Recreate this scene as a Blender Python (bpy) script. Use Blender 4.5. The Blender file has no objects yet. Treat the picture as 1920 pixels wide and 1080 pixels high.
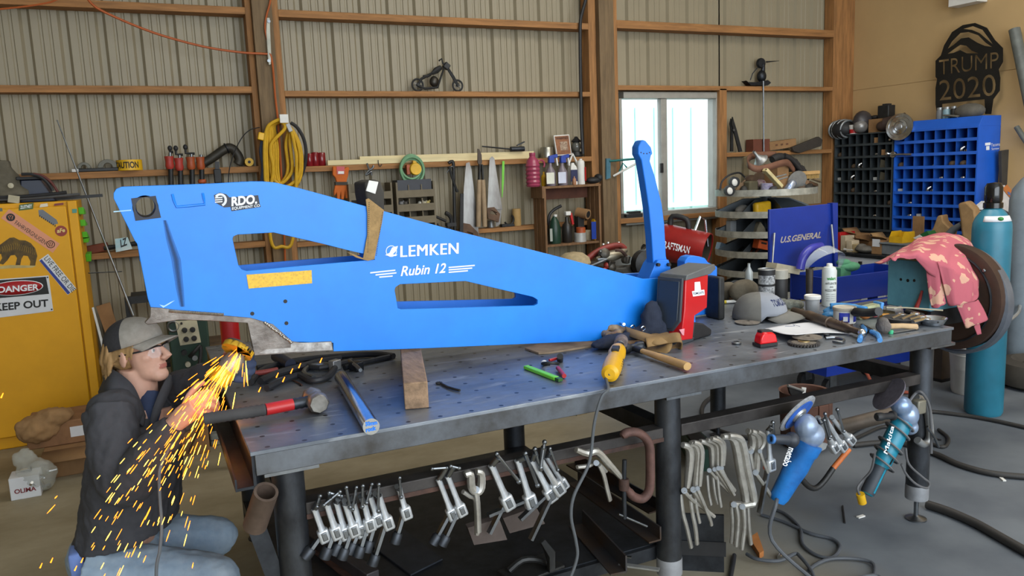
import bpy, bmesh, math, random
from mathutils import Vector, Matrix, Euler
R = math.radians
V = Vector
sc = bpy.context.scene
COL = sc.collection
random.seed(7)

# ---------------------------------------------------------------- camera
CAM = V((0,0,1.62))
FPX = 1484.2
_yaw, _pit, _rol = .43269,.14821,-.04151
FW = V((math.sin(_yaw)*math.cos(_pit), math.cos(_yaw)*math.cos(_pit),-math.sin(_pit)))
_rt = V((math.cos(_yaw),-math.sin(_yaw),0)); _up = _rt.cross(FW)
RT = math.cos(_rol)*_rt + math.sin(_rol)*_up
UP = -math.sin(_rol)*_rt + math.cos(_rol)*_up
cd = bpy.data.cameras.new('camera'); cam = bpy.data.objects.new('camera', cd); COL.objects.link(cam)
cam.matrix_world = Matrix(((RT.x, UP.x, -FW.x, CAM.x),(RT.y, UP.y, -FW.y, CAM.y),(RT.z, UP.z, -FW.z, CAM.z),(0,0,0,1)))
cd.sensor_width = 36; cd.lens = 36*FPX/1920; cd.clip_start = .05; cd.clip_end = 200
sc.camera = cam

# ---------------------------------------------------------------- light
w = bpy.data.worlds.new('sky'); sc.world = w; w.use_nodes = True
w.node_tree.nodes['Background'].inputs[0].default_value = (.80,.90,1,1)
w.node_tree.nodes['Background'].inputs[1].default_value = 1.5
def area(name, loc, rot, sx, sy, power, col):
    l = bpy.data.lights.new(name, 'AREA'); l.shape = 'RECTANGLE'; l.size = sx; l.size_y = sy; l.energy = power; l.color = col
    o = bpy.data.objects.new(name, l); o.location = loc; o.rotation_euler = rot; COL.objects.link(o)
    o['kind'] = 'helper'
    return o
area('door_daylight', (2.6,-2.6,2.4),(R(78),0, R(-8)),6,3.2,225,(.90,.96,1))
area('unseen_overhead_light', (0.2,2.8,4.3),(0,0,0),2.6,1.2,85,(1,.90,.74))
area('unseen_overhead_light', (3.6,3.4,4.25),(0,0,0),2.6,1.2,60,(1,.95,.86))
area('unseen_overhead_light', (5.0,1.4,4.25),(0, R(-10),0),1.2,2.4,45,(1,.94,.84))  # unseen extra light, added overhead to brighten the right side
sl = bpy.data.lights.new('sun', 'SUN'); sl.energy = 5; sl.angle = R(1); so = bpy.data.objects.new('sun', sl); COL.objects.link(so)
so.rotation_euler = (R(38),0, R(12)); so.location = (0,0,8)
sc.view_settings.view_transform = 'Standard'
sc.view_settings.look = 'None'
sc.view_settings.exposure = 0.35
sc.view_settings.gamma = 1
sc.view_settings.use_curve_mapping = False

# ---------------------------------------------------------------- helpers
def ray(px, py): return (px-960)/FPX*RT - (py-540)/FPX*UP + FW
def pt(px, py, **k):
    d = ray(px, py); (a, v), = k.items(); i = 'xyz'.index(a)
    return CAM + d*((v-CAM[i])/d[i])
def sz(px, p): return px*((V(p)-CAM).dot(FW))/FPX      # pixels -> metres at a point
T = .89                                                # table top height
def on(px, py): return pt(px, py, z=T)

def lin(h):
    h = h.lstrip('#'); c = [int(h[i:i+2],16)/255 for i in (0,2,4)]
    return tuple(x/12.92 if x <= .04045 else ((x+.055)/1.055)**2.4 for x in c) + (1,)
_M = {}
def mat(name, hexc, rough=.6, metal=0, var=.18, scale=9, bump=0, hex2=None, alpha=1, emit=0, trans=0, stretch=None, detail=4, coat=0):
    if name in _M: return _M[name]
    m = bpy.data.materials.new(name); m.use_nodes = True; _M[name] = m
    nt = m.node_tree; b = nt.nodes['Principled BSDF']; L = nt.links.new
    b.inputs['Roughness'].default_value = rough; b.inputs['Metallic'].default_value = metal
    c = lin(hexc)
    b.inputs['Base Color'].default_value = c
    if coat: b.inputs['Coat Weight'].default_value = coat; b.inputs['Coat Roughness'].default_value = .1
    if emit:
        b.inputs['Emission Color'].default_value = c; b.inputs['Emission Strength'].default_value = emit
    if trans: b.inputs['Transmission Weight'].default_value = trans; b.inputs['IOR'].default_value = 1.3
    if alpha < 1: b.inputs['Alpha'].default_value = alpha
    if var or bump or hex2:
        tc = nt.nodes.new('ShaderNodeTexCoord'); mp = nt.nodes.new('ShaderNodeMapping'); n = nt.nodes.new('ShaderNodeTexNoise')
        L(tc.outputs['Object'], mp.inputs[0]); L(mp.outputs[0], n.inputs['Vector'])
        if stretch: mp.inputs['Scale'].default_value = stretch
        n.inputs['Scale'].default_value = scale; n.inputs['Detail'].default_value = detail; n.inputs['Roughness'].default_value = .65
        r = nt.nodes.new('ShaderNodeValToRGB'); L(n.outputs['Fac'], r.inputs[0])
        e = r.color_ramp.elements; e[0].position = .33; e[1].position = .68
        if hex2: e[0].color = lin(hex2); e[1].color = c
        else:
            e[0].color = tuple(x*(1-var) for x in c[:3])+(1,); e[1].color = tuple(min(1, x*(1+var)) for x in c[:3])+(1,)
        L(r.outputs[0], b.inputs['Base Color'])
        if bump:
            bp = nt.nodes.new('ShaderNodeBump'); bp.inputs['Strength'].default_value = bump; bp.inputs['Distance'].default_value = .02
            L(n.outputs['Fac'], bp.inputs['Height']); L(bp.outputs[0], b.inputs['Normal'])
    return m

class MB:
    def __init__(s): s.v = []; s.f = []; s.mi = []; s.cur = 0
    def add(s, vs, fs):
        o = len(s.v); s.v += [V(p) for p in vs]; s.f += [tuple(i+o for i in f) for f in fs]; s.mi += [s.cur]*len(fs); return s
    def box(s, c, d, rot=None):
        c = V(c); h = V(d)/2; M = rot if rot is not None else Matrix.Identity(3)
        if isinstance(M, Euler): M = M.to_matrix()
        vs = [c + M @ V((h.x*i, h.y*j, h.z*k)) for i in (-1,1) for j in (-1,1) for k in (-1,1)]
        return s.add(vs, [(0,1,3,2),(4,6,7,5),(0,4,5,1),(2,3,7,6),(0,2,6,4),(1,5,7,3)])
    def bx(s, x0, x1, y0, y1, z0, z1): return s.box(((x0+x1)/2,(y0+y1)/2,(z0+z1)/2),(x1-x0, y1-y0, z1-z0))
    def bar(s, a, b, wd, ht, up=(0,0,1)):                 # rectangular bar from a to b
        a = V(a); b = V(b); d = b-a; L = d.length
        if L < 1e-6: return s
        x = d/L; y = V(up).cross(x)
        if y.length < 1e-4: y = V((0,1,0)).cross(x)
        y.normalize(); z = x.cross(y)
        return s.box((a+b)/2,(L, wd, ht), Matrix((x, y, z)).transposed())
    def prism(s, poly, vec):                               # 3-D polygon extruded along vec
        n = len(poly); P = [V(p) for p in poly]; Q = [p+V(vec) for p in P]
        return s.add(P+Q, [tuple(range(n))[::-1], tuple(range(n, 2*n))] + [(i, (i+1) % n, n+(i+1) % n, n+i) for i in range(n)])
    def tube(s, pts, r, n=8, closed=False, caps=True, flat=1.0):
        pts = [V(p) for p in pts]; m = len(pts); rs = r if isinstance(r, (list, tuple)) else [r]*m
        t0 = None; rings = []; nrm = None
        for i in range(m):
            if closed: t = pts[(i+1) % m]-pts[i-1]
            else: t = pts[min(i+1, m-1)]-pts[max(i-1,0)]
            if t.length < 1e-9: t = V((0,0,1))
            t.normalize()
            if nrm is None:
                nrm = t.orthogonal() if abs(t.z) > .9 else V((0,0,1)).cross(t)
            nrm = nrm - t*nrm.dot(t)
            if nrm.length < 1e-6: nrm = t.orthogonal()
            nrm.normalize(); bi = t.cross(nrm)
            rings.append([pts[i] + nrm*(rs[i]*math.cos(2*math.pi*k/n)) + bi*(rs[i]*flat*math.sin(2*math.pi*k/n)) for k in range(n)])
        vs = [p for q in rings for p in q]; fs = []
        for i in range(m if closed else m-1):
            j = (i+1) % m
            for k in range(n): fs.append((i*n+k, i*n+(k+1) % n, j*n+(k+1) % n, j*n+k))
        if caps and not closed: fs += [tuple(range(n))[::-1], tuple(range((m-1)*n, m*n))]
        return s.add(vs, fs)
    def lathe(s, prof, base, n=20, axis=(0,0,1)):        # prof: (radius, height along axis)
        ax = V(axis).normalized(); u = ax.orthogonal().normalized(); w_ = ax.cross(u); base = V(base); m = len(prof)
        vs = [base + ax*h + (u*math.cos(2*math.pi*k/n)+w_*math.sin(2*math.pi*k/n))*max(r, 1e-5) for r, h in prof for k in range(n)]
        fs = [(i*n+k, i*n+(k+1) % n, (i+1)*n+(k+1) % n, (i+1)*n+k) for i in range(m-1) for k in range(n)]
        if tuple(prof[0]) != tuple(prof[-1]): fs += [tuple(range(n))[::-1], tuple(range((m-1)*n, m*n))]
        return s.add(vs, fs)
    def cyl(s, a, b, r, n=16, r2=None):
        a = V(a); b = V(b); return s.lathe([(r, 0),(r if r2 is None else r2,(b-a).length)], a, n, b-a)
    def ell(s, c, rad, rot=None, nu=14, nv=9):
        c = V(c); M = rot if rot is not None else Matrix.Identity(3)
        if isinstance(M, Euler): M = M.to_matrix()
        if not isinstance(rad, (tuple, list, Vector)): rad = (rad,)*3
        vs = []; fs = []
        for j in range(nv+1):
            th = math.pi*j/nv
            for i in range(nu):
                ph = 2*math.pi*i/nu
                vs.append(c + M @ V((rad[0]*math.sin(th)*math.cos(ph), rad[1]*math.sin(th)*math.sin(ph), rad[2]*math.cos(th))))
        for j in range(nv):
            for i in range(nu): fs.append((j*nu+i, (j+1)*nu+i, (j+1)*nu+(i+1) % nu, j*nu+(i+1) % nu))
        return s.add(vs, fs)
    def torus(s, c, r, rr, axis=(0,0,1), n=24, m=8, a0=0, a1=360):
        ax = V(axis).normalized(); u = ax.orthogonal().normalized(); w_ = ax.cross(u)
        full = abs(a1-a0) >= 359.9
        k = n if full else n+1
        return s.tube([V(c)+(u*math.cos(R(a0+(a1-a0)*i/n))+w_*math.sin(R(a0+(a1-a0)*i/n)))*r for i in range(k)], rr, m, closed=full)
    def plate(s, loops, o, X, Y, N, th):                   # 2-D outline with holes -> plate of thickness th along N
        cu = bpy.data.curves.new('c', 'CURVE'); cu.dimensions = '2D'; cu.fill_mode = 'BOTH'; cu.extrude = th/2
        for lp in loops:
            sp = cu.splines.new('POLY'); sp.points.add(len(lp)-1); sp.use_cyclic_u = True
            for q, p in zip(sp.points, lp): q.co = (p[0], p[1],0,1)
        return s._curve(cu, o, X, Y, N, th)
    def _curve(s, cu, o, X, Y, N, th, shear=0):
        ob = bpy.data.objects.new('c', cu); COL.objects.link(ob); dg = bpy.context.evaluated_depsgraph_get()
        me = bpy.data.meshes.new_from_object(ob.evaluated_get(dg)); o = V(o)
        s.add([o + V(X)*v.co.x + V(Y)*v.co.y + V(N)*(v.co.z+th/2) for v in me.vertices],[tuple(p.vertices) for p in me.polygons])
        bpy.data.objects.remove(ob); bpy.data.curves.remove(cu); bpy.data.meshes.remove(me)
        return s
    def text_loops(s, txt, sp=1.0):
        cu = bpy.data.curves.new('t', 'FONT'); cu.body = txt; cu.size = 1; cu.resolution_u = 4; cu.fill_mode = 'NONE'; cu.offset = .035; cu.space_character = sp
        ob = bpy.data.objects.new('t', cu); COL.objects.link(ob); dg = bpy.context.evaluated_depsgraph_get()
        me = bpy.data.meshes.new_from_object(ob.evaluated_get(dg)); nb = {}
        for e in me.edges:
            a, b = e.vertices; nb.setdefault(a, []).append(b); nb.setdefault(b, []).append(a)
        seen = set(); out = []
        for v in nb:
            if v in seen: continue
            lp = [v]; seen.add(v); cur = v
            while True:
                nx = [q for q in nb[cur] if q not in seen]
                if not nx: break
                cur = nx[0]; seen.add(cur); lp.append(cur)
            if len(lp) > 2: out.append([(me.vertices[i].co.x, me.vertices[i].co.y) for i in lp])
        bpy.data.objects.remove(ob); bpy.data.curves.remove(cu); bpy.data.meshes.remove(me)
        return out
    def text(s, txt, p0, p1, p2, N, th=.001, bold=0, shear=0, sp=1.0):
        """text filling the box p0 (lower left) p1 (lower right) p2 (upper left); N points to the reader"""
        cu = bpy.data.curves.new('t', 'FONT'); cu.body = txt; cu.fill_mode = 'BOTH'; cu.offset = bold; cu.shear = shear; cu.space_character = sp; cu.size = 1; cu.resolution_u = 4
        ob = bpy.data.objects.new('t', cu); COL.objects.link(ob); dg = bpy.context.evaluated_depsgraph_get()
        me = bpy.data.meshes.new_from_object(ob.evaluated_get(dg))
        if me.vertices:
            xs = [v.co.x for v in me.vertices]; ys = [v.co.y for v in me.vertices]
            x0, x1, y0, y1 = min(xs), max(xs), min(ys), max(ys)
            p0 = V(p0); X = (V(p1)-p0)/(x1-x0); Y = (V(p2)-p0)/(y1-y0); N = V(N)
            s.add([p0 + X*(v.co.x-x0) + Y*(v.co.y-y0) + N*th for v in me.vertices],[tuple(p.vertices) for p in me.polygons])
        bpy.data.objects.remove(ob); bpy.data.curves.remove(cu); bpy.data.meshes.remove(me)
        return s
    def build(s, name, m, parent=None, smooth=40, bevel=0, w=True, sub=0, solid=0):
        me = bpy.data.meshes.new(name); vs = s.v
        top = parent
        while top is not None and top.parent is not None: top = top.parent
        if parent is None:
            xs = [p.x for p in vs]; ys = [p.y for p in vs]
            org = V(((min(xs)+max(xs))/2,(min(ys)+max(ys))/2, min(p.z for p in vs)))
            vs = [p-org for p in vs]
        elif w:
            I = Matrix.LocRotScale(top.location, top.rotation_euler, top.scale).inverted(); vs = [I @ p for p in vs]
        me.from_pydata([tuple(p) for p in vs],[], s.f)
        for x in (m if isinstance(m, (list, tuple)) else [m]): me.materials.append(x)
        me.polygons.foreach_set('material_index', s.mi)
        bm = bmesh.new(); bm.from_mesh(me); bmesh.ops.remove_doubles(bm, verts=bm.verts, dist=1e-6)
        bmesh.ops.recalc_face_normals(bm, faces=bm.faces); bm.to_mesh(me); bm.free()
        if smooth:
            me.polygons.foreach_set('use_smooth', [True]*len(me.polygons)); me.set_sharp_from_angle(angle=R(smooth))
        me.update()
        o = bpy.data.objects.new(name, me); COL.objects.link(o)
        if parent is None: o.location = org
        else: o.parent = parent
        if solid: k = o.modifiers.new('s', 'SOLIDIFY'); k.thickness = solid; k.offset = 0
        if bevel: k = o.modifiers.new('b', 'BEVEL'); k.width = bevel; k.segments = 2; k.limit_method = 'ANGLE'
        if sub: k = o.modifiers.new('u', 'SUBSURF'); k.levels = sub; k.render_levels = sub
        return o

def tag(o, label, cat, group=None, kind=None):
    o['label'] = label; o['category'] = cat
    if group: o['group'] = group
    if kind: o['kind'] = kind
    return o
def thing(name, label, cat, loc=(0,0,0), rot=(0,0,0), group=None):
    o = bpy.data.objects.new(name, None); COL.objects.link(o); o.location = V(loc); o.rotation_euler = rot; o.empty_display_size = .05
    return tag(o, label, cat, group)
def struct(o): o['kind'] = 'structure'; return o
def one(name, label, cat, mb, m, group=None, **k): return tag(mb.build(name, m, **k), label, cat, group)
def dup(root, loc, rot=None, label=None, group=None, name=None):
    def cp(o, par):
        c = o.copy(); COL.objects.link(c); c.parent = par
        for ch in list(o.children): cp(ch, c)
        return c
    r = cp(root, None); r.location = V(loc)
    if rot is not None: r.rotation_euler = rot
    if label: r['label'] = label
    if group: r['group'] = group
    return r
def arc(c, r, a0, a1, n, X=(1,0,0), Y=(0,0,1)):
    return [V(c)+V(X)*(r*math.cos(R(a0+(a1-a0)*i/n)))+V(Y)*(r*math.sin(R(a0+(a1-a0)*i/n))) for i in range(n+1)]
def smooth_path(P, k=5):                                  # Catmull-Rom
    P = [V(p) for p in P]; out = []
    for i in range(len(P)-1):
        a, b, c, d = P[max(i-1,0)], P[i], P[i+1], P[min(i+2, len(P)-1)]
        for j in range(k):
            t = j/k
            out.append(.5*((2*b)+(c-a)*t+(2*a-5*b+4*c-d)*t*t+(3*b-a-3*c+d)*t**3))
    return out+[P[-1]]
def pxp(L, **k): return [pt(a, b, **k) for a, b in L]
def slab(L, y, th, mb=None):                              # outline on a plane parallel to the back wall, extruded backward
    return (mb or MB()).prism(pxp(L, y=y),(0, th, 0))
def rod(L, y, r, mb=None, n=8, k=0):
    P = pxp(L, y=y); P = smooth_path(P, k) if k else P
    return (mb or MB()).tube(P, r, n)
def rtext(mb, txt, q0, q1, q2, y, **k):                   # text by three picture points on a plane parallel to the back wall
    p = [pt(*q, y=y) for q in (q0, q1, q2)]
    return mb.text(txt, p[0], p[1], p[2],(0,-1,0), **k)

# common materials
WOOD = mat('girt_wood', '#96693C', .75, var=.3, scale=3, stretch=(1,12,12), bump=.1)
WOODV = mat('nailer_wood', '#96693C', .75, var=.3, scale=3, stretch=(12,12,1), bump=.1)
WOODD = mat('post_wood', '#6E5A40', .8, var=.3, scale=3, stretch=(12,12,1), bump=.15)
STEEL = mat('grey_steel', '#7C8084', .38,1, var=.25, scale=14)
DSTEEL = mat('dark_steel', '#3A3D42', .45,.8, var=.35, scale=10)
SATIN = mat('satin_chrome', '#C4C8CC', .3,.55, var=.12, scale=30)
CHROME = mat('chrome', '#D2D4D6', .16,1, var=.08, scale=30)
RUST = mat('rusty_iron', '#5A4036', .7,.4, var=.4, scale=18, hex2='#3A2C28', bump=.2)
BLACK = mat('black_rubber', '#1E1E20', .6, var=.25, scale=20)
BLACKM = mat('black_metal', '#2A2A2A', .5,.4, var=.3, scale=20)
WHITE = mat('white_plastic', '#D8D6D0', .5, var=.08)
INK = mat('black_ink', '#1A1A1A', .6, var=0)
WINK = mat('white_ink', '#E8ECF0', .6, var=0)
YEL = mat('yellow_plastic', '#D8A818', .5, var=.15)
RED = mat('red_plastic', '#B01E20', .4, var=.15)
CARD = mat('cardboard', '#94704A', .85, var=.18, scale=6)
BROWN = mat('brown_leather', '#6A4630', .7, var=.25, bump=.1)
BLUEP = mat('shop_blue', '#1C3E9A', .4, var=.1)
GREYP = mat('grey_plastic', '#6E7072', .6, var=.15)
ALU = mat('dull_aluminium', '#9EA0A0', .45,.7, var=.15, scale=20)
WHITEP = mat('white_paper', '#D6D8DC', .8, var=.05)
# ================================================================ room
YW = 6.4; XR = 6.98; ZC = 4.3; YG = 6.26; YFRONT = -3.6; XL = -3.2
def holes_mat(name, base, hex2, spacing, rad):
    m = mat(name, base, .3,.45, hex2=hex2, scale=2.2, detail=8); nt = m.node_tree; L = nt.links.new; b = nt.nodes['Principled BSDF']
    src = b.inputs['Base Color'].links[0].from_socket
    tc = nt.nodes.new('ShaderNodeTexCoord')
    v1 = nt.nodes.new('ShaderNodeVectorMath'); v1.operation = 'SCALE'; v1.inputs['Scale'].default_value = 1/spacing; L(tc.outputs['Object'], v1.inputs[0])
    v2 = nt.nodes.new('ShaderNodeVectorMath'); v2.operation = 'FRACTION'; L(v1.outputs[0], v2.inputs[0])
    v3 = nt.nodes.new('ShaderNodeVectorMath'); v3.operation = 'SUBTRACT'; v3.inputs[1].default_value = (.5,.5,0); L(v2.outputs[0], v3.inputs[0])
    v4 = nt.nodes.new('ShaderNodeVectorMath'); v4.operation = 'MULTIPLY'; v4.inputs[1].default_value = (1,1,0); L(v3.outputs[0], v4.inputs[0])
    v5 = nt.nodes.new('ShaderNodeVectorMath'); v5.operation = 'LENGTH'; L(v4.outputs[0], v5.inputs[0])
    c = nt.nodes.new('ShaderNodeMath'); c.operation = 'LESS_THAN'; c.inputs[1].default_value = rad/spacing; L(v5.outputs['Value'], c.inputs[0])
    # pale scratches
    n = nt.nodes.new('ShaderNodeTexNoise'); n.inputs['Scale'].default_value = 2.0; n.inputs['Detail'].default_value = 9; n.inputs['Distortion'].default_value = 3
    mp = nt.nodes.new('ShaderNodeMapping'); mp.inputs['Rotation'].default_value = (0,0,.5); mp.inputs['Scale'].default_value = (1,5,1); L(tc.outputs['Object'], mp.inputs[0]); L(mp.outputs[0], n.inputs[0])
    rr = nt.nodes.new('ShaderNodeValToRGB'); rr.color_ramp.elements[0].position = .60; rr.color_ramp.elements[1].position = .75; L(n.outputs['Fac'], rr.inputs[0])
    x0 = nt.nodes.new('ShaderNodeMixRGB'); L(rr.outputs[0], x0.inputs[0]); L(src, x0.inputs[1]); x0.inputs[2].default_value = lin('#A0A4A8')
    x = nt.nodes.new('ShaderNodeMixRGB'); L(c.outputs[0], x.inputs[0]); L(x0.outputs[0], x.inputs[1]); x.inputs[2].default_value = (.01,.01,.012,1)
    L(x.outputs[0], b.inputs['Base Color'])
    i = nt.nodes.new('ShaderNodeMath'); i.operation = 'MULTIPLY_ADD'; i.inputs[1].default_value = -.45; i.inputs[2].default_value = .45; L(c.outputs[0], i.inputs[0]); L(i.outputs[0], b.inputs['Metallic'])
    rn = nt.nodes.new('ShaderNodeMapRange'); rn.inputs[3].default_value = .22; rn.inputs[4].default_value = .55; L(n.outputs['Fac'], rn.inputs[0]); L(rn.outputs[0], b.inputs['Roughness'])
    return m

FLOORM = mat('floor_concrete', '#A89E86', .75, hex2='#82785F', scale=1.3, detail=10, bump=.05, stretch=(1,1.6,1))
def two_tone_floor(m):                                   # slab mixed by position, brown towards the left, bluish grey towards the right
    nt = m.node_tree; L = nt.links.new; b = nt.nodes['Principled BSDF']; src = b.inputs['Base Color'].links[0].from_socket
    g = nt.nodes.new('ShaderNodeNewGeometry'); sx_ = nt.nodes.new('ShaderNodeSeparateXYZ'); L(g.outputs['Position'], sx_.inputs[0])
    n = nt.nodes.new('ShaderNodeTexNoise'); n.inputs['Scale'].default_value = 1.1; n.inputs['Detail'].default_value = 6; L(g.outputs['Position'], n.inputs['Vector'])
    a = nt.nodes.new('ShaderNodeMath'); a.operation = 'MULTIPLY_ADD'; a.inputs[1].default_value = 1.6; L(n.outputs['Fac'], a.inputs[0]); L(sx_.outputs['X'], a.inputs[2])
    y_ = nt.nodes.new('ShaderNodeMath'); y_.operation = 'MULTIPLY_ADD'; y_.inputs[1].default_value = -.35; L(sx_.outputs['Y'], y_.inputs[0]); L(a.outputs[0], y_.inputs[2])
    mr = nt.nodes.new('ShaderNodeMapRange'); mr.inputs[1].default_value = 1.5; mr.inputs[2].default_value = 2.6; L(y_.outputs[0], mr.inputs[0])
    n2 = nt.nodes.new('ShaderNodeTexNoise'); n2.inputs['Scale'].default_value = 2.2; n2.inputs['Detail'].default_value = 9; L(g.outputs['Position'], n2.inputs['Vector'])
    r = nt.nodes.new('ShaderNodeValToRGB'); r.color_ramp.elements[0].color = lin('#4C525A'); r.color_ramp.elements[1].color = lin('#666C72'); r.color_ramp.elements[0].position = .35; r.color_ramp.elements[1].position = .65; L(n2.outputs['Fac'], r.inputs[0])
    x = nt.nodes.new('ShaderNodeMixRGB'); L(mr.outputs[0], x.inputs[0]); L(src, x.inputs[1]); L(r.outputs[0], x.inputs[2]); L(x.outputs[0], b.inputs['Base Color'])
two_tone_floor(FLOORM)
WALLM = mat('ribbed_metal', '#90866F', .5,.0, var=.05, scale=1.2)
BEIGE = mat('beige_board', '#B89A6C', .8, var=.05, scale=1.5)
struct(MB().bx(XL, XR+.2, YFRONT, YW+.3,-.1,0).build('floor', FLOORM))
struct(MB().bx(XL, XR+.2, YFRONT, YW+.3, ZC, ZC+.1).build('ceiling', WHITE))
struct(MB().bx(XL-.1, XL, YFRONT, YW+.1,0, ZC).build('wall_left', WALLM))
m = MB()
zs = pt(1585,172, x=XR).z
m.bx(XR, XR+.1, YFRONT, YW+.1,0, zs-.003); m.bx(XR, XR+.1, YFRONT, YW+.1, zs+.003, ZC); m.bx(XR+.006, XR+.1, YFRONT, YW+.1, zs-.003, zs+.003)
struct(m.build('wall_right', BEIGE))
for px_, py_, pz_ in ((1748,146,1),):
    pass
wa, wb = pt(1158,170, y=YW), pt(1348,404, y=YW)
WX0, WX1 = wa.x, wb.x; WZ1 = wa.z-.02; WZ0 = wb.z
def ribbed(x0, x1, z0, z1):
    prof = []; P = .2286; k = math.floor(x0/P)
    while k*P < x1:
        b = k*P+.07
        for dx, dy in ((0,0),(.018,.028),(.05,.028),(.068,0),(.112,0),(.118,.007),(.130,.007),(.136,0),(.168,0),(.174,.007),(.186,.007),(.192,0)):
            prof.append((b+dx, dy))
        k += 1
    def at(x):
        for (a, ya),(b, yb) in zip(prof, prof[1:]):
            if a <= x <= b and b > a: return ya+(yb-ya)*(x-a)/(b-a)
        return 0
    pr = [(x0, at(x0))]+[p for p in prof if x0 < p[0] < x1]+[(x1, at(x1))]
    n = len(pr)
    return [V((x, YW+d, z0)) for x, d in pr]+[V((x, YW+d, z1)) for x, d in pr],[(i, i+1, n+i+1, n+i) for i in range(n-1)]
m = MB()
for a in ((XL, WX0,0, ZC),(WX1, XR, 0, ZC),(WX0, WX1,0, WZ0),(WX0, WX1, WZ1, ZC)): m.add(*ribbed(*a))
m.bx(XL, WX0, YW+.03, YW+.05,0, ZC); m.bx(WX1, XR, YW+.03, YW+.05,0, ZC); m.bx(WX0, WX1, YW+.03, YW+.05,0, WZ0); m.bx(WX0, WX1, YW+.03, YW+.05, WZ1, ZC)
struct(m.build('wall_back', WALLM, smooth=20))
TN = [0]
def trim(mb, m_=WOOD, bevel=.003):
    TN[0] += 1
    return struct(mb.build('trim_%d' % TN[0], m_, bevel=bevel))
YP = 6.2
p1a, p1b = pt(488,200, y=YP).x, pt(525,200, y=YP).x
p2a, p2b = pt(1127,200, y=YP).x, pt(1154,200, y=YP).x
trim(MB().bx(p1a, p1b, YP, 6.39,0, ZC), WOODD)
trim(MB().bx(p2a, p2b, YP, 6.39,0, ZC), WOODD)
n1 = (pt(475,200, y=YG).x, pt(536,200, y=YG).x); n2 = (pt(1107,200, y=YG).x, pt(1160,200, y=YG).x)
trim(MB().bx(n1[0], p1a, YG, 6.39,0, ZC), WOODV); trim(MB().bx(p1b, n1[1], YG, 6.39,0, ZC), WOODV)
trim(MB().bx(n2[0], p2a, YG, 6.39,0, ZC), WOODV); trim(MB().bx(p2b, n2[1], YG, 6.39,0, ZC), WOODV)
trim(MB().bx(pt(1561,200, y=YG).x, XR, YG, 6.39,0, ZC), WOODV)
ws = (pt(1350,300, y=YG).x, pt(1363,300, y=YG).x)
trim(MB().bx(ws[0], ws[1], YG, 6.39,0, pt(1355,166, y=YG).z), WOODV)
def girt(xa, xb, px, pyt, pyb):
    z0, z1 = pt(px, pyb, y=YG).z, pt(px, pyt, y=YG).z
    trim(MB().bx(xa, xb, YG, 6.395, z0, z1)); return z1
xe = pt(1561,200, y=YG).x
G = {}
G[1,1] = girt(XL, n1[0],300,6,20); G[1,2] = girt(n1[1], n2[0],800,30,43); G[1,3] = girt(n2[1], xe, 1400,49,63)
G[2,1] = girt(XL, n1[0],290,161,174); G[2,2] = girt(n1[1], n2[0],800,171,181); G[2,3] = girt(n2[1], xe, 1450,162,170)
G[3,1] = girt(XL, n1[0],290,318,330); G[3,2] = girt(n1[1], n2[0],800,304,314); G[3,3] = girt(ws[1], xe, 1400,285,293)
G[4,1] = girt(XL, n1[0],442,456,467); G[4,2] = girt(n1[1], n2[0],920,428,436); G[4,3] = girt(n2[1], xe, 1200,408,417)
# window
YWIN = 6.33
FR = mat('window_frame_alu', '#9A9890', .5,.2, var=.1)
root = thing('window_1', 'white framed sliding window with two bright panes in the ribbed metal wall', 'window', (WX0,6.3, WZ0)); root['kind'] = 'structure'
m = MB(); xm0, xm1 = pt(1239,300, y=YWIN).x, pt(1250,300, y=YWIN).x
xi0, xi1 = pt(1160,300, y=YWIN).x, pt(1339,300, y=YWIN).x
zi1 = pt(1245,185, y=YWIN).z; zi0 = pt(1245,395, y=YWIN).z
m.bx(WX0, WX1,6.3, YW+.03, zi1, WZ1); m.bx(WX0, WX1,6.3, YW+.03, WZ0-.02, zi0); m.bx(xi1, WX1,6.3, YW+.03, zi0, zi1); m.bx(WX0-.02, xi0,6.3, YW+.03, zi0, zi1)
m.build('window_frame', FR, root, bevel=.004)
MB().bx(xm0, xm1,6.315,6.38, zi0, zi1).build('mullion', FR, root, bevel=.004)
GLASS = mat('window_glass', '#F2FFFF', .02,0, var=0, alpha=.10)
for a, b in ((xi0, xm0),(xm1, xi1)): MB().bx(a, b, 6.345,6.35, zi0, zi1).build('pane', GLASS, root)
MB().box((xm0-.005,6.31,(zi0+zi1)/2-.12),(.03,.02,.09)).build('latch', BLACKM, root, bevel=.003)
# yard outside the window
struct(MB().bx(-6,16,6.8,22,-.12,-.02).build('ground_outside', mat('yard_gravel', '#A8A69C', .9, var=.2, scale=20)))
m = MB(); x = 3.0
while x < 14: m.bx(x, x+.28,10,10.05,0,2.45); m.bx(x+.28, x+.34,10.03,10.05,0,2.45); x += .34
m.bx(3,14.3,9.96,10.05,.95,1.02)
one('neighbouring_building', 'pale metal clad building outside beyond the sliding window', 'building', m, mat('pale_cladding', '#C8F0EC', .5, var=.03))

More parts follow.
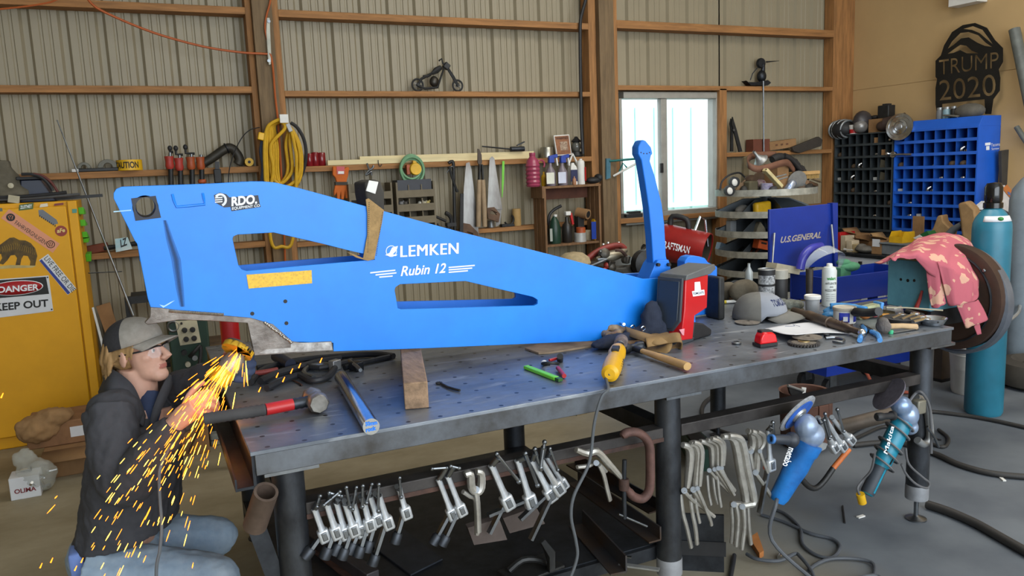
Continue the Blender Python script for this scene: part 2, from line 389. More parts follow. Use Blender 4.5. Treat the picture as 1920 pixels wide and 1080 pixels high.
# ================================================================ work table
YF = 2.18; TX0, TX1 = .203,3.045; TB = 3.75
TABM = holes_mat('perforated_steel_top', '#8A9098', '#5A6068', .1016,.0075)
table = thing('welding_table', 'long steel welding table with perforated top and pipe legs', 'table', ((TX0+TX1)/2,(YF+TB)/2,0))
m = MB().bx(TX0, TX1, YF, TB, T-.012, T); m.build('tabletop', TABM, table, bevel=.002)
APR = mat('apron_steel', '#70757C', .42,.8, hex2='#4A4846', scale=5, detail=8)
za = pt(478,893, y=YF+.01).z
m = MB(); m.bx(TX0+.012, TX1-.004, YF+.006, YF+.016, za, T-.012); m.bx(TX0+.012, TX1-.004, YF+.016, YF+.06, za, za+.008); m.build('front_apron', APR, table, bevel=.002)
m = MB(); m.bx(TX1-.012, TX1-.004, YF+.016, TB, za, T-.012); m.build('side_apron', APR, table)
m = MB(); m.bx(TX0+.004, TX0+.012, YF+.016, TB, za-.03, T-.012); m.bx(TX0-.04, TX0+.004, YF+.01, TB, za-.035, za-.027); m.bx(TX0-.045, TX0-.04, YF+.01, TB, za-.035, za-.0); m.build('side_apron', DSTEEL, table)
m = MB(); m.bx(TX0+.012, TX1-.012, TB-.02, TB-.01, za, T-.012); m.build('rear_apron', APR, table)
LEGM = mat('pipe_leg_steel', '#5A5E64', .42,.75, hex2='#2A2B2E', scale=6, stretch=(1,1,.5), detail=8)
yl = YF+.115
LEGS = [pt(540,900, y=yl).x, pt(1252,820, y=yl).x, pt(1727,700, y=yl).x]
for lx in LEGS:
    l = MB().lathe([(.047,.1),(.047, za)],(lx, yl, 0),24).build('leg', LEGM, table)
    MB().lathe([(.0475,.10),(.0485,.11),(.0485,.155),(.0475,.165)],(lx, yl, 0),24).build('worn_sleeve', mat('worn_bare_steel', '#8E9094', .6,.3, var=.2), l)
    MB().lathe([(.045,0),(.045,.006),(.014,.016),(.010,.02),(.010,.1)],(lx, yl, 0),16).build('adjuster_foot', STEEL, l)
    MB().bx(lx-.075, lx+.075, yl-.1, yl+.1, za-.012, za).build('mounting_plate', STEEL, l)
for bx_, by_, rr in ((pt(1342,815, z=0).x, 3.62,.045),(pt(965,840, y=3.62).x, 3.62,.055),(.34,3.62,.055)):
    l = MB().lathe([(rr, .1),(rr, za)],(bx_, by_, 0),20).build('leg', DSTEEL, table)
    MB().lathe([(.045,0),(.045,.006),(.012,.016),(.010,.1)],(bx_, by_, 0),14).build('adjuster_foot', DSTEEL, l)
# clamp rail along the front, cross rails and low shelf frame
RZ = pt(900,890, y=yl).z
RAILM = mat('rail_angle_steel', '#4E4A48', .55,.6, hex2='#33302F', scale=7)
YRL = yl
def railz(px, py): return pt(px, py, y=YRL).z
m = MB(); zt = railz(900,868); m.bx(LEGS[0]+.04, LEGS[1]-.04, yl-.03, yl+.03, zt-.045, zt); m.build('clamp_rail', RAILM, table, bevel=.003)
m = MB(); m.bx(LEGS[0]+.04, LEGS[1]-.04, yl-.032, yl-.028, zt-.05, zt-.035); m.build('rusty_rail_lip', RUST, table)
m = MB(); m.bx(LEGS[1]+.04, LEGS[2]-.04, yl-.03, yl+.03, zt-.045, zt); m.build('clamp_rail', RAILM, table, bevel=.003)
m = MB(); m.bar((pt(1342,815, z=0).x, 3.6, zt-.03),(LEGS[2], yl, zt-.03),.06,.06); m.build('cross_rail', DSTEEL, table)
m = MB(); m.bar((pt(965,840, y=3.62).x, 3.6, zt-.03),(LEGS[1], yl, zt-.03),.06,.06); m.build('cross_rail', DSTEEL, table)
m = MB(); m.bar((.34,3.6, zt-.03),(LEGS[0], yl, zt-.03),.06,.06); m.build('cross_rail', DSTEEL, table)
zs_ = .20
m = MB()
m.bx(LEGS[0], LEGS[1], yl+.03, yl+.09, zs_-.05, zs_); m.bx(LEGS[0], LEGS[1],3.5,3.56, zs_-.05, zs_)
m.bx(LEGS[0]-.02, LEGS[1]+.02, yl+.05,3.56, zs_-.004, zs_+.004)
m.build('low_shelf', DSTEEL, table)
for lx in (LEGS[0], LEGS[1]):
    m = MB(); m.bar((lx, yl+.02,.17),(lx, 3.6,.17),.05,.05); m.build('shelf_bearer', DSTEEL, table)
# pipe stub on the left leg, weld to leg
a, b = pt(499,922, y=yl-.1), pt(478,985, y=yl-.02)
m = MB(); d = (b-a).normalized(); m.lathe([(.026,0),(.034,0),(.034,(b-a).length),(.026,(b-a).length),(.026,0)], a, 20, b-a); m.build('pipe_holder', mat('worn_pipe', '#6A5A50', .55,.5, var=.3), table)
# scrap angle brace leaning at lower left
m = MB(); m.bar(pt(480,985, y=yl), pt(530,1120, y=yl),.05,.01,(0,1,0)); m.build('brace', DSTEEL, table)

# ================================================================ blue plough arm
YB = 2.74
BLUE = mat('bright_blue_paint', '#0C80E8', .42,0, var=.10, scale=4, detail=8)
BLUED = mat('blue_paint', '#1874DA', .45,0, var=.06, scale=6)
arm = thing('implement_side_frame', 'huge bright blue cut out steel side frame propped on the table', 'machine frame', pt(760,655, y=YB))
o2 = pt(0,0, y=YB)
def L2(L): return [(p.x-o2.x, max(p.z, T+.004)-o2.z) for p in pxp(L, y=YB)]
def ring2(c, r, n=28):
    return L2([(c[0]+r*math.cos(2*math.pi*i/n), c[1]+r*math.sin(2*math.pi*i/n)) for i in range(n)])
OUT = [(213,372),(213,362),(218,354),(228,350),(400,344),(470,340),(492,340),(515,342),(545,349),(560,352.5),(687,387),(720,396),(860,434),(1027,476),(1207,523),(1262,520),(1300,520),(1305,626),(1240,631),(1100,640),(800,653),(625,659),(625,643),(548,641),(512,609),(470,597),(380,589),(300,578),(282,576),(277,560),(257,457),(253,452)]
S1 = [(436,448),(438,443),(445,440),(513,436),(600,456),(660,471),(692,478),(701,482),(703,487),(580,497),(462,508),(453,505),(447,497)]
S2 = [(740,544),(742,538),(750,533),(873,527),(940,543),(1000,557),(1008,562),(1008,570),(1002,573),(752,580),(746,578)]
loops = [L2(OUT), L2(S1), L2(S2), ring2((273,389),19)]
org = V((o2.x, YB, o2.z))
MB().plate(loops, org, (1,0,0),(0,0,1),(0,1,0),.014).build('front_plate', BLUE, arm, bevel=.002)
OUTB = [p for p in OUT if not (p[0] > 1262)]+[]
OUTR = [p for p in OUT if p not in ((470,597),(380,589),(300,578),(282,576),(277,560),(512,609))]
OUTR.insert(OUTR.index((257,457)),(440,560)); OUTR.insert(OUTR.index((257,457)),(262,500))
MB().plate([L2(OUTR)]+loops[1:], V((o2.x, YB+.2, o2.z)),(1,0,0),(0,0,1),(0,1,0),.014).build('rear_plate', BLUED, arm, bevel=.002)
def plane2(px, py, d=-.001): q = pt(px, py, y=YB); return V((q.x, YB+d, q.z))
c = plane2(273,389,0); rr = sz(19, c)
m = MB(); m.lathe([(rr, .0),(rr+.006,0),(rr+.006,.21),(rr, .21),(rr, 0)], c, 28,(0,1,0)); m.build('sleeve_tube', DSTEEL, arm)
q = [plane2(*p, 0) for p in ((246,372),(292,367),(302,408),(254,414))]
MB().plate([[(v.x-o2.x, v.z-o2.z) for v in q], ring2((273,389),19)], V((o2.x, YB-.003, o2.z)),(1,0,0),(0,0,1),(0,1,0),.003).build('sleeve_mount', mat('dark_sleeve_paint', '#2A2E3A', .6), arm)
for s in ((520,560),(640,620),(900,640),(1100,600)):
    a = plane2(*s, .014); MB().cyl(a, a+V((0,.186,0)),.02,14).build('spacer_tube', BLUED, arm)
# steel repair section
ST = [(282,576),(300,577),(380,588),(470,596),(512,608),(548,640),(568,643),(600,641),(622,640),(626,658),(560,662),(477,667),(464,606),(400,602),(335,600),(277,609),(271,605),(281,594)]
RAWM = mat('ground_bare_steel', '#8C857E', .45,.55, hex2='#5E5650', scale=16, detail=8, bump=.25)
m = MB().prism(pxp(ST, y=YB-.004),(0,.022,0)); m.build('repair_plate', RAWM, arm, bevel=.002)
m = MB()
for i in range(40):
    t = i/39; q = plane2(318+100*t, 582.5+7*t, -.006); m.ell(q, (.0028,.004,.006), Euler((0, R(15),0)),8,5)
m.build('weld_bead', mat('weld_metal', '#B0AAA0', .35,.9, var=.2, scale=60), arm); m = MB()
for i in range(34):
    t = i/33; q = plane2(497+50*t+random.uniform(-2,2),604+38*t, -.006); m.ell(q, (.005,.004,.004), Euler((0, R(-30),0)),8,5)
m.build('weld_bead', mat('weld_metal', '#B0AAA0', .35,.9, var=.2, scale=60), arm)
m = MB()
for L in ([(545,643),(600,642),(621,641),(623,656),(560,659),(500,663),(486,662),(500,655),(545,652)],): m.prism(pxp(L, y=YB-.0055),(0,.001,0))
m.build('ground_bright_patch', mat('bright_ground_steel', '#BDBAB6', .4,.5, hex2='#7A746E', scale=30, detail=6), arm)
# markings on the plate
rm = mat('reflector_amber', '#E0AE10', .35, var=.25, scale=140)
m = MB().prism([plane2(*p, -.0025) for p in ((462,515),(584,506.5),(585,531),(466,541))],(0,.0015,0)); m.build('amber_reflector', rm, arm)['label'] = 'amber reflective strip'
m = MB(); YT = YB-.0012
for dx_ in (-.8,0,.8): rtext(m, 'LEMKEN', (751+dx_, 482),(859+dx_, 475.5),(751+dx_, 461), YT-.00005*dx_, bold=0, sp=1.08)
m.torus(plane2(733.5,471), sz(11.5, c),.0016,(0,1,0),24,6)
m.prism([plane2(*p) for p in ((722,478),(730,474),(735,464),(746,461),(743,470),(736,477),(745,477),(742,480),(728,480))],(0,-.0006,0))
for a, b, t in (((694,511.5),(741,506.5),1.2),((704,515.5),(743,511.5),1.2),((711,519.5),(736,517.5),1.2),((841,501.5),(890,497.5),1.2),((841,506),(885,502.5),1.2),((841,510.5),(877,507.5),1.2)):
    m.prism([plane2(a[0], a[1]-t), plane2(b[0], b[1]-t), plane2(b[0], b[1]+t), plane2(a[0], a[1]+t)],(0,-.0006,0))
rtext(m, 'Rubin 12', (751,518),(836,511.5),(751,499), YT, bold=.02, shear=.25)
m.build('white_lettering', WINK, arm)
m = MB()
m.prism([plane2(*p) for p in ((401,366),(412,361),(424,364),(430,370),(484,366),(487,382),(489,388),(434,396),(432,388),(420,389),(404,380))],(0,-.0005,0))
m.build('decal_backing', mat('navy_decal', '#1C2233', .5, var=0), arm)
m = MB(); YT2 = YB-.0022
rtext(m, 'RDO.', (434,387),(482,382),(434,369), YT2, bold=.04)
rtext(m, 'EQUIPMENT CO', (435,394.5),(487,388.5),(435,388.5), YT2, bold=.012)
m.tube([plane2(413+10*math.cos(R(a)),375-10.5*math.sin(R(a)),-.0022) for a in range(-70,150,12)],.0042,6)
for yy in (370,374,378): m.prism([plane2(403, yy, -.0022), plane2(417, yy-1,-.0022), plane2(417, yy+1,-.0022), plane2(403, yy+2,-.0022)],(0,-.0006,0))
m.build('white_lettering', WINK, arm)
for x_, y_ in ((535,565),(537,606),(473,588)): MB().cyl(plane2(x_, y_, .001), plane2(x_, y_, -.0015), sz(4, c),12).build('bolt_hole', INK, arm)
m = MB(); m.tube([plane2(*p, -.002) for p in ((323,364),(326,376),(331,388),(356,386),(384,383),(382,372),(380,362))],.004,6)
m.build('welded_bracket_remains', BLUE, arm)
SM = mat('grease_smear', '#1A2A44', .6, var=.3, alpha=.26)
for k_, wd_ in enumerate((9,5,2.4)):
    L = [(309,413),(318,448),(330,486),(337,540),(342,575)]; P = [plane2(x-wd_*(.4+.6*t), y, -.0006-.0006*k_) for (x, y), t in zip(L, (0,.6,1,.7,.2))]+[plane2(x+wd_*(.4+.6*t), y, -.0006-.0006*k_) for (x, y), t in list(zip(L, (0,.6,1,.7,.2)))[::-1]]
    MB().add(P, [tuple(range(len(P)))]).build('grease_smear', SM, arm)
for L in ([(299,571),(308,573),(320,566),(328,563),(318,570),(306,577)],): MB().prism([plane2(*p) for p in L],(0,-.0004,0)).build('chalk_mark', mat('chalk', '#A8D4F4', .9, var=.1), arm)
for L in ([(213,396),(246,393),(246,395),(213,398)],): MB().prism([plane2(*p) for p in L],(0,-.0004,0)).build('scratch', mat('chalk', '#A8D4F4', .9, var=.1), arm)
# upright arm and end bracket
UPL = [(1208,330),(1213,362),(1217,390),(1222,443),(1225,497),(1252,492),(1249,480),(1246,420),(1241,382),(1228,330),(1219,302),(1221,292),(1224,288),(1221,276),(1211,264),(1206,262),(1202,265),(1197,275),(1197,289),(1203,300)]
m = MB().prism(pxp(UPL, y=YB+.04),(0,.05,0)); m.build('upright_bar', BLUED, arm, bevel=.004)
for x_, y_ in ((1202,286),(1207,288),(1213,288),(1218,286)):
    q = pt(x_, y_, y=YB+.0395); MB().cyl(q, q+V((0,.003,0)),.003,10).build('bolt_hole', INK, arm)
for x_, y_ in ((1232,496),(1252,496)):
    q = pt(x_, y_, y=YB+.02); MB().cyl(q, q+V((0,-.015,0)),.008,6).build('bolt', BLACKM, arm)
m = MB().prism(pxp([(1216,525),(1228,497),(1234,488),(1254,487),(1257,500),(1262,530)], y=YB+.02),(0,.09,0)); m.build('lug_plate', BLUED, arm, bevel=.003)
m = MB().prism(pxp([(1284,490),(1290,482),(1300,479),(1312,481),(1322,484),(1328,492),(1345,500),(1345,588),(1284,594)], y=YB+.24),(0,.06,0)); m.build('end_bracket', BLUED, arm, bevel=.004)
m = MB().bx(plane2(1262,0).x, pt(1300,540, y=YB+.25).x, YB+.214, YB+.29, T+.05, T+.2); m.build('end_bracket', BLUED, arm)

# sling around the frame
SL = mat('tan_webbing', '#9A7C50', .85, var=.2, scale=60)
sling = thing('lifting_sling', 'tan webbing sling with white tag wrapped over the blue frame', 'strap', plane2(695,480,0))
def ypl(L, y): return [pt(a, b, y=y) for a, b in L]
m = MB().prism(ypl([(686,374),(691,372),(720,394),(716,420),(708,455),(702,486),(681,484),(689,440),(689,400)], YB-.010),(0,.005,0)); m.build('band', SL, sling)
m = MB().prism(ypl([(681,484),(702,486),(690,489),(668,483),(650,472),(664,477)], YB-.008),(0,.004,0)); m.build('band', SL, sling)
for xa_, ya_, dx_, dy_ in ((690.5,380,-2.5,92),(716,398,-12,80)):
    m = MB()
    for i in range(26):
        a = plane2(xa_+dx_*i/25, ya_+dy_*i/25,-.0105); m.box(a, (.004,.001,.002))
    m.build('stitching', INK, sling)
pa = [(684,342),(700,336),(714,340),(721,360),(721,396),(706,390),(690,386),(686,365)]
m = MB().prism(ypl(pa, YB+.02),(0,.16,0)); m.build('eye_loop', mat('dark_webbing', '#3C3832', .85, var=.25), sling, bevel=.006)
m = MB().prism(ypl([(692,338),(710,341),(704,364),(686,358)], YB+.013),(0,.006,0)); m.build('tag', WHITE, sling, bevel=.002)
# timber under the frame
a, b = on(782,767), on(768,662)
tm = MB(); d = (b-a).normalized(); tm.bar(a+V((0,0,.0435)), a+d*.68+V((0,0,.0435)),.075,.085)
one('timber_block', 'weathered square timber block under the blue frame', 'block', tm, mat('weathered_timber', '#8A7058', .85, var=.3, scale=5, stretch=(8,2,8), bump=.2), bevel=.003)
# ================================================================ the kneeling man
def fuse(name, mb, m_, parent, vox, smooth=3, disp=0, dscale=.05, matfn=None, sfac=.5, w=True, relax=None):
    o = mb.build(name+'_tmp', m_, None, smooth=0)
    k = o.modifiers.new('r', 'REMESH'); k.mode = 'VOXEL'; k.voxel_size = vox; k.use_smooth_shade = True
    if smooth: s_ = o.modifiers.new('s', 'SMOOTH'); s_.iterations = smooth; s_.factor = sfac
    if disp:
        tx = bpy.data.textures.new('wr', 'CLOUDS'); tx.noise_scale = dscale; tx.noise_depth = 2
        d = o.modifiers.new('d', 'DISPLACE'); d.texture = tx; d.strength = disp; d.mid_level = .5
        d.texture_coords = 'LOCAL'
    dg = bpy.context.evaluated_depsgraph_get(); me = bpy.data.meshes.new_from_object(o.evaluated_get(dg)); me.name = name
    loc = o.location.copy(); old = o.data; bpy.data.objects.remove(o); bpy.data.meshes.remove(old)
    if relax:                                             # extra smoothing where relax(world point) > 0
        bm = bmesh.new(); bm.from_mesh(me); vs_ = [(v, f) for v in bm.verts for f in (relax(v.co+loc),) if f > 0]
        for _ in range(14):
            new = []
            for v, f in vs_:
                nb = [e.other_vert(v).co for e in v.link_edges]; a_ = V((0,0,0))
                for q_ in nb: a_ += q_
                new.append(v.co.lerp(a_/len(nb), f))
            for (v, f), c_ in zip(vs_, new): v.co = c_
        bm.to_mesh(me); bm.free()
    I = Matrix.LocRotScale(parent.location, parent.rotation_euler, parent.scale).inverted() if parent is not None else Matrix.Identity(4)
    me.transform(I @ Matrix.Translation(loc))
    me.polygons.foreach_set('use_smooth', [True]*len(me.polygons))
    me.materials.clear()
    for x in (m_ if isinstance(m_, (list, tuple)) else [m_]): me.materials.append(x)
    if matfn:
        Mi = I.inverted(); me.polygons.foreach_set('material_index', [matfn(Mi @ p.center) for p in me.polygons])
    r = bpy.data.objects.new(name, me); COL.objects.link(r)
    if parent is not None: r.parent = parent
    return r
SKIN = mat('skin', '#C49A86', .55, var=.08, scale=14)
LIPS = mat('lips', '#A86A5E', .5, var=.05)
HAIRM = mat('blond_hair', '#8E7048', .7, var=.35, scale=40, stretch=(1,1,.3))
JACK = mat('charcoal_canvas', '#3A3B40', .85, var=.22, scale=7, bump=.25, detail=8)
JEAN = mat('faded_denim', '#A0B0BE', .85, hex2='#768CA2', scale=5, detail=8, bump=.15)
yaw_ = R(-37); pit_ = R(9)
F_ = V((math.cos(yaw_)*math.cos(pit_), math.sin(yaw_)*math.cos(pit_), math.sin(pit_)))
LFT = V((0,0,1)).cross(F_).normalized(); UPH = F_.cross(LFT)
HS = .96; HC = pt(259,662, y=3.0); HM = Matrix((F_, LFT, UPH)).transposed()
def hd(x, y, z): return HC + HM @ V((x, y, z))*HS
man = thing('person', 'person crouching in dark jacket and jeans, capped and goggled, grinding the blue frame', 'person', (pt(215,1040, y=3.05).x, 3.0,0))
b = MB()
def he(c, r, e=None): b.ell(hd(*c), V(r)*HS, HM if e is None else HM @ e.to_matrix(),20,14)
he((-.012,0,.045),(.098,.078,.078)); he((.034,0,-.018),(.060,.062,.085)); he((.034,0,-.064),(.055,.053,.044)); he((.066,0,-.090),(.031,.035,.025))
he((.080,0,.021),(.014,.050,.010)); he((.056,.041,-.016),(.027,.020,.020)); he((.056,-.041,-.016),(.027,.020,.020))
he((.066,0,-.056),(.026,.032,.028)); he((.090,0,-.0535),(.010,.022,.0055)); he((.0885,0,-.0635),(.010,.019,.0065))
b.tube([hd(.090,0,.014), hd(.106,0,-.006), hd(.121,0,-.024), hd(.100,0,-.035)],[.010*HS, .0115*HS, .0145*HS, .011*HS],12)
for s in (-1,1):
    he((.106, s*.011,-.029),(.010,.008,.008)); he((-.006, s*.078,-.006),(.019,.007,.031), Euler((0, R(12), R(s*18)))); he((.0, s*.074,-.004),(.012,.010,.016))
    he((.079, s*.031,.003),(.0135,.016,.0115))
NB = pt(258,752, y=3.02)
b.tube([hd(-.02,0,-.05), hd(-.03,0,-.11), NB, NB+V((-.02,0,-.08))],[.062,.062,.070,.095],18)
RS, LS = pt(206,772, y=2.86), pt(318,742, y=3.15)
RE, RW_ = pt(238,900, y=2.72), pt(327,796, y=2.645)
LE, LW = pt(352,720, y=3.02), pt(424,697, y=2.87)
PEL = pt(218,1030, y=3.05)
CH = pt(255,850, y=3.0)
b.tube([NB+V((0,0,-.02)), CH, PEL],[.11,.13,.12],16)
b.tube([NB+V((-.02,0,-.06)), RS],[.07,.055],12); b.tube([NB+V((0,.03,-.06)), LS],[.07,.055],12)
b.tube([RS, RE, RW_],[.052,.043,.03],12); b.tube([LS, LE, LW],[.052,.043,.03],12)
RH, RK = pt(205,1075, y=2.95), pt(402,1086, y=2.80)
LH, LK = pt(262,1020, y=3.18), pt(408,1004, y=3.10)
RA, LA = V((-.13,2.93,.09)), V((-.08,3.2,.09))
for h, k, a in ((RH, RK, RA),(LH, LK, LA)):
    b.tube([PEL, h, k],[.1,.085,.055],14); b.tube([k, k*.5+a*.5+V((0,0,-.01)), a],[.05,.048,.035],12)
    b.tube([a, a+V((.05,-.01,-.05)), a+V((.14,-.03,-.055))],[.038,.036,.03],12)
# right hand: palm, fingers closed over the tool
def finger(P, r): b.tube(smooth_path(P, 4),[r*(1-.28*i/(4*(len(P)-1))) for i in range(4*(len(P)-1)+1)],10); b.ell(P[-1], r*.74)
RP = pt(355,768, y=2.632)
kn = [pt(373,740, y=2.635), pt(381,749, y=2.625), pt(384,760, y=2.62), pt(382,771, y=2.622)]
b.tube([RW_, RW_*.45+RP*.55, RP*.5+(kn[1]+kn[2])*.25],[.029,.034,.036],14)
for q in kn: b.tube([RW_*.4+RP*.6, q],[.02,.0135],10)
for q, m1, m2, t_ in ((kn[0],(391,735,2.655),(401,745,2.69),(396,757,2.71)),(kn[1],(399,748,2.648),(407,759,2.685),(399,770,2.705)),(kn[2],(400,763,2.645),(405,774,2.68),(396,783,2.70)),(kn[3],(394,778,2.65),(397,788,2.675),(389,794,2.69))):
    finger([q, pt(*m1[:2], y=m1[2]), pt(*m2[:2], y=m2[2]), pt(*t_[:2], y=t_[2])],.0112)
finger([pt(345,765, y=2.65), pt(355,742, y=2.67), pt(370,724, y=2.70), pt(380,718, y=2.715)],.0125)
# left hand under the tool head
LP = pt(438,688, y=2.845)
b.tube([LW, LP],[.028,.036],14)
LF = []
for i, (x, yy) in enumerate(((470,668),(474,681),(472,694),(464,706))):
    P = [pt(438,672+8*i, y=2.835), pt(456, yy-4, y=2.84), pt(x, yy, y=2.81), pt(x-8, yy+5, y=2.775), pt(x-22, yy+4, y=2.765)]
    LF.append(P); finger(P, .0112)
finger([pt(430,690, y=2.84), pt(424,672, y=2.82), pt(426,657, y=2.80), pt(433,650, y=2.785)],.0125)
def skinmat(p):
    q = HM.transposed() @ (p-HC)/HS
    return 1 if q.x > .082 and abs(q.y) < .019 and -.0675 < q.z < -.0505 else 0
def face_relax(p):
    q = HM.transposed() @ (p-HC)/HS
    if q.length > .16 or q.z < -.13: return 0
    if abs(q.y) > .066 and q.x < .03: return .08            # ears keep their rim
    if q.x > .094 and abs(q.y) < .02 and q.z > -.045: return .12
    if abs(q.y) < .026 and q.x > .078 and -.074 < q.z < -.044: return .10
    return .5
body = fuse('body', b, [SKIN, LIPS], man, .0033,3, matfn=skinmat, relax=face_relax)
# eyes, brows
for s in (-1,1):
    e = MB(); e.ell(hd(.0805, s*.031,.003),.0108*HS); o = e.build('eye', mat('eye_white', '#D8D4CC', .2, var=0), man)
    e = MB(); e.ell(hd(.0895, s*.0305,.0035),(.0045,.0048,.0048)); e.build('iris', mat('iris', '#3A4A50', .2, var=0), o)
    e = MB(); e.tube([hd(.094, s*.012,.020), hd(.094, s*.030,.024), hd(.082, s*.050,.020)],[.004,.0045,.002],8); e.build('eyebrow', HAIRM, man)
# hair
h = MB()
def hl(P, r0=.012, r1=.004): h.tube(smooth_path([hd(*p) for p in P],3),[r0+(r1-r0)*i/(3*(len(P)-1)) for i in range(3*(len(P)-1)+1)],8)
h.ell(hd(-.045,0,.005), V((.066,.076,.062))*HS, HM)
rnd = random.Random(3)
for i in range(46):
    a = R(rnd.uniform(100,260)); zz = rnd.uniform(-.035,.03)
    x, y = -.03+.082*math.cos(a)*.95,.076*math.sin(a)
    hl([(x*.9-.005, y*.95, zz+.03),(x*1.08-.004, y*1.08, zz),(x*1.16-.014, y*1.08, zz-.026),(x*1.08-.02+rnd.uniform(-.01,.01), y*1.05, zz-.045)],.011,.004)
for s in (-1,1):
    for i in range(14):
        x = .048-.006*i+rnd.uniform(-.004,.004); hl([(x, s*.070,.038),(x-.006, s*.077,.018),(x-.016, s*.079,-.002+rnd.uniform(-.012,.008))],.007,.003)
fuse('hair', h, HAIRM, man, .0035,1)
# cap
CAPG = mat('cap_grey', '#8E8A82', .9, var=.12, scale=40); CAPB = mat('cap_black', '#2C2C30', .9, var=.2, scale=120)
c_ = MB(); n, k = 36,12
tilt = .10
for j in range(k+1):
    th = math.pi/2*(j/k)
    for i in range(n):
        ph = 2*math.pi*i/n
        x = -.010+.108*math.sin(th)*math.cos(ph); y = .088*math.sin(th)*math.sin(ph); z = .034+.098*math.cos(th)**.8+tilt*x*(j/k)
        c_.v.append(hd(x, y, z))
for j in range(k):
    for i in range(n):
        c_.f.append((j*n+i, (j+1)*n+i, (j+1)*n+(i+1) % n, j*n+(i+1) % n)); a = math.cos(2*math.pi*(i+.5)/n); c_.mi.append(0 if a > .12 else 1)
cap = c_.build('cap', [CAPG, CAPB], man, solid=.003)
c_ = MB(); nu, nv = 18,6
for v in range(nv+1):
    for u in range(nu+1):
        U = -1+2*u/nu; W_ = v/nv
        x = -.012+.108*math.cos(U*1.08)+W_*.072*(1-.45*U*U); y = .088*math.sin(U*1.08)*(1-.05*W_)
        c_.v.append(hd(x, y, .043-.026*U*U*(.5+W_*.5)-.010*W_+.004))
for v in range(nv):
    for u in range(nu): a = v*(nu+1)+u; c_.f.append((a, a+1, a+nu+2, a+nu+1)); c_.mi.append(0)
o = c_.build('brim', CAPG, cap, solid=.004)
MB().ell(hd(-.01,0,.132),(.006,.006,.004)).build('button', CAPB, cap)
# safety glasses
g = MB()
for s in (-1,1): g.tube([hd(.098, s*.010,.014), hd(.100, s*.030,.017), hd(.088, s*.055,.014), hd(.066, s*.074,.012), hd(-.012, s*.082,.010)],.0032,8)
g.tube([hd(.098,.010,.014), hd(.103,0,.010), hd(.098,-.010,.014)],.003,8)
gl = g.build('safety_glasses', mat('black_frame', '#16161A', .3, var=0), man)
for s in (-1,1):
    g = MB()
    P = [(.100,.008,.012),(.102,.030,.014),(.091,.055,.011),(.084,.062,-.006),(.092,.050,-.022),(.102,.028,-.024),(.104,.012,-.012)]
    g.prism([hd(x, s*y, z) for x, y, z in P], HM @ V((.0012,0,0))); g.build('lens', mat('clear_lens', '#E8EEF4', .05, var=0, alpha=.12), gl)
# jacket
j = MB()
hemc = pt(228,985, y=3.04)
sec = [((258,752),3.02,.078,.085),((257,790),3.01,.155,.115),((252,850),3.0,.185,.145),((250,910),3.01,.190,.155),((244,960),3.03,.190,.165),((236,992),3.04,.188,.17)]
side = V((-.5,-.87,0)); fr = V((.87,-.5,0)); rings = []; NN = 28
for (p, y, rx, ry) in sec:
    c0 = pt(*p, y=y); tl = V((-.25,0,1)).normalized() if p[1] > 900 else V((0,0,1))
    ring = []
    for i in range(NN):
        a = 2*math.pi*i/NN
        d = side*(rx*math.cos(a)) + fr*(ry*math.sin(a))
        zoff = 0
        if p[1] > 940: zoff = -.16*(d.x)*-.9+(-.0)
        ring.append(c0+d+V((0,0, zoff)))
    rings.append(ring)
vs = [q for r_ in rings for q in r_]; fs = [(i*NN+k_, i*NN+(k_+1) % NN, (i+1)*NN+(k_+1) % NN, (i+1)*NN+k_) for i in range(len(rings)-1) for k_ in range(NN)]
fs += [tuple(range(NN))[::-1], tuple(range((len(rings)-1)*NN, len(rings)*NN))]
j.add(vs, fs)
j.ell(RS+V((.01,.02,-.015)),(.088,.085,.085)); j.ell(LS+V((-.01,-.01,-.015)),(.085,.085,.085)); j.ell(pt(222,800, y=2.97),(.10,.12,.12))
j.tube(smooth_path([RS, RS*.5+RE*.5+V((-.012,-.01,0)), RE+V((-.004,0,-.01)), RE*.45+RW_*.55+V((0,-.01,-.005)), RW_],4),[.084-.001*i for i in range(5)]+[.08,.081,.082,.08,.078,.074,.07,.064,.058,.053,.047,.043],16)
j.tube(smooth_path([LS, LE, LW+V((0,0,.004))],5),[.08,.076,.072,.067,.061,.057,.054,.052,.050,.047,.043],16)
jacket = fuse('jacket', j, JACK, man, .006,5, disp=.018, dscale=.055)
# collar and hem
c_ = MB()
col = [(228,728,3.08),(214,738,3.03),(222,752,2.955),(240,768,2.925),(262,790,2.915),(270,776,2.93)]
for a, b2 in ((0,1),):
    top = [pt(212,696, y=3.12), pt(206,690, y=3.06), pt(214,694, y=2.97), pt(232,706, y=2.93), pt(250,724, y=2.905), pt(264,756, y=2.895), pt(272,780, y=2.89)]
    bot = [pt(196,730, y=3.14), pt(186,735, y=3.04), pt(196,752, y=2.90), pt(222,764, y=2.87), pt(244,778, y=2.86), pt(258,790, y=2.86), pt(268,800, y=2.865)]
    top = smooth_path(top, 4); bot = smooth_path(bot, 4); n = len(top)
    c_.add(top+bot, [(i, i+1, n+i+1, n+i) for i in range(n-1)])
c_.build('collar', JACK, jacket, solid=.008)
c_ = MB()
top = smooth_path([pt(316,702, y=3.0), pt(308,716, y=2.95), pt(297,740, y=2.91), pt(286,768, y=2.89), pt(280,796, y=2.885)],4); bot = smooth_path([pt(324,708, y=3.04), pt(320,728, y=2.96), pt(310,752, y=2.91), pt(297,780, y=2.885), pt(286,804, y=2.88)],4); n = len(top)
c_.add(top+bot, [(i, i+1, n+i+1, n+i) for i in range(n-1)]); c_.build('collar', JACK, jacket, solid=.008)
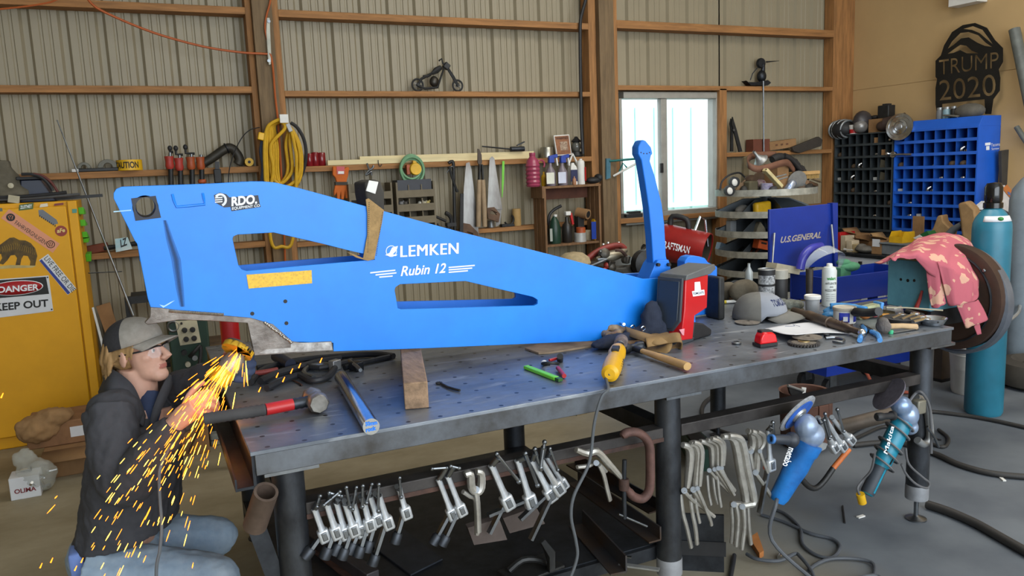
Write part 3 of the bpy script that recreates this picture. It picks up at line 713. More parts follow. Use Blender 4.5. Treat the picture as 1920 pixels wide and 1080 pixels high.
t_ = MB(); t_.tube([pt(280,740, y=2.985), pt(281,775, y=2.945), pt(283,808, y=2.925)],[.04,.038,.02],12); t_.build('shirt', mat('navy_shirt', '#2E3A56', .9, var=.15), man)
# jeans and boots
q = MB()
q.ell(pt(218,1040, y=3.06),(.165,.15,.13)); q.tube(smooth_path([RH+V((-.05,0,.0)), RH*.5+RK*.5, RK],4),[.12,.118,.114,.11,.106,.10,.096,.092,.085],18); q.ell(RK, (.085,.08,.08))
q.tube(smooth_path([LH+V((-.03,0,0)), LH*.5+LK*.5, LK],4),[.105,.103,.10,.098,.095,.09,.086,.082,.076],18); q.ell(LK, (.076,.072,.072))
for k_, a in ((RK, RA),(LK, LA)): q.tube([k_, k_*.5+a*.5, a+V((0,0,.02))],[.078,.07,.06],16)
fuse('jeans', q, JEAN, man, .006,5, disp=.014, dscale=.06)
for a in (RA, LA):
    q = MB(); q.tube([a+V((0,0,.05)), a+V((.0,0,-.01)), a+V((.06,-.012,-.04)), a+V((.17,-.03,-.05))],[.062,.056,.05,.038],14); q.ell(a+V((-.03,0,-.01)),.045)
    fuse('boot', q, BROWN, man, .006,2)
q = MB(); q.bar(pt(142,1028, y=2.97), pt(150,1075, y=2.97),.10,.05); q.build('shirt_tail', mat('blue_shirt', '#6E86C0', .9, var=.1), man, bevel=.012, sub=1)
# navy layer over the left palm and fingers, thumb left bare
q = MB()
for P in LF: q.tube(smooth_path(P[1:],4),[.0138]*13,10); q.ell(P[-1],.0135)
q.ell(pt(446,688, y=2.845),(.03,.024,.045))
fuse('work_glove', q, mat('navy_cover', '#3A4662', .8, var=.2), man, .004,2)

# ---------------------------------------------------------------- the grinder he holds
YEL2 = mat('grinder_yellow', '#C89A1C', .5, var=.2)
ga, gb = pt(345,797, y=2.685), pt(446,668, y=2.735); ax = (gb-ga).normalized(); L_ = (gb-ga).length
gr = thing('angle_grinder', 'yellow and grey angle grinder held against the cut frame edge', 'power tool', gb)
MB().lathe([(.012,-.02),(.020,-.015),(.027,0),(.029, L_*.25),(.026, L_*.45),(.031, L_*.62),(.031, L_*.8)], ga, 20, ax).build('motor_body', mat('tool_grey', '#4A4846', .5, var=.2), gr)
MB().lathe([(.0325, L_*.60),(.034, L_*.63),(.034, L_*.76),(.0325, L_*.79)], ga, 20, ax).build('yellow_collar', YEL2, gr)
MB().lathe([(.032, L_*.78),(.036, L_*.84),(.034, L_*.97),(.018, L_*1.04)], ga, 20, ax).build('gear_head', ALU, gr)
hc = ga+ax*(L_*.95); da = V((.55,.45,.70)).normalized()
ctr = pt(449,651, y=2.735)
MB().lathe([(.0,0),(.046,0),(.048,.004),(.048,.010),(0,.010)], ctr+da*-.004,28, da).build('cutting_disc', mat('abrasive', '#4A423A', .9, var=.3, scale=90), gr)
m = MB(); u = da.orthogonal().normalized(); w2 = da.cross(u); side_ = [ctr-da*.02+u*.052*math.cos(R(a))+w2*.052*math.sin(R(a)) for a in range(0,360,12)]
gd = [p for p in side_ if (p-ctr).dot(-ax) > -.025]
gd.sort(key=lambda p: math.atan2((p-ctr).dot(ax.cross(da)),(p-ctr).dot(-ax)))
m.prism([ctr-da*.02]+gd, da*.004)
n = len(gd); m.add(gd+[p+da*.018 for p in gd],[(i, i+1, n+i+1, n+i) for i in range(n-1)])
m.build('guard', YEL2, gr, solid=.002)
MB().cyl(hc, ctr-da*.016,.02,14).build('spindle', STEEL, gr)
cp = [ga-ax*.018, pt(330,820, y=2.66), pt(312,850, y=2.55), pt(300,880, y=2.50), pt(299,920, y=2.50), pt(303,985, y=2.48), pt(300,1030, y=2.46), pt(293,1085, y=2.45)]
e_ = cp[-1]; cp += [V((e_.x-.01, e_.y-.02,.2)), V((e_.x-.06, e_.y-.1,.012)), V((e_.x-.3, e_.y-.25,.008))]
MB().tube(smooth_path(cp, 6),.0048,8).build('power_cord', mat('grey_cord', '#5A5E62', .6, var=.1), gr)
# ---------------------------------------------------------------- sparks
sp = MB(); rnd = random.Random(11); src = pt(459,640, y=2.72)
for i in range(360):
    t = rnd.random()**.9
    a = R(rnd.gauss(126,9)) if t > .12 else R(rnd.gauss(118,12))
    d = 20+ 440*t*rnd.uniform(.5,1)
    x = 459+math.cos(a)*d; yy = 640+math.sin(a)*d+ (d/440)**2*90
    if yy > 1085 or x < 20: continue
    y3 = 2.70-.28*(d/440)+rnd.uniform(-.06,.03)
    if x < 350 and yy > 760: y3 = min(y3,2.56)
    c0 = pt(x, yy, y=y3)
    sl_ = math.atan2(math.sin(a)*d+2*(d/440)**2*90, math.cos(a)*d); ln = rnd.uniform(7,24) if d > 110 else rnd.uniform(12,34)
    c1 = pt(x+math.cos(sl_)*ln, yy+math.sin(sl_)*ln, y=y3-.008)
    sp.cur = rnd.choice((0,0,1)); sp.tube([c0, c0*.4+c1*.6, c1],[.0007, rnd.uniform(.0009,.0017),.0005],5)
for x, yy in ((2,746),(95,1055),(75,1065),(140,1070),(152,1055),(518,708),(530,716),(485,735),(545,700),(560,690),(600,680),(240,1045)):
    c0 = pt(x, yy, y=2.5); c1 = pt(x+4, yy-9, y=2.5); sp.cur = 0; sp.tube([c0, c1],[.002,.001],5)
one('grinding_sparks', 'spray of glowing orange sparks flying down from the grinder', 'sparks', sp, [mat('spark_orange', '#FF7A10', .5, var=0, emit=4), mat('spark_yellow', '#FFC040', .5, var=0, emit=5)])['kind'] = 'stuff'
# ================================================================ things along the back wall
YH = 6.235                                            # just in front of the girts
def base(px, py, y, z0=None):
    q = pt(px, py, y=y); return V((q.x, y, q.z if z0 is None else z0))
def hpx(px, pya, pyb, y): return pt(px, pya, y=y).z-pt(px, pyb, y=y).z
def turned(mb, px, y, z0, h, rpx, prof, n=20, pyr=None):   # upright turned body; prof in fractions of radius and height
    q = pt(px, 300 if pyr is None else pyr, y=y); r = sz(rpx, V((q.x, y, z0)))
    return mb.lathe([(a*r, b*h) for a, b in prof],(q.x, y, z0), n)
BOT = [(.9,0),(1,.03),(1,.62),(.9,.70),(.45,.80),(.35,.84),(.35,.97),(.3,1)]
CAN = [(.96,0),(1,.02),(1,.96),(.95,1),(.9,1),(.9,.97),(0,.97)]
TUBW = [(1,0),(1,1),(.8,1),(.8,.05),(0,.05)]
z31, z32, z33, z22, z42, z43 = G[3,1]+.0008, G[3,2]+.0008, G[3,3]+.0008, G[2,2]+.0008, G[4,2]+.0008, G[4,3]+.0008
YS = 6.315                                            # middle of a girt shelf

# --- cords on the wall, post and hook
OR = mat('orange_cord', '#A8521E', .6, var=.1)
P = [pt(p[0], p[1], y=p[2]) for p in ((150,-30,5.9),(170,5,5.95),(205,27,6.0),(290,62,6.1),(380,87,6.15),(450,98,6.17),(497,101,6.18),(507,103,6.175),(512,130,6.18),(516,180,6.18),(521,225,6.18),(526,300,6.18),(531,400,6.18),(535,500,6.18),(537,600,6.18))]
one('extension_cord', 'thin orange cord swagging from the upper wall to the wooden post', 'cord', MB().tube(smooth_path(P, 6),.008,6), OR)
P = [pt(p[0], p[1], y=6.18) for p in ((509,-40),(507,0),(500,28),(497,50),(500,70),(505,90))]
one('extension_cord', 'short orange cord dropping from above into the pale post bracket', 'cord', MB().tube(smooth_path(P, 5),.007,6), OR)
P = [pt(p[0], p[1], y=6.1) for p in ((-30,19),(0,17),(40,13),(75,8),(105,0),(140,-25))]
one('extension_cord', 'orange cord end crossing the topmost corner above the yellow locker', 'cord', MB().tube(smooth_path(P, 5),.006,6), OR)
br = thing('cord_bracket', 'pale metal cord bracket screwed to the wooden post', 'bracket', pt(505,120, y=YP))
MB().prism(pxp([(500,33),(506,33),(507,60),(509,105),(508,121),(504,122),(502,105),(499,60)], y=YP-.03),(0,.029,0)).build('bracket_plate', mat('pale_metal', '#B4B2A4', .6,.2), br, bevel=.004)
for yy in (40,114): q = pt(504, yy, y=YP-.031); MB().cyl(q, q+V((0,-.006,0)),.012,10).build('screw', STEEL, br)
hk = thing('cord_hook', 'dark square hook on the post holding the yellow cord coil', 'hook', pt(526,226, y=YP))
a = pt(526,228, y=YP); MB().bar(a, a+V((0,-.16,.01)),.03,.03).build('arm', BLACKM, hk); b2 = a+V((0,-.16,.01)); MB().bx(b2.x-.03, b2.x+.03, b2.y-.008, b2.y, b2.z-.03, b2.z+.03).build('end_plate', WHITE, hk)
yc = thing('extension_cord', 'thick coil of yellow extension cord hung on the wooden post', 'cord', pt(526,340, y=6.1))
YC_ = mat('yellow_cord', '#C69A14', .5, var=.12, scale=20); m = MB(); rnd = random.Random(4)
for i, (l, r_, bt) in enumerate(((496,512,352),(500,556,462),(507,563,350),(512,566,356),(503,548,344),(516,560,352),(498,540,348),(520,564,358))):
    yy = 6.06+.014*i; cx = (l+r_)/2
    P = [pt(523+(i % 3)*2,224+i*.6, y=yy), pt(512-(512-l)*.5-2,238, y=yy), pt(l, 275, y=yy), pt(l+1,320, y=yy), pt(l*.72+cx*.28, bt-12, y=yy), pt(cx, bt, y=yy), pt(r_*.75+cx*.25, bt-14, y=yy), pt(r_, 312, y=yy), pt(r_-4,272, y=yy), pt(540+(r_-540)*.2,240, y=yy)]
    m.tube(smooth_path(P+[P[0]],6)[:-1],.0125,8, closed=True)
m.build('coil', YC_, yc)
MB().box(pt(490,256, y=6.08),(.05,.05,.055), Euler((0, R(15),0))).build('plug', YEL, yc, bevel=.006)
MB().bar(pt(538,232, y=6.07), pt(545,247, y=6.07),.05,.03).build('tie', mat('grey_tape', '#A8A8A8', .5), yc, bevel=.004)
P = [pt(p[0], p[1], y=6.16) for p in ((545,230),(558,240),(570,262),(574,290),(570,315),(562,335),(552,352))]
one('rubber_hose', 'black hose looped behind the yellow cord coil on the post', 'hose', MB().tube(smooth_path(P, 5),.013,8), BLACK)
P = [pt(p[0], p[1], y=6.18) for p in ((493,262),(490,285),(494,310),(492,345),(497,365))]
one('rubber_hose', 'blue grey hose hanging at the coil edge on the post', 'hose', MB().tube(smooth_path(P, 5),.016,8), mat('blue_grey_hose', '#3A4A66', .6))
P = [pt(p[0], p[1], y=6.2) for p in ((487,239),(470,243),(456,255),(444,275),(436,295),(430,318),(428,345))]
one('wire', 'thin dark wire arching from the post down past the shelf', 'wire', MB().tube(smooth_path(P, 5),.004,6), BLACK)
one('whip_antenna', 'long thin grey rod leaning over the yellow locker against the wall', 'rod', MB().tube([pt(107,225, y=6.2), pt(168,382, y=6.08), pt(250,592, y=5.9)],[.004,.006,.009],8), STEEL)

# --- left shelf (first bay)
st = thing('dark_tray', 'flat dark bar lying on the shelf under arched brackets', 'bar', base(180,322, YS, z31))
a, b2 = base(136,322, YS, z31+.012), base(222,318, YS, z31+.012); MB().bar(a, b2,.1,.022).build('bar', BLACKM, st, bevel=.003)
MB().bar(a+V((.0,-.052,0)), a+V((.04,-.052,0)),.004,.02).build('pale_end', WHITE, st)
for (x, xl, xr, top, lb) in ((158,146,172,308, 'arched grey bracket on the shelf, nearer the yellow locker'),(203,183,222,304, 'arched grey bracket on the shelf beside the caution tape')):
    zb = z31+.0235; h = hpx(x, top, 320, YS-.02); W_ = (pt(xr, 318, y=YS).x-pt(xl, 318, y=YS).x)/2; c0 = base(x, 318, YS-.03, zb)
    P = [c0+V((W_*math.cos(R(a)),0, h*max(0, math.sin(R(a))))) for a in range(0,181,15)]
    Q = [c0+V((W_*.45*math.cos(R(a)),0, h*.55*max(0, math.sin(R(a))))) for a in range(180,-1,-15)]
    one('arched_bracket', lb, 'bracket', MB().prism(P+Q, (0,.05,0)), mat('grey_cast', '#6A685E', .6,.3), 'arched brackets on the wall shelf', bevel=.003)
tp = thing('caution_tape', 'yellow roll of caution tape with black letters on the shelf', 'tape', base(244,320, YS, z31))
c0 = base(244,320, YS-.01, z31); r_ = sz(22, c0); h = hpx(244,302,322, YS-.1)
MB().lathe([(r_*.55,0),(r_, 0),(r_, h),(r_*.55, h),(r_*.55,0)], c0,40).build('roll', YEL, tp)
m = MB(); m.text('CAUTION', (0,0,0),(r_*2.1,0,0),(0,0, h*.62),(0,0,0), th=0, bold=.03)
for i, v_ in enumerate(m.v):
    a = R(-90)+(v_.x-r_*1.35)/r_; m.v[i] = c0+V(((r_+.001)*math.cos(a),(r_+.001)*math.sin(a), v_.z+h*.2))
m.build('lettering', INK, tp, smooth=0)
OC = mat('clamp_orange', '#A04A22', .5, var=.2); RC = mat('clamp_red', '#A8362C', .5, var=.2)
for i, (x, t0, s0, s1, mm, lb) in enumerate(((319,277,294,317, RC, 'pipe clamp with red head and straight crank, nearest the tape roll'),(337,277,299,320, RC, 'pipe clamp with red head and bent crank hanging over the shelf'),(359,275,297,318, OC, 'pipe clamp with orange head and long crank beside the bent exhaust'),(377,288,298,318, OC, 'short pipe clamp with orange head below the bent exhaust'))):
    cl = thing('pipe_clamp', lb, 'clamp', pt(x, 340, y=YH-.03), group='pipe clamps over the left shelf'); yy = YH-.03
    MB().cyl(pt(x+3,400, y=yy), pt(x+1,312, y=yy),.018,12).build('pipe', BLACKM, cl)
    MB().lathe([(.02,0),(.03,.02),(.026,.05),(.032,.09),(.03, hpx(x, s0, s1, yy))], pt(x, s1, y=yy),14).build('head', mm, cl)
    MB().cyl(pt(x, s0+1, y=yy), pt(x, s0-8, y=yy),.011,10).build('screw', STEEL, cl)
    if i < 3:
        hx = (0,-7,-11)[i]
        MB().tube([pt(x+6, s0-9, y=yy), pt(x, s0-9, y=yy), pt(x+hx, s0-10, y=yy), pt(x+hx-.5, t0+2, y=yy)],.009,8).build('crank', BLACKM, cl)
        MB().ell(pt(x+hx-.5, t0+1, y=yy),(.016,.016,.02)).build('crank_knob', BLACK, cl)
    else: MB().ell(pt(x+2,340, y=yy),(.03,.025,.02)).build('tail_jaw', OC, cl)
cl = thing('hand_clamp', 'small black clamp hanging from the shelf edge above the blue frame', 'clamp', pt(407,340, y=YH-.03))
MB().bar(pt(407,303, y=YH-.03), pt(408,350, y=YH-.03),.02,.03).build('bar', BLACKM, cl); MB().box(pt(408,330, y=YH-.03),(.05,.05,.1)).build('jaw', BLACK, cl, bevel=.005)
ex = thing('exhaust_pipe', 'bent dark exhaust pipe lying on the shelf left of the post', 'pipe', base(410,312, YS, z31))
P = [base(372,311, YS-.02), pt(395,298, y=YS-.02), pt(418,282, y=YS-.02), pt(430,277, y=YS-.02), pt(440,283, y=YS-.02), pt(449,298, y=YS-.02), base(446,308, YS-.02)]
P = smooth_path(P, 4); MB().tube(P, .034,14).build('pipe', mat('sooty_steel', '#3A362E', .55,.4, var=.4), ex)
MB().torus(P[10],.036,.006,(P[11]-P[9]),18,6).build('collar', DSTEEL, ex)
sp_ = thing('tape_dispenser', 'small yellow spool with dark core on the shelf beside the post', 'spool', base(466,312, YS, z31))
c0 = base(466,304, YS-.02); r_ = c0.z-z31; MB().lathe([(r_*.35,0),(r_, 0),(r_, .09),(r_*.35,.09),(r_*.35,0)], c0+V((0,-.045,0)),24,(0,1,0)).build('spool', YEL, sp_)
MB().cyl(c0+V((0,-.05,0)), c0+V((0,.04,0)), r_*.34,14).build('core', BLACK, sp_)

# --- red tubes, laths, gloves, hooks (second bay)
for i, (x, t0, lb) in enumerate(((580,286, 'red glass tube on the shelf, closest to the post'),(591,284, 'red glass tube on the shelf, tallest of the three'),(603,285, 'wide red glass tube on the shelf beside the pale laths'))):
    m = MB(); turned(m, x, YS+.01*i, z32, hpx(x, t0,310, YS),6.5 if i < 2 else 7.5,[(.9,0),(1,.04),(1,.96),(.9,1),(.8,1),(.8,.08),(0,.08)])
    one('votive_tube', lb, 'tube', m, mat('red_glass', '#7A1A20', .15, var=.1), 'red tubes on the shelf')
LATH = mat('pale_lath', '#D8C89A', .7, var=.12, scale=3, stretch=(1,15,15))
a, b2 = base(614,308,6.275, z32+.02), base(838,302,6.275, z32+.02); one('wood_lath', 'pale wooden lath lying along the shelf edge beside the red tubes', 'lath', MB().bar(a, b2,.03,.038), LATH)
a, b2 = base(674,302,6.34, z32+.032), base(1000,292,6.34, z32+.032); one('wood_lath', 'long pale wooden lath at the back of the shelf behind the saws', 'lath', MB().bar(a, b2,.03,.062), LATH)
GLO = mat('glove_orange', '#C0601E', .8, var=.15); GLD = mat('glove_dark', '#3E3A34', .85)
gv = thing('work_gloves', 'pair of orange work gloves with red card hung on the shelf edge', 'gloves', pt(640,370, y=YH-.03)); yy = YH-.045
MB().prism(pxp([(624,312),(631,312),(634,316),(646,316),(650,313),(655,314),(653,330),(651,336),(650,342),(631,342),(629,333),(624,328)], y=yy),(0,.03,0)).build('glove', GLO, gv, bevel=.006)
MB().prism(pxp([(630,342),(651,342),(652,348),(654,356),(653,372),(648,372),(647,362),(645,374),(640,374),(639,363),(637,374),(632,374),(631,362),(627,368),(626,360),(628,350)], y=yy+.004),(0,.024,0)).build('glove', GLO, gv, bevel=.005)
MB().prism(pxp([(629,341),(652,341),(652,347),(629,347)], y=yy-.004),(0,.034,0)).build('cuff', GLD, gv)
MB().prism(pxp([(631,312),(646,312),(646,327),(632,327)], y=yy-.004),(0,.003,0)).build('hang_card', RED, gv)
MB().prism(pxp([(634,321),(645,321),(645,326),(634,326)], y=yy-.006),(0,.002,0)).build('card_text_panel', WHITE, gv)
ca = thing('snap_hook', 'silver snap hooks hanging from the shelf above the sling tag', 'hook', pt(692,330, y=YH-.02)); yy = YH-.02
for P in ([(688,306),(690,312),(693,318),(699,314),(700,310)],[(694,318),(688,324),(686,328),(691,326),(696,322),(697,329)]): MB().tube(smooth_path([pt(a, b, y=yy) for a, b in P],4),.008,8).build('hook', STEEL, ca)
hr = thing('air_hose', 'pale green hose coiled on the shelf hook beside the loppers', 'hose', pt(771,345, y=YH-.03)); c0 = pt(771,317, y=YH-.03); HG = mat('hose_green', '#6E9A74', .5, var=.1)
for k, (rx, rz, dz) in enumerate(((21,24,0),(20,22,.018),(22,25,-.012),(19.5,21,.006),(21,23,-.02),(22.5,26,-.006))):
    m = MB(); m.tube([c0+V((sz(rx, c0)*math.cos(R(a)),-.02*(k % 3)+.01, sz(rz, c0)*math.sin(R(a))+dz)) for a in range(0,360,10)],.009,8, closed=True); m.build('hose_turn', HG, hr)
yg = thing('chalk_reel', 'small yellow reel hanging inside the green hose coil', 'reel', pt(776,328, y=YH-.02))
MB().lathe([(.0,0),(.045,0),(.05,.01),(.05,.04),(0,.045)], pt(777,317, y=YH-.01)+V((0,-.045,0)),20,(0,1,0)).build('body', YEL, yg); MB().box(pt(777,307, y=YH-.03),(.03,.03,.05)).build('clip', YEL, yg)
MB().box(pt(765,318, y=YH-.02),(.03,.03,.08)).build('tag', OC, yg, bevel=.004)
one('wire_hook', 'thin bent wire hook on the pale laths left of the hose', 'hook', MB().tube(smooth_path([pt(a, b, y=6.25) for a, b in ((709,300),(710,308),(713,312),(716,308))],4),.003,6), BLACKM)
wr_ = thing('pry_bar', 'long dark pry bar hung head up on the shelf', 'pry bar', pt(850,420, y=YH-.03)); yy = YH-.03
MB().tube(smooth_path([pt(a, b, y=yy) for a, b in ((841,306),(846,303),(850,308),(851,350),(853,432))],4),.014,10).build('shaft', BLACKM, wr_)
MB().tube(smooth_path([pt(a, b, y=yy-.012) for a, b in ((842,312),(847,330),(853,348),(858,360))],3),.011,8).build('side_arm', BLACKM, wr_)
MB().tube(smooth_path([pt(a, b, y=yy-.01) for a, b in ((838,324),(842,318),(848,312),(852,320))],3),.006,6).build('clip', STEEL, wr_)
one('steel_strip', 'short black steel strip hanging between pry bar and first saw', 'strip', MB().bar(pt(866,363, y=YH-.02), pt(865,440, y=YH-.02),.012,.03), BLACKM)
SAW = mat('saw_steel', '#A8A8A6', .4,.75, hex2='#6E6660', scale=5, stretch=(1,1,.4)); SWH = mat('saw_handle', '#5E4634', .7, var=.3)
def handsaw(lb, bl, hdl, y):
    s_ = thing('hand_saw', lb, 'saw', pt(bl[2][0], bl[2][1], y=y), group='hand saws hung on the shelf edge')
    MB().prism(pxp(bl, y=y),(0,.003,0)).build('blade', SAW, s_)
    o, hole = hdl; o2_ = pt(0,0, y=y)
    f = lambda L: [(p.x, p.z) for p in pxp(L, y=y)]
    MB().plate([f(o), f(hole)],(0, y-.012,0),(1,0,0),(0,0,1),(0,1,0),.026).build('handle', SWH, s_, bevel=.003)
    return s_
handsaw('hand saw with bright scratched blade hanging left of the loppers', [(874,306),(880,304),(884,318),(893,390),(898,442),(866,430),(870,350)],([(868,418),(880,420),(896,436),(898,452),(866,448)],[(875,434),(886,437),(886,445),(874,443)]), YH-.012)
handsaw('hand saw with dark gridded handle hanging right of the loppers', [(918,297),(923,293),(927,297),(942,393),(930,392),(914,390)],([(912,390),(926,388),(937,401),(934,417),(914,410)],[(918,396),(925,396),(931,403),(918,401)]), YH-.012)
one('saw_backing_strip', 'narrow silver strip beside the gridded saw handle', 'strip', MB().prism(pxp([(930,360),(941,385),(938,420),(930,425)], y=YH+.01),(0,.003,0)), SAW)
lp = thing('loppers', 'long handled loppers with two pale wooden handles hung blade up', 'loppers', pt(903,425, y=YH-.05)); yy = YH-.05
MB().prism(pxp([(896,279),(899,280),(903,290),(904,305),(900,312),(896,305)], y=yy),(0,.012,0)).build('blade', mat('old_blade', '#4A4038', .5,.5), lp)
for a, b2, c1, d in ((899,308,897,425),(903,308,909,425)):
    MB().bar(pt(a, b2, y=yy), pt(a*.6+c1*.4,342, y=yy),.012,.03,(0,1,0)).build('shank', BLACKM, lp); MB().tube([pt(a*.6+c1*.4,337, y=yy), pt(a*.2+c1*.8,390, y=yy), pt(c1, d, y=yy)],[.019,.022,.02],10).build('handle', mat('pale_handle', '#9A8468', .7, var=.2), lp)
one('green_strap', 'bright green strap hanging from the shelf beside the gridded saw', 'strap', MB().prism(pxp([(942,302),(946,302),(945,340),(942,370),(941,370),(941,340)], y=YH-.01),(0,.006,0)), mat('lime', '#78C84A', .7, var=.1))
gg = thing('grease_gun', 'dark grease gun with long thin tube lying on the pale lath', 'tool', base(940,292,6.32, z32+.065)); zz = z32+.085
MB().tube([base(905,290,6.28, zz+.03), base(958,294,6.3, zz)],.006,8).build('tube', DSTEEL, gg); MB().cyl(base(958,294,6.3, zz), base(983,293,6.3, zz),.022,12).build('barrel', DSTEEL, gg)
MB().bar(base(970,293,6.3, zz+.03), base(984,289,6.3, zz+.06),.02,.01).build('lever', DSTEEL, gg)

# --- parts organisers
ORG = mat('organiser_tan', '#6E6450', .7, var=.15)
for nm, x0, x1, tiers, lb, yb in (('left', 652,733,(362,388,412), 'tan parts organiser hung on the wall behind the sling', 6.2),('right', 740,812,(358,384,408), 'tan parts organiser with dark bins under the green hose', 6.2)):
    og = thing('parts_organiser', lb, 'organiser', pt(x0,420, y=yb), group='parts organisers on the wall')
    top = 342 if nm == 'left' else 339
    xa, xb = pt(x0,380, y=yb).x, pt(x1,380, y=yb).x; zt, zb = pt(x1, top, y=yb).z, pt(x1,440, y=yb).z
    MB().bx(xa, xb, yb+.1, yb+.11, zb, zt).build('back_panel', ORG, og)
    for k_, xx in ((0, xa),(1, xb-.014)): MB().bx(xx, xx+.014, yb-.06, yb+.1, zb, zt).build('side_panel', ORG, og)
    for ty in tiers:
        z_ = pt((x0+x1)/2, ty, y=yb-.06).z
        m = MB(); m.bx(xa+.014, xb-.014, yb-.05, yb+.1, z_-.05, z_-.04); m.bx(xa+.014, xb-.014, yb-.06, yb-.05, z_-.05, z_+.008); tr = m.build('tray', ORG, og)
        for k_ in (1,2): xx = xa+(xb-xa)*k_/3; MB().bx(xx-.004, xx+.004, yb-.05, yb+.1, z_-.04, z_+.05).build('divider', ORG, tr)
        if nm == 'right' and ty == 358: MB().bx(xa+.02, xb-.02, yb-.04, yb+.09, z_-.039, z_+.09).build('dark_bin', mat('dark_bin', '#2A2C34', .5), tr)
for i, (x, ty) in enumerate(((752,384),(760,384),(788,384),(795,384),(801,383))):
    q = pt(x, ty, y=6.19); one('plastic_fitting', ('grey', 'dark', 'white', 'cream', 'yellowish')[i]+' fitting in the middle tray of the dark binned organiser', 'fitting', MB().ell(q+V((0,0,.012)),(.022,.03,.02)).cyl(q+V((-.01,0,.01)), q+V((.02,-.02,.03)),.008,8), mat('fit%d' % i, ('#707070', '#44403A', '#C8C4B8', '#B0A890', '#B0A060')[i],.6), 'fittings in the organiser')
cc = thing('bench_clamp', 'dark cast clamp on the wall beside the parts organiser', 'clamp', pt(832,430, y=YH-.03)); c0 = pt(832,415, y=YH-.03)
MB().torus(c0,.07,.018,(0,1,0),20,8,-30,210).build('jaw_frame', BLACKM, cc); MB().cyl(c0+V((-.1,0,.06)), c0+V((.02,0,.0)),.012,10).build('screw', BLACKM, cc); MB().box(c0+V((.06,0,-.03)),(.08,.06,.03)).build('foot', BLACKM, cc)
# --- girt four
m = MB(); turned(m, 969, YS, z42, hpx(969,393,425, YS),8,[(.95,0),(1,.02),(1,.97),(.95,1)], pyr=410); one('wax_block', 'tan cylinder standing on the lower shelf beside the wooden crate', 'cylinder', m, mat('tan_wax', '#B08E58', .7, var=.1))
bt = thing('tape_gun', 'small dark hand tool on the lower shelf beside tan cylinder', 'tool', base(951,425, YS, z42)); c0 = base(951,425, YS-.02, z42)
MB().box(c0+V((0,0,.012)),(.12,.05,.024)).build('base', BLACKM, bt, bevel=.003); MB().torus(c0+V((.02,0,.06)),.045,.008,(0,1,0),14,6,-10,200).build('handle', BLACKM, bt)
one('green_tin', 'small pale tin behind the gridded saw on the lower shelf', 'tin', turned(MB(),921, YS+.03, z42,.06,6, CAN, pyr=420), ALU)

# --- chopper model
yy = 6.31; ch = thing('model_motorcycle', 'small black metal chopper motorcycle standing on the upper girt', 'model', base(822,172, yy, z22)); BK = BLACKM
r1, r2 = sz(12.5, pt(783,160, y=yy)), sz(11.5, pt(858,160, y=yy)); c1, c2 = base(783,160, yy, z22+r1), base(858,160, yy, z22+r2)
for c0, r_ in ((c1, r1),(c2, r2)):
    wh = MB().torus(c0, r_-.008,.008,(0,1,0),28,8).build('wheel', BK, ch); m = MB(); m.cyl(c0+V((0,-.02,0)), c0+V((0,.02,0)),.01,10); m.build('hub', BK, wh)
    m = MB()
    for a in range(0,180,30): d = V((math.cos(R(a)),0, math.sin(R(a))))*(r_-.01); m.cyl(c0-d, c0+d, .002,5)
    m.build('spokes', STEEL, wh)
def L_(name, P, r, mm=BK): return MB().tube([pt(a, b, y=yy) for a, b in P], r, 8).build(name, mm, ch)
L_('frame', [(783,160),(797,166),(820,164),(833,126),(805,140),(790,148),(783,160)],.011); L_('fork', [(833,118),(846,140),(858,160)],.010); L_('fork', [(836,121),(850,142),(859,158)],.007)
L_('handlebar', [(823,114),(828,110),(830,118),(836,124)],.007); L_('fuel_tank', [(810,138),(818,132),(827,126)],[.012,.026,.018]); L_('seat', [(793,142),(801,143),(808,140)],[.006,.013,.008])
MB().ell(pt(814,153, y=yy),(.04,.03,.045)).build('engine', mat('model_engine', '#3E3A34', .4,.7), ch); MB().box(pt(837,124, y=yy),(.05,.04,.05), Euler((0, R(40),0))).build('headlight', BK, ch, bevel=.006)

# --- crate shelf by the post
CW = mat('crate_wood', '#7A5A3C', .8, var=.3, scale=3, stretch=(10,10,1.5), bump=.15)
yf, yb = 6.04,6.25; xa, xb = pt(1021,400, y=yf).x, pt(1128,400, y=yf).x; zt = pt(1075,347, y=yf).z; zm = pt(1075,456, y=yf).z
cr = thing('wooden_crate_shelf', 'rough wooden crate shelving full of bottles beside the post', 'shelf', ((xa+xb)/2, yf, 0))
MB().bx(xa, xb, yf, yb, zt-.02, zt).build('top_board', CW, cr, bevel=.002); MB().bx(xa+.02, xb-.02, yf+.01, yb, zm-.018, zm).build('shelf_board', CW, cr, bevel=.002); MB().bx(xa+.02, xb-.02, yf+.01, yb, .3,.318).build('shelf_board', CW, cr, bevel=.002)
for xx in (xa, xb-.025):
    for y0, y1 in ((yf, yf+.055),(yf+.075, yf+.13),(yf+.15, yb)): MB().bx(xx, xx+.02, y0, y1,0, zt-.02).build('side_slat', CW, cr, bevel=.002)
MB().bx(xa-.02, xa, yf-.01, yb, zt-.10, zt+.004).build('end_board', CW, cr, bevel=.002); MB().bx(xa+.02, xb-.03, yb-.02, yb, zt-.12, zt-.02).build('back_board', mat('red_brown_wood', '#5A3424', .8, var=.2), cr)
zt += .0008; zm += .0008; yq = 6.14
def vessel(name, lb, cat, x, b_, t_, z0, r, prof, m_, y=yq, group=None, n=20):
    o = thing(name, lb, cat, base(x, b_, y, z0), group=group); turned(mb := MB(), x, y, z0, hpx(x, t_, b_, y), r, prof, n, pyr=b_); mb.build('body', m_, o); return o
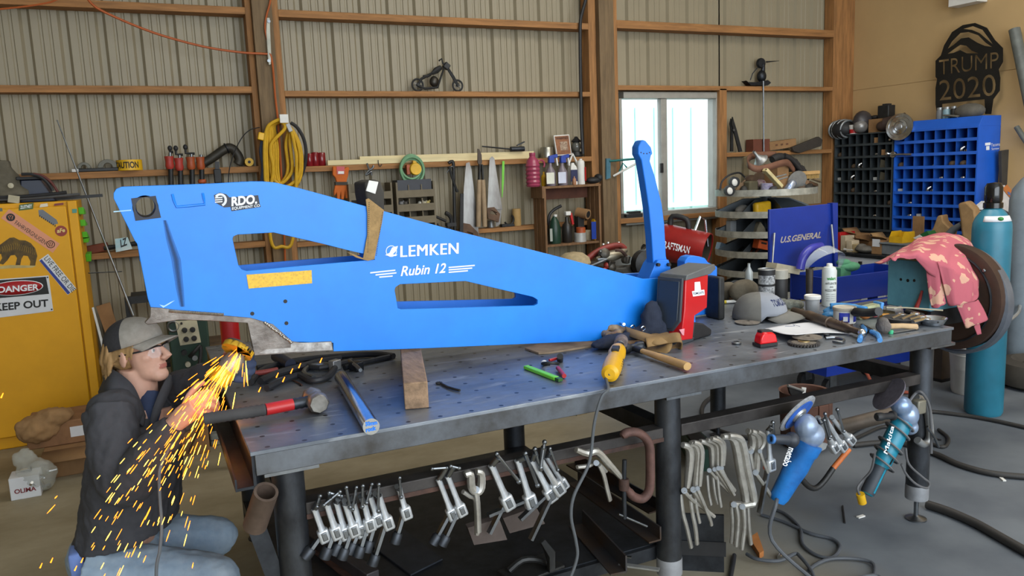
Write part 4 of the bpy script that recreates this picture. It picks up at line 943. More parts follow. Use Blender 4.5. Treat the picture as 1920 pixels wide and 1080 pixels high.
pj = vessel('water_jug', 'translucent pink ribbed jug standing on the crate shelf', 'jug', 1000,347,283, zt, 14,[(.85,0),(1,.05)]+[(1 if i % 2 else .88,.08+.06*i) for i in range(11)]+[(.8,.78),(.45,.86),(.38,.9),(.42,.92),(.42,1),(.3,1)], mat('pink_plastic', '#9A3E58', .25, var=.1), y=6.12)
q = pt(1014,308, y=6.12); MB().torus(q, .035,.008,(0,1,0),14,6,-90,90).build('handle', mat('pink_plastic', '#9A3E58'), pj)
vessel('oil_bottle', 'yellow bottle between the pink jug and spray bottles', 'bottle', 1020,345,318, zt, 5, BOT, YEL, y=6.2)
BLT = mat('trigger_blue', '#24409A', .4, var=.1); SPB = mat('spray_bottle_grey', '#7A7078', .3, var=.05)
for x, lb, col in ((1033, 'spray bottle with blue trigger and cream label next to yellow bottle', '#D8D8C8'),(1055, 'spray bottle with blue trigger and white and navy label', '#C8CCDC')):
    o = vessel('spray_bottle', lb, 'bottle', x, 347,304, zt, 9.5,[(.95,0),(1,.03),(1,.58),(.75,.7),(.32,.86),(.32,1)], SPB, y=6.11, group='spray bottles on the crate shelf')
    q = pt(x, 300, y=6.11); MB().box(q, (.05,.04,.05)).bar(q+V((-.02,0,.02)), q+V((.06,0,.035)),.035,.03).build('trigger_head', BLT, o, bevel=.005)
    m = MB(); m.bar(q+V((.05,0,.02)), q+V((.06,0,-.05)),.02,.012); m.build('trigger', WHITE, o)
    q = pt(x-1,333, y=6.04); MB().bx(q.x-.04, q.x+.035,6.033,6.036, zt+.02, zt+.115).build('label_patch', mat('lab'+col, col, .6, var=.1), o)
o = vessel('motor_oil_jug', 'white and navy handled oil jug on the crate shelf', 'bottle', 1074,347,306, zt, 9.5,[(.95,0),(1,.03),(1,.7),(.85,.82),(.4,.95),(.35,1)], WHITE, y=6.13, n=4)
q = pt(1074,305, y=6.13); MB().tube([q+V((-.05,0,-.02)), q+V((0,0,.075)), q+V((.05,0,-.02))],.012,8).build('handle', WHITE, o); q = pt(1077,330, y=6.06); MB().bx(q.x-.03, q.x+.035,6.066,6.07, zt+.03, zt+.13).build('label_patch', mat('navy', '#20264E', .5), o)
vessel('small_bottle', 'tiny copper coloured bottle in front of the white oil jug', 'bottle', 1077,348,332, zt, 3.6, BOT, mat('copper_plastic', '#A87858', .4), y=6.058)
o = vessel('aerosol_can', 'white and red aerosol can on the crate shelf', 'can', 1090,347,299, zt, 7,[(.95,0),(1,.02),(1,.86),(.8,.93),(.4,.95),(.4,1)], WHITE, y=6.1); q = pt(1092,325, y=6.1); r_ = sz(7.1, q)
m = MB(); P0 = [V((q.x+r_*math.cos(R(a)),6.1+r_*math.sin(R(a)),0)) for a in range(-80,10,10)]; m.add([p+V((0,0, zt+.03)) for p in P0]+[p+V((0,0, zt+.15)) for p in P0],[(i, i+1, len(P0)+i+1, len(P0)+i) for i in range(len(P0)-1)]); m.build('label_patch', RED, o)
o = thing('rubber_boot_cover', 'crumpled black rubber piece at the crate shelf end', 'rubber', base(1115,347, yq, zt)); m = MB(); c0 = base(1113,345, yq, zt); m.ell(c0+V((0,0,.03)),(.075,.05,.03)).ell(c0+V((.05,0,.05)),(.035,.05,.035)); m.build('body', BLACK, o)
# inside the crate
o = vessel('coolant_jug', 'dark green jug with white cap on the crate inner shelf', 'jug', 1041,459,404, zm, 11,[(.95,0),(1,.03),(1,.55),(.8,.72),(.5,.85),(.3,.9),(.3,.93)], mat('dark_green_plastic', '#1C3A2C', .4)); turned(m := MB(),1041, yq, zm+hpx(1041,409,459, yq),.02,3.6, CAN, pyr=404); m.build('cap', WHITE, o); q = pt(1034,440, y=6.05); MB().bx(q.x-.012, q.x+.012,6.053,6.056, zm+.03, zm+.14).build('label_patch', mat('lab_pale', '#9AA098', .6), o)
o = vessel('spray_bottle', 'black spray bottle with white and red trigger inside the crate', 'bottle', 1064,456,408, zm, 9.5, BOT, mat('black_plastic', '#26221E', .4)); q = pt(1064,400, y=yq); MB().box(q, (.05,.04,.035)).build('trigger_head', WHITE, o, bevel=.004); MB().bar(q+V((.03,0,0)), q+V((.05,0,-.10)),.02,.02).build('trigger', RED, o)
vessel('tape_roll', 'silver tape roll on the front of the crate inner shelf', 'tape', 1088,453,436, zm, 11.5,[(.5,0),(1,0),(1,1),(.5,1),(.5,0)], mat('silver_tape', '#B4B4B0', .4,.3), y=6.11)
vessel('paint_tin', 'small cream tin behind the silver tape roll', 'tin', 1102,452,433, zm, 7, CAN, mat('cream_tin', '#A89C80', .5), y=6.19)
o = thing('brown_roll', 'brown paper roll lying across the bottles in the crate', 'roll', base(1090,440,6.2, zm)); a, b2 = pt(1083,398, y=6.2), pt(1103,402, y=6.1); MB().cyl(a, b2,.045,18).build('roll', CARD, o); MB().cyl(b2, b2+(b2-a).normalized()*.002,.03,14).build('core', BLACK, o); MB().bx(a.x-.02, b2.x-.01,6.16,6.23, zm, a.z-.03).build('support_box', mat('dark_bag', '#23211F', .7), o)
vessel('orange_tin', 'orange and black tin under the brown roll', 'tin', 1089,435,424, zm+.075,9, CAN, OC, y=6.115)
o = vessel('bottle', 'yellow bottle with blue label at the crate shelf end', 'bottle', 1117,449,408, zm, 7.5,[(.9,0),(1,.03),(1,.9),(.6,1)], YEL, n=4); q = pt(1114,425, y=6.08); MB().bx(q.x-.025, q.x+.022,6.082,6.086, zm+.015, zm+.17).build('label_patch', BLUEP, o); turned(m := MB(),1117, yq, zm+hpx(1117,409,449, yq),.03,3, CAN, pyr=404); m.build('cap', BLACK, o)
o = thing('hose_gun', 'black hose and gun tangle behind the green jug', 'hose', base(1036,430,6.2, zm)); MB().tube(smooth_path([pt(a, b, y=6.2) for a, b in ((1031,455),(1029,420),(1030,404),(1038,394),(1048,388),(1052,386))],4),.014,8).build('hose', BLACK, o)
# --- on the girt above the crate
vessel('tin_can', 'bare silver tin can on the girt above the crate', 'can', 1026,298,278, z32,12, CAN, mat('bare_tin', '#A4A298', .3,.9), y=YS)
fp = thing('framed_picture', 'small brown framed poster leaning on the wall above the crate', 'picture', base(1055,292,6.3, z32)); yy = 6.28
P = pxp([(1038,254),(1067,252),(1072,290),(1044,292)], y=yy); MB().prism(P, (0,.02,0)).build('frame', WHITE, fp)
MB().prism([p*.9+(P[0]+P[1]+P[2]+P[3])*.025+V((0,-.003,0)) for p in P],(0,.003,0)).build('print', mat('sepia_print', '#8A5A3A', .6, var=.25, scale=25), fp)
MB().prism([p+V((0,-.004,0)) for p in pxp([(1049,266),(1063,265),(1065,281),(1051,282)], y=yy)],(0,.002,0)).build('photo', mat('sepia_photo', '#C0AE94', .6, hex2='#6A4030', scale=40), fp)
m = MB(); rtext(m, 'WANTED', (1043,262),(1065,260.5),(1042.4,257.5), yy-.0055, bold=.02); m.build('lettering', mat('sepia_ink', '#4A281C', .6), fp)
ln = thing('lantern', 'small dark hurricane lantern on the girt beside the poster', 'lantern', base(1081,292, YS, z32)); c0 = base(1081,292, YS, z32); MB().lathe([(.055,0),(.06,.01),(.05,.045),(.03,.05)], c0,18).build('tank', BLACKM, ln); MB().lathe([(.028,.05),(.045,.08),(.04,.11),(.028,.13)], c0,16).build('globe', mat('smoky_glass', '#5A5A54', .1, var=.1), ln); MB().lathe([(.04,.13),(.045,.14),(.02,.165),(.012,.18)], c0,16).build('cap', BLACKM, ln)
P = [pt(a, b, y=6.29) for a, b in ((1103,-30),(1098,0),(1092,22),(1088,40),(1089,60))]; P += [pt(1088,110, y=6.24), pt(1089,170, y=6.24), pt(1090,230, y=6.25), pt(1092,285, y=6.27)]
P[0].y = P[1].y = 6.24; P[2].y = P[3].y = P[4].y = 6.24
one('power_cable', 'thick black cable running down the wall beside the wooden post', 'cable', MB().tube(smooth_path([pt(a, b, y=6.235) for a, b in ((1103,-30),(1098,0),(1092,22),(1088,45),(1088,110),(1089,170),(1090,230),(1093,288))],5),.015,8), BLACK)
# --- post two and window neighbours
gb_ = thing('swing_bracket', 'green and white swing bracket on the post beside the window', 'bracket', pt(1140,330, y=YP)); GM = mat('bracket_green', '#1E6A66', .5,.3); yy = YP-.02
MB().prism(pxp([(1137,297),(1145,297),(1145,334),(1137,336)], y=yy),(0,.019,0)).build('mount_plate', mat('plate_teal', '#3E6A7A', .5), gb_); MB().tube([pt(1143,302, y=yy), pt(1200,297, y=yy-.12)],.010,8).build('arm', GM, gb_); MB().tube([pt(1150,330, y=yy), pt(1200,303, y=yy-.12)],.010,8).build('brace', WHITE, gb_); MB().tube([pt(1161,322, y=yy-.02), pt(1168,306, y=yy-.04), pt(1176,315, y=yy-.06)],.008,8).build('strut', GM, gb_)
bs = thing('scrub_brush', 'black bristled brush on the ledge under the window', 'brush', base(1187,408, YS, z43)); a, b2 = base(1172,408, YS, z43+.02), base(1203,405, YS, z43+.02); MB().bar(a, b2,.05,.035).build('bristles', BLACK, bs, bevel=.006); MB().bar(a+V((.03,0,.03)), b2+V((-.02,0,.03)),.05,.02).build('back', BLACKM, bs, bevel=.005)
sh = thing('hedge_shears', 'dark shears standing open on the girt right of the window', 'shears', base(1380,287, YS, z33)); yy = 6.3
MB().prism(pxp([(1374,219),(1378,232),(1382,245),(1392,284),(1386,285),(1377,250),(1372,232)], y=yy),(0,.014,0)).build('blade', BLACKM, sh); MB().prism(pxp([(1371,222),(1375,240),(1375,284),(1370,284),(1371,245),(1369,232)], y=yy+.015),(0,.014,0)).build('blade', BLACKM, sh); q = pt(1375,244, y=yy); MB().cyl(q+V((0,-.01,0)), q, .012,10).build('pivot', STEEL, sh)
bd = thing('metal_bird_ornament', 'dark metal long beaked bird riding a boat on the girt', 'ornament', base(1425,162, YS, G[2,3])); yy = 6.29; zb = G[2,3]+.001
MB().prism([p for p in pxp([(1399,151),(1404,154),(1418,154),(1440,150),(1446,155),(1440,160),(1408,160)], y=yy)],(0,.07,0)).build('boat', DSTEEL, bd); MB().ell(pt(1428,143, y=yy+.03),(.05,.045,.06)).build('body', DSTEEL, bd); MB().tube([pt(1429,140, y=yy+.03), pt(1431,128, y=yy+.03), pt(1429,120, y=yy+.03)],[.03,.02,.03],10).build('neck', DSTEEL, bd); MB().lathe([(.0,0),(.045,0),(.05,.01),(.05,.03),(0,.04)], pt(1429,118, y=yy+.01),18,(0,1,0)).build('head', DSTEEL, bd); MB().cyl(pt(1437,116, y=yy+.03), pt(1461,114, y=yy+.03),.008,8,.002).build('beak', DSTEEL, bd); MB().tube([pt(1420,127, y=yy+.03), pt(1411,138, y=yy+.03), pt(1407,150, y=yy+.03)],.005,6).build('tail_wire', DSTEEL, bd)
one('long_rod', 'long thin grey rod standing up to the metal bird ornament', 'rod', MB().tube([base(1432,288,6.245), pt(1431,152, y=6.245)],.008,8), STEEL)
bxa, bxb = base(1406,287, YS, z33), base(1437,285, YS, z33); h = hpx(1420,264,287, YS)
m = MB().bx(bxa.x, bxb.x, YS-.05, YS+.06, z33, z33+h); one('cardboard_box', 'dark red brown box on the girt right of the window', 'box', m, mat('red_box', '#6A3A28', .8, var=.15), bevel=.003)
c0 = base(1460,283, YS-.01, z33); o = thing('cardboard_box', 'tan box with printed windows tilted on the girt', 'box', c0); x1, x2 = base(1434,285, YS).x+.012, base(1485,280, YS).x
MB().box(((x1+x2)/2, YS-.01, z33+.062),(x2-x1,.10,.085), Euler((0, R(-5),0))).build('carton', CARD, o, bevel=.003)
for k_ in range(3): q = pt(1456+10*k_, 272-k_, y=YS-.062); MB().box(q, (.03,.002,.018), Euler((0, R(-5),0))).build('printed_window', BROWN, o)
one('leather_sheet', 'stiff dark leather sheet slanting between girt and steel bins', 'leather', MB().prism(pxp([(1486,276),(1536,256),(1543,262),(1540,274),(1500,287),(1489,284)], y=6.2),(0,.04,0)), mat('old_leather', '#3A332C', .8, var=.2), bevel=.006)
# ================================================================ right hand side: bins, cabinets, cart, sander, cylinders
def xbox(name, lb, cat, pl, pr, pyb, pyt, x0, dx, z0, m_, group=None, top=True):
    ya, yb_ = pt(pr, pyb, x=x0).y, pt(pl, pyb, x=x0).y; h = pt(pl, pyt, x=x0).z-pt(pl, pyb, x=x0).z
    o = thing(name, lb, cat, (x0+dx/2,(ya+yb_)/2, z0), group=group)
    mb = MB(); t = .004
    if top: mb.bx(x0, x0+dx, ya, yb_, z0, z0+h)
    else:
        mb.bx(x0, x0+dx, ya, yb_, z0, z0+t); mb.bx(x0, x0+t, ya, yb_, z0+t, z0+h); mb.bx(x0+dx-t, x0+dx, ya, yb_, z0+t, z0+h); mb.bx(x0+t, x0+dx-t, ya, ya+t, z0+t, z0+h); mb.bx(x0+t, x0+dx-t, yb_-t, yb_, z0+t, z0+h)
    mb.build('carton' if not top else 'body', m_, o, bevel=.002)
    if not top:
        MB().add([(x0, ya, z0+h),(x0, yb_, z0+h),(x0-.07, yb_, z0+h+.03),(x0-.07, ya, z0+h+.03)],[(0,1,2,3)]).build('flap', m_, o, solid=.004)
        MB().add([(x0, yb_, z0+h),(x0+dx, yb_, z0+h),(x0+dx, yb_+.05, z0+h+.05),(x0, yb_+.05, z0+h+.05)],[(0,1,2,3)]).build('flap', m_, o, solid=.004)
    return o
# --- bench
BT = .70; BX = 6.12
bn = thing('drawer_bench', 'long white fronted drawer bench under the pigeonhole cabinets', 'bench', (6.55,5.4,0))
ydr = 4.55
MB().bx(BX-.02, XR-.005, ydr-.02,6.24, BT-.03, BT).build('worktop', DSTEEL, bn, bevel=.003)
MB().bx(BX+.02, XR-.005, ydr, 6.23,0, BT-.031).build('carcass', mat('carcass_tan', '#A89878', .7), bn)
WD = mat('drawer_white', '#D4D6DA', .5, var=.04)
for r_, (z0, z1) in enumerate(((.54,.665),(.40,.525),(.20,.385))):
    for k_, (y0, y1) in enumerate(((ydr+.005,5.06),(5.075,5.63),(5.645,6.225))):
        d = MB().bx(BX, BX+.019, y0, y1, z0, z1).build('drawer', WD, bn, bevel=.003)
        MB().box((BX-.012,(y0+y1)/2,(z0+z1)/2),(.018,.03,.05)).build('pull', BLACKM, d)
BT += .0008
# --- pigeonhole cabinets on the right wall
XF = 6.68
def pigeon(lb, y0, y1, z0, z1, rows, cols, mm, mdark, lip, head=None):
    c = thing('pigeonhole_cabinet', lb, 'cabinet', ((XF+XR)/2,(y0+y1)/2, BT)); xb_ = XR-.004
    MB().bx(XF+.03, xb_, y0+.02, y1-.02, BT, z0).build('plinth', mdark, c)
    MB().bx(xb_-.008, xb_, y0, y1, z0, z1).build('back_panel', mdark, c)
    MB().bx(XF, xb_-.008, y0, y0+.012, z0, z1).build('side_panel', mm, c); MB().bx(XF, xb_-.008, y1-.012, y1, z0, z1).build('side_panel', mm, c)
    MB().bx(XF, xb_-.008, y0+.012, y1-.012, z1-.012, z1).build('top_panel', mm, c)
    dz = (z1-z0)/rows; dy = (y1-y0)/cols
    for i in range(rows):
        z = z0+i*dz; s_ = MB().bx(XF+.006, xb_-.008, y0+.012, y1-.012, z, z+.004).build('shelf', mdark, c)
        MB().bx(XF-.002, XF+.006, y0+.012, y1-.012, z-.004, z+lip).build('lip', mm, s_)
    for j in range(1, cols): MB().bx(XF+.008, xb_-.008, y0+j*dy-.002, y0+j*dy+.002, z0, z1-.012).build('divider', mdark, c)
    return c, dz, dy
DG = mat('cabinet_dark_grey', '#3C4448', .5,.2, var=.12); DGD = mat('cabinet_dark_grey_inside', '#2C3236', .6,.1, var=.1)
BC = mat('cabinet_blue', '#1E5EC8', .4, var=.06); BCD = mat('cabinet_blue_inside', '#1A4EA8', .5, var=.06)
dk, ddz, ddy = pigeon('dark grey pigeonhole bin cabinet in the corner of the room', 5.50,6.22,.86,1.84,8,8, DG, DGD, .018)
bl, bdz, bdy = pigeon('bright blue pigeonhole bin cabinet on the beige wall', 4.63,5.485,.88,1.83,8,8, BC, BCD, .024)
m = MB(); m.prism([(XF+.0,4.63,1.83),(XF+.05,4.63,1.92),(XR-.004,4.63,1.92),(XR-.004,4.63,1.83)],(0,.855,0)); m.build('header', BC, bl, bevel=.002)
m = MB(); q = [pt(*p, y=4.628) for p in ((1858,275),(1875,273),(1858,269))]; m.text('Tacoma', q[0], q[1], q[2],(0,-1,0), th=.001); q = [pt(*p, y=4.628) for p in ((1859,281.5),(1873,280),(1859,277))]; m.text('Screw', q[0], q[1], q[2],(0,-1,0), th=.001)
for L in ([(1847,268),(1857,267),(1857,272),(1847,273)],[(1849,274),(1855,273.5),(1855,281),(1849,281.5)]): m.prism([pt(*p, y=4.628) for p in L],(0,-.001,0))
m.build('lettering', WINK, bl)
# bits in the bins (row counted from the top, column from the far end for the dark one and the blue one)
rnd = random.Random(5)
def inbin(c, i, j, kind, lb):
    y0, z0, dz, dy, n = (5.50,.86, ddz, ddy, 8) if c == 'd' else (4.63,.88, bdz, bdy, 8)
    y = y0+(n-1-j+.5)*dy; z = z0+(7-i)*dz+.0046; x = XF+.06; m = MB()
    if kind == 'bolts':
        m.cyl((x, y-.02, z+.012),(x+.09, y-.01, z+.012),.010,8); m.lathe([(.02,0),(.02,.015)],(x-.012, y-.022, z+.012),6,(1,0,0)); mm = STEEL; nm = 'bolt'
    elif kind == 'nuts': m.torus((x, y, z+.016),.022,.012,(.3,.2,1),12,6); mm = CHROME; nm = 'nut'
    elif kind == 'card': m.box((x, y, z+.034),(.05,.055,.066), Euler((0,0,.3))); mm = CARD; nm = 'small_carton'
    elif kind == 'rag': m.ell((x, y, z+.03),(.04,.04,.03)).ell((x, y+.02, z+.02),(.03,.02,.02)); mm = mat('rag_brown', '#5A4A3A', .9); nm = 'fitting'
    elif kind == 'chain':
        for k_ in range(3): m.torus((x-.03, y-.012*k_, z+.035),.03,.006,(.2*k_, 1,.2),12,6)
        mm = CHROME; nm = 'chain_link'
    elif kind == 'plate': m.box((x-.02, y, z+.045),(.012,.07,.085), Euler((.3,-.2,0))); mm = mat('bin_plate', '#5A5648', .7); nm = 'plate_offcut'
    elif kind == 'rod': m.cyl((x-.09, y-.03, z+.035),(x+.1, y+.03, z+.02),.010,10); mm = CHROME; nm = 'rod_offcut'
    else: m.box((x, y, z+.02),(.05,.05,.04)); mm = mat('white_bit', '#C8CCCC', .5); nm = 'white_packet'
    one(nm, lb, 'hardware', m, mm, 'loose hardware in the bins')
ordn = ('top', 'second', 'third', 'fourth', 'fifth', 'sixth', 'seventh', 'bottom'); coln = ('first', 'second', 'third', 'fourth', 'fifth', 'sixth', 'seventh', 'eighth')
for c, i, j, kd, tx in (('d', 0,3, 'bolts', 'upright bolt'),('d', 0,5, 'card', 'small tan carton'),('d', 0,7, 'rod', 'bright rods'),('d', 1,0, 'rag', 'dark fitting'),('d', 1,5, 'nuts', 'shiny nut'),('d', 1,6, 'card', 'tan carton'),('d', 2,2, 'rag', 'dim fitting'),('d', 2,3, 'chain', 'bright links'),('d', 2,6, 'plate', 'brown plate'),('d', 3,0, 'white', 'white packet'),('d', 3,2, 'chain', 'small links'),('d', 3,5, 'white', 'pale packet'),('d', 3,6, 'plate', 'brown offcut'),('d', 4,5, 'nuts', 'bright nut'),('d', 4,2, 'rag', 'dark lump'),('d', 6,5, 'nuts', 'nut'),('d', 5,7, 'rag', 'brown lump'),('d', 5,4, 'bolts', 'bolt'),
        ('b', 1,2, 'bolts', 'bolts'),('b', 1,6, 'chain', 'clustered shiny links'),('b', 2,0, 'rag', 'rusty fitting'),('b', 2,3, 'bolts', 'bolt'),('b', 2,5, 'rag', 'brown fitting'),('b', 2,6, 'rag', 'rust coloured fitting'),('b', 3,4, 'nuts', 'small nut'),('b', 3,6, 'nuts', 'nut'),('b', 4,0, 'white', 'grey packet'),('b', 4,3, 'chain', 'bright links'),('b', 5,1, 'nuts', 'nuts'),('b', 6,1, 'nuts', 'nut'),('b', 6,2, 'white', 'pale packet'),('b', 7,0, 'bolts', 'bolt')):
    inbin(c, i, j, kd, '%s in the %s cabinet, %s row, %s bin from the corner' % (tx, 'dark' if c == 'd' else 'blue', ordn[i], coln[j]))
o = thing('ratchet_wrench', 'bright ratchet wrench lying across the gap between the two cabinets', 'wrench', (6.66,5.5,1.6)); zz = pt(1672,290, x=6.66).z
MB().lathe([(.03,0),(.034,.005),(.034,.025),(.03,.03)],(6.665,5.49, zz),16,(1,0,0)).build('head', CHROME, o); MB().tube([(6.66,5.49, zz),(6.66,5.36, zz),(6.66,5.27, zz-.005)],[.012,.009,.012],10).build('handle', CHROME, o); MB().ell((6.66,5.54, zz+.01),.022).build('socket', CHROME, o)
# --- on top of the cabinets
zd, zb_ = 1.8408,1.9208
def xp(px, py, x): return pt(px, py, x=x)
hm = thing('bicycle_helmet', 'black and silver bicycle helmet on the far end of the dark cabinet', 'helmet', (6.74,6.15, zd))
q = V((6.72,6.155, zd+.055)); MB().ell(q, (.12,.13,.10)).build('shell', BLACK, hm)
for k_ in range(4): MB().torus(q+V((-.01,-.08+.05*k_, 0)),.098-.008*abs(k_-1.5),.011,(.25,1,.1),20,6,0,360).build('vent_rib', mat('helmet_silver', '#8A8E90', .3,.3), hm)
o = thing('tool_bag', 'low dark bag behind the white and red cup', 'bag', (6.8,5.92, zd)); m = MB(); m.ell((6.82,5.955, zd+.05),(.10,.06,.05)).ell((6.82,5.95, zd+.085),(.08,.05,.04)); m.build('body', mat('bag_dark', '#34322E', .9, var=.3, bump=.3), o)
MB().torus((6.77,5.95, zd+.08),.05,.008,(1,0,.2),16,6,0,180).build('handle', BLACK, o)
o = thing('paper_cup', 'white and red plastic tub standing on the dark cabinet edge', 'tub', (6.72,5.83, zd)); c0 = xp(1600,251,6.72); c0.z = zd; MB().lathe([(.036,0),(.046,.085),(.047,.09),(.043,.09),(.034,.004),(0,.004)], c0,18).build('body', WHITE, o); MB().lathe([(.0375,.006),(.0425,.045),(.0425,.046),(.0375,.006)], c0,18).build('red_band', RED, o)
o = thing('welding_hood', 'grey welding hood lying beside the cardboard box on the dark cabinet', 'hood', (6.8,5.75, zd)); c0 = xp(1617,246,6.78); c0.z = zd; MB().ell(c0+V((0,0,.115)),(.11,.085,.115)).build('shell', mat('hood_dark', '#3A3638', .4, var=.2), o); MB().ell(c0+V((-.05,-.02,.07)),(.075,.07,.068)).build('face_plate', mat('hood_silver', '#8A8886', .35,.4, var=.2), o)
xbox('cardboard_box', 'brown box with dark rags on top on the dark cabinet', 'box', 1628,1664,246,221,6.76,.16, zd, CARD)
o = thing('black_canister', 'black square canister atop the cardboard box on the dark cabinet', 'canister', (6.84,5.55, zd+.14)); yb0 = xp(1668,220,6.82); zz = zd+pt(1646,221, x=6.76).z-pt(1646,246, x=6.76).z+.001
MB().bx(6.80,6.90, yb0.y, yb0.y+.13, zz, zz+.13).build('body', BLACKM, o, bevel=.008); MB().bx(6.82,6.88, yb0.y+.03, yb0.y+.09, zz+.13, zz+.145).build('cap', BLACK, o)
one('oily_rags', 'bunched dark rags beside the black canister', 'rags', MB().ell((6.85, yb0.y+.20, zz+.022),(.04,.05,.022)).ell((6.83, yb0.y+.24, zz+.016),(.03,.04,.016)), BLACK)
o = thing('leather_boots', 'brown leather boot lying beside the hubcap on the dark cabinet', 'boot', (6.8,5.52, zd)); m = MB(); m.tube([(6.74,5.66, zd+.07),(6.79,5.56, zd+.085),(6.86,5.51, zd+.10)],[.065,.07,.075],14); m.build('shaft', mat('dark_boot', '#3C2C26', .7, var=.2), o); MB().ell((6.73,5.66, zd+.055),(.05,.075,.052)).build('toe', mat('dark_boot', '#3C2C26'), o)
o = thing('hubcap', 'round chrome hubcap leaning where the two cabinets meet', 'hubcap', (6.66,5.47, zd)); c0 = xp(1687,238,6.655); ax_ = V((-1,-.25,.12))
MB().lathe([(.125,-.02),(.13,0),(.128,.008),(.105,.010),(.10,.004),(.075,.006),(.07,.014),(.05,.018),(.045,.012),(.0,.02)], c0,36, ax_).build('disc', CHROME, o); MB().lathe([(.03,.0),(.028,.03),(0,.036)], c0,18, ax_).build('center_cap', mat('cap_grey_metal', '#A8A8AA', .3,.8), o)
for i, (y, r_, lb, mm) in enumerate(((5.10,.03, 'small grey jar on the blue cabinet, first before the sign', GREYP),(5.03,.035, 'pale blue jar between the sign and first jar', mat('pale_blue_jar', '#7A98A4', .3)),(4.96,.028, 'dark jar on the blue cabinet in front of sign leg', BLACKM))):
    o = thing('jar', lb, 'jar', (6.8, y, zb_), group='jars on the blue cabinet'); MB().lathe([(r_, 0),(r_, .07),(r_*.8,.085)],(6.8, y, zb_),16).build('body', mm, o); MB().lathe([(r_*.85,.085),(r_*.85,.105)],(6.8, y, zb_),16).build('lid', ALU, o)
o = thing('dust_mask', 'grey dusty cap like hood on the blue cabinet between the sign legs', 'hood', (6.82,4.83, zb_)); MB().ell((6.82,4.82, zb_+.05),(.09,.14,.07)).build('crown', mat('dusty_grey', '#5E5A52', .9, var=.25), o); MB().box((6.76,4.94, zb_+.02),(.1,.14,.014), Euler((R(8),0,0))).build('brim', mat('dusty_grey', '#5E5A52'), o, bevel=.005)
# --- cut steel sign
XS = 6.88; sg = thing('steel_sign', 'black cut steel sign reading TRUMP 2020 standing on the blue cabinet', 'sign', (XS, 4.9, zb_)); SGM = mat('sign_black', '#23211E', .5,.5, var=.15)
ys0 = pt(1758,200, x=XS); sx = V((0,-1,0)); oS = V((XS, ys0.y, zb_))
def S2(L): return [((oS.y-p.y), p.z-zb_) for p in (pt(a, b, x=XS) for a, b in L)]
out = [(1754,196),(1754,165),(1757,148),(1754,144),(1754,114),(1764,104),(1770,85),(1785,60),(1805,47),(1828,43),(1850,52),(1865,75),(1880,90),(1880,116),(1872,130),(1875,146),(1874,170),(1862,186),(1858,214),(1847,214),(1846,186),(1826,188),(1790,192),(1766,195),(1766,214),(1757,214)]
h1 = [(1776,92),(1784,78),(1800,62),(1816,60),(1834,66),(1848,80),(1860,88),(1846,86),(1832,80),(1816,70),(1802,72),(1788,84)]
h2 = [(1776,101),(1788,92),(1800,84),(1812,86),(1822,95),(1834,100),(1812,100),(1800,94),(1788,99)]
h3 = [(1806,54),(1824,49),(1842,56),(1854,72),(1862,84),(1850,74),(1836,62),(1822,56)]
def cutloops(txt, a, b, c):
    L = MB().text_loops(txt); xs = [p[0] for l in L for p in l]; ys = [p[1] for l in L for p in l]; x0, x1, y0, y1 = min(xs), max(xs), min(ys), max(ys)
    A, B, C = S2([a, b, c]); f = lambda p: ((A[0]+(B[0]-A[0])*(p[0]-x0)/(x1-x0)+(C[0]-A[0])*(p[1]-y0)/(y1-y0)),(A[1]+(B[1]-A[1])*(p[0]-x0)/(x1-x0)+(C[1]-A[1])*(p[1]-y0)/(y1-y0)))
    return [[f(p) for p in l] for l in L]
MB().plate([S2(out), S2(h1), S2(h2), S2(h3)]+cutloops('TRUMP', (1760,141),(1872,127),(1760,113))+cutloops('2020', (1761,189),(1867,179),(1760,151)), oS, sx, (0,0,1),(1,0,0),.006).build('plate', SGM, sg)
# --- boxes and bits on the bench
for i, (pl, pr, b_, t_, x0, dx, nm, lb, mm, tp_) in enumerate((
    (1570,1575,461,428,6.22,.2, 'red_binder', 'red binder standing at the far end of the bench', RED, True),
    (1576,1585,461,433,6.20,.12, 'narrow_carton', 'narrow pale carton next to the red binder', mat('pale_carton', '#C4B498', .8), True),
    (1587,1597,462,441,6.16,.1, 'narrow_carton', 'second pale carton on the bench, slightly shorter', mat('pale_carton', '#C4B498'), True),
    (1598,1607,462,447,6.16,.08, 'small_carton', 'small cream carton with printed square near the cartons', mat('cream_carton', '#B09A70', .8), True),
    (1586,1605,452,424,6.36,.2, 'cardboard_box', 'open brown carton behind the pale cartons on the bench', CARD, False),
    (1608,1630,456,438,6.34,.2, 'cardboard_box', 'open brown carton beside the grey rock bag', mat('card_dark', '#7A5836', .85), False),
    (1634,1653,465,441,6.18,.12, 'labelled_box', 'brown box with white label on the bench front', CARD, True),
    (1640,1663,452,430,6.42,.16, 'cardboard_box', 'carton behind the labelled box with cream inside', mat('card_pale', '#AE8A5C', .85), False),
    (1703,1727,450,430,6.30,.16, 'white_box', 'white box with tan card standing behind it', WHITE, True))):
    o = xbox(nm, lb, 'box', pl, pr, b_, t_, x0, dx, BT, mm, 'boxes on the drawer bench', tp_)
    if nm == 'labelled_box': q0, q1 = pt(1636,450, x=x0-.001), pt(1650,450, x=x0-.001); MB().bx(x0-.003, x0-.001, q1.y, q0.y, BT+.07, BT+.14).build('label_patch', WHITEP, o)
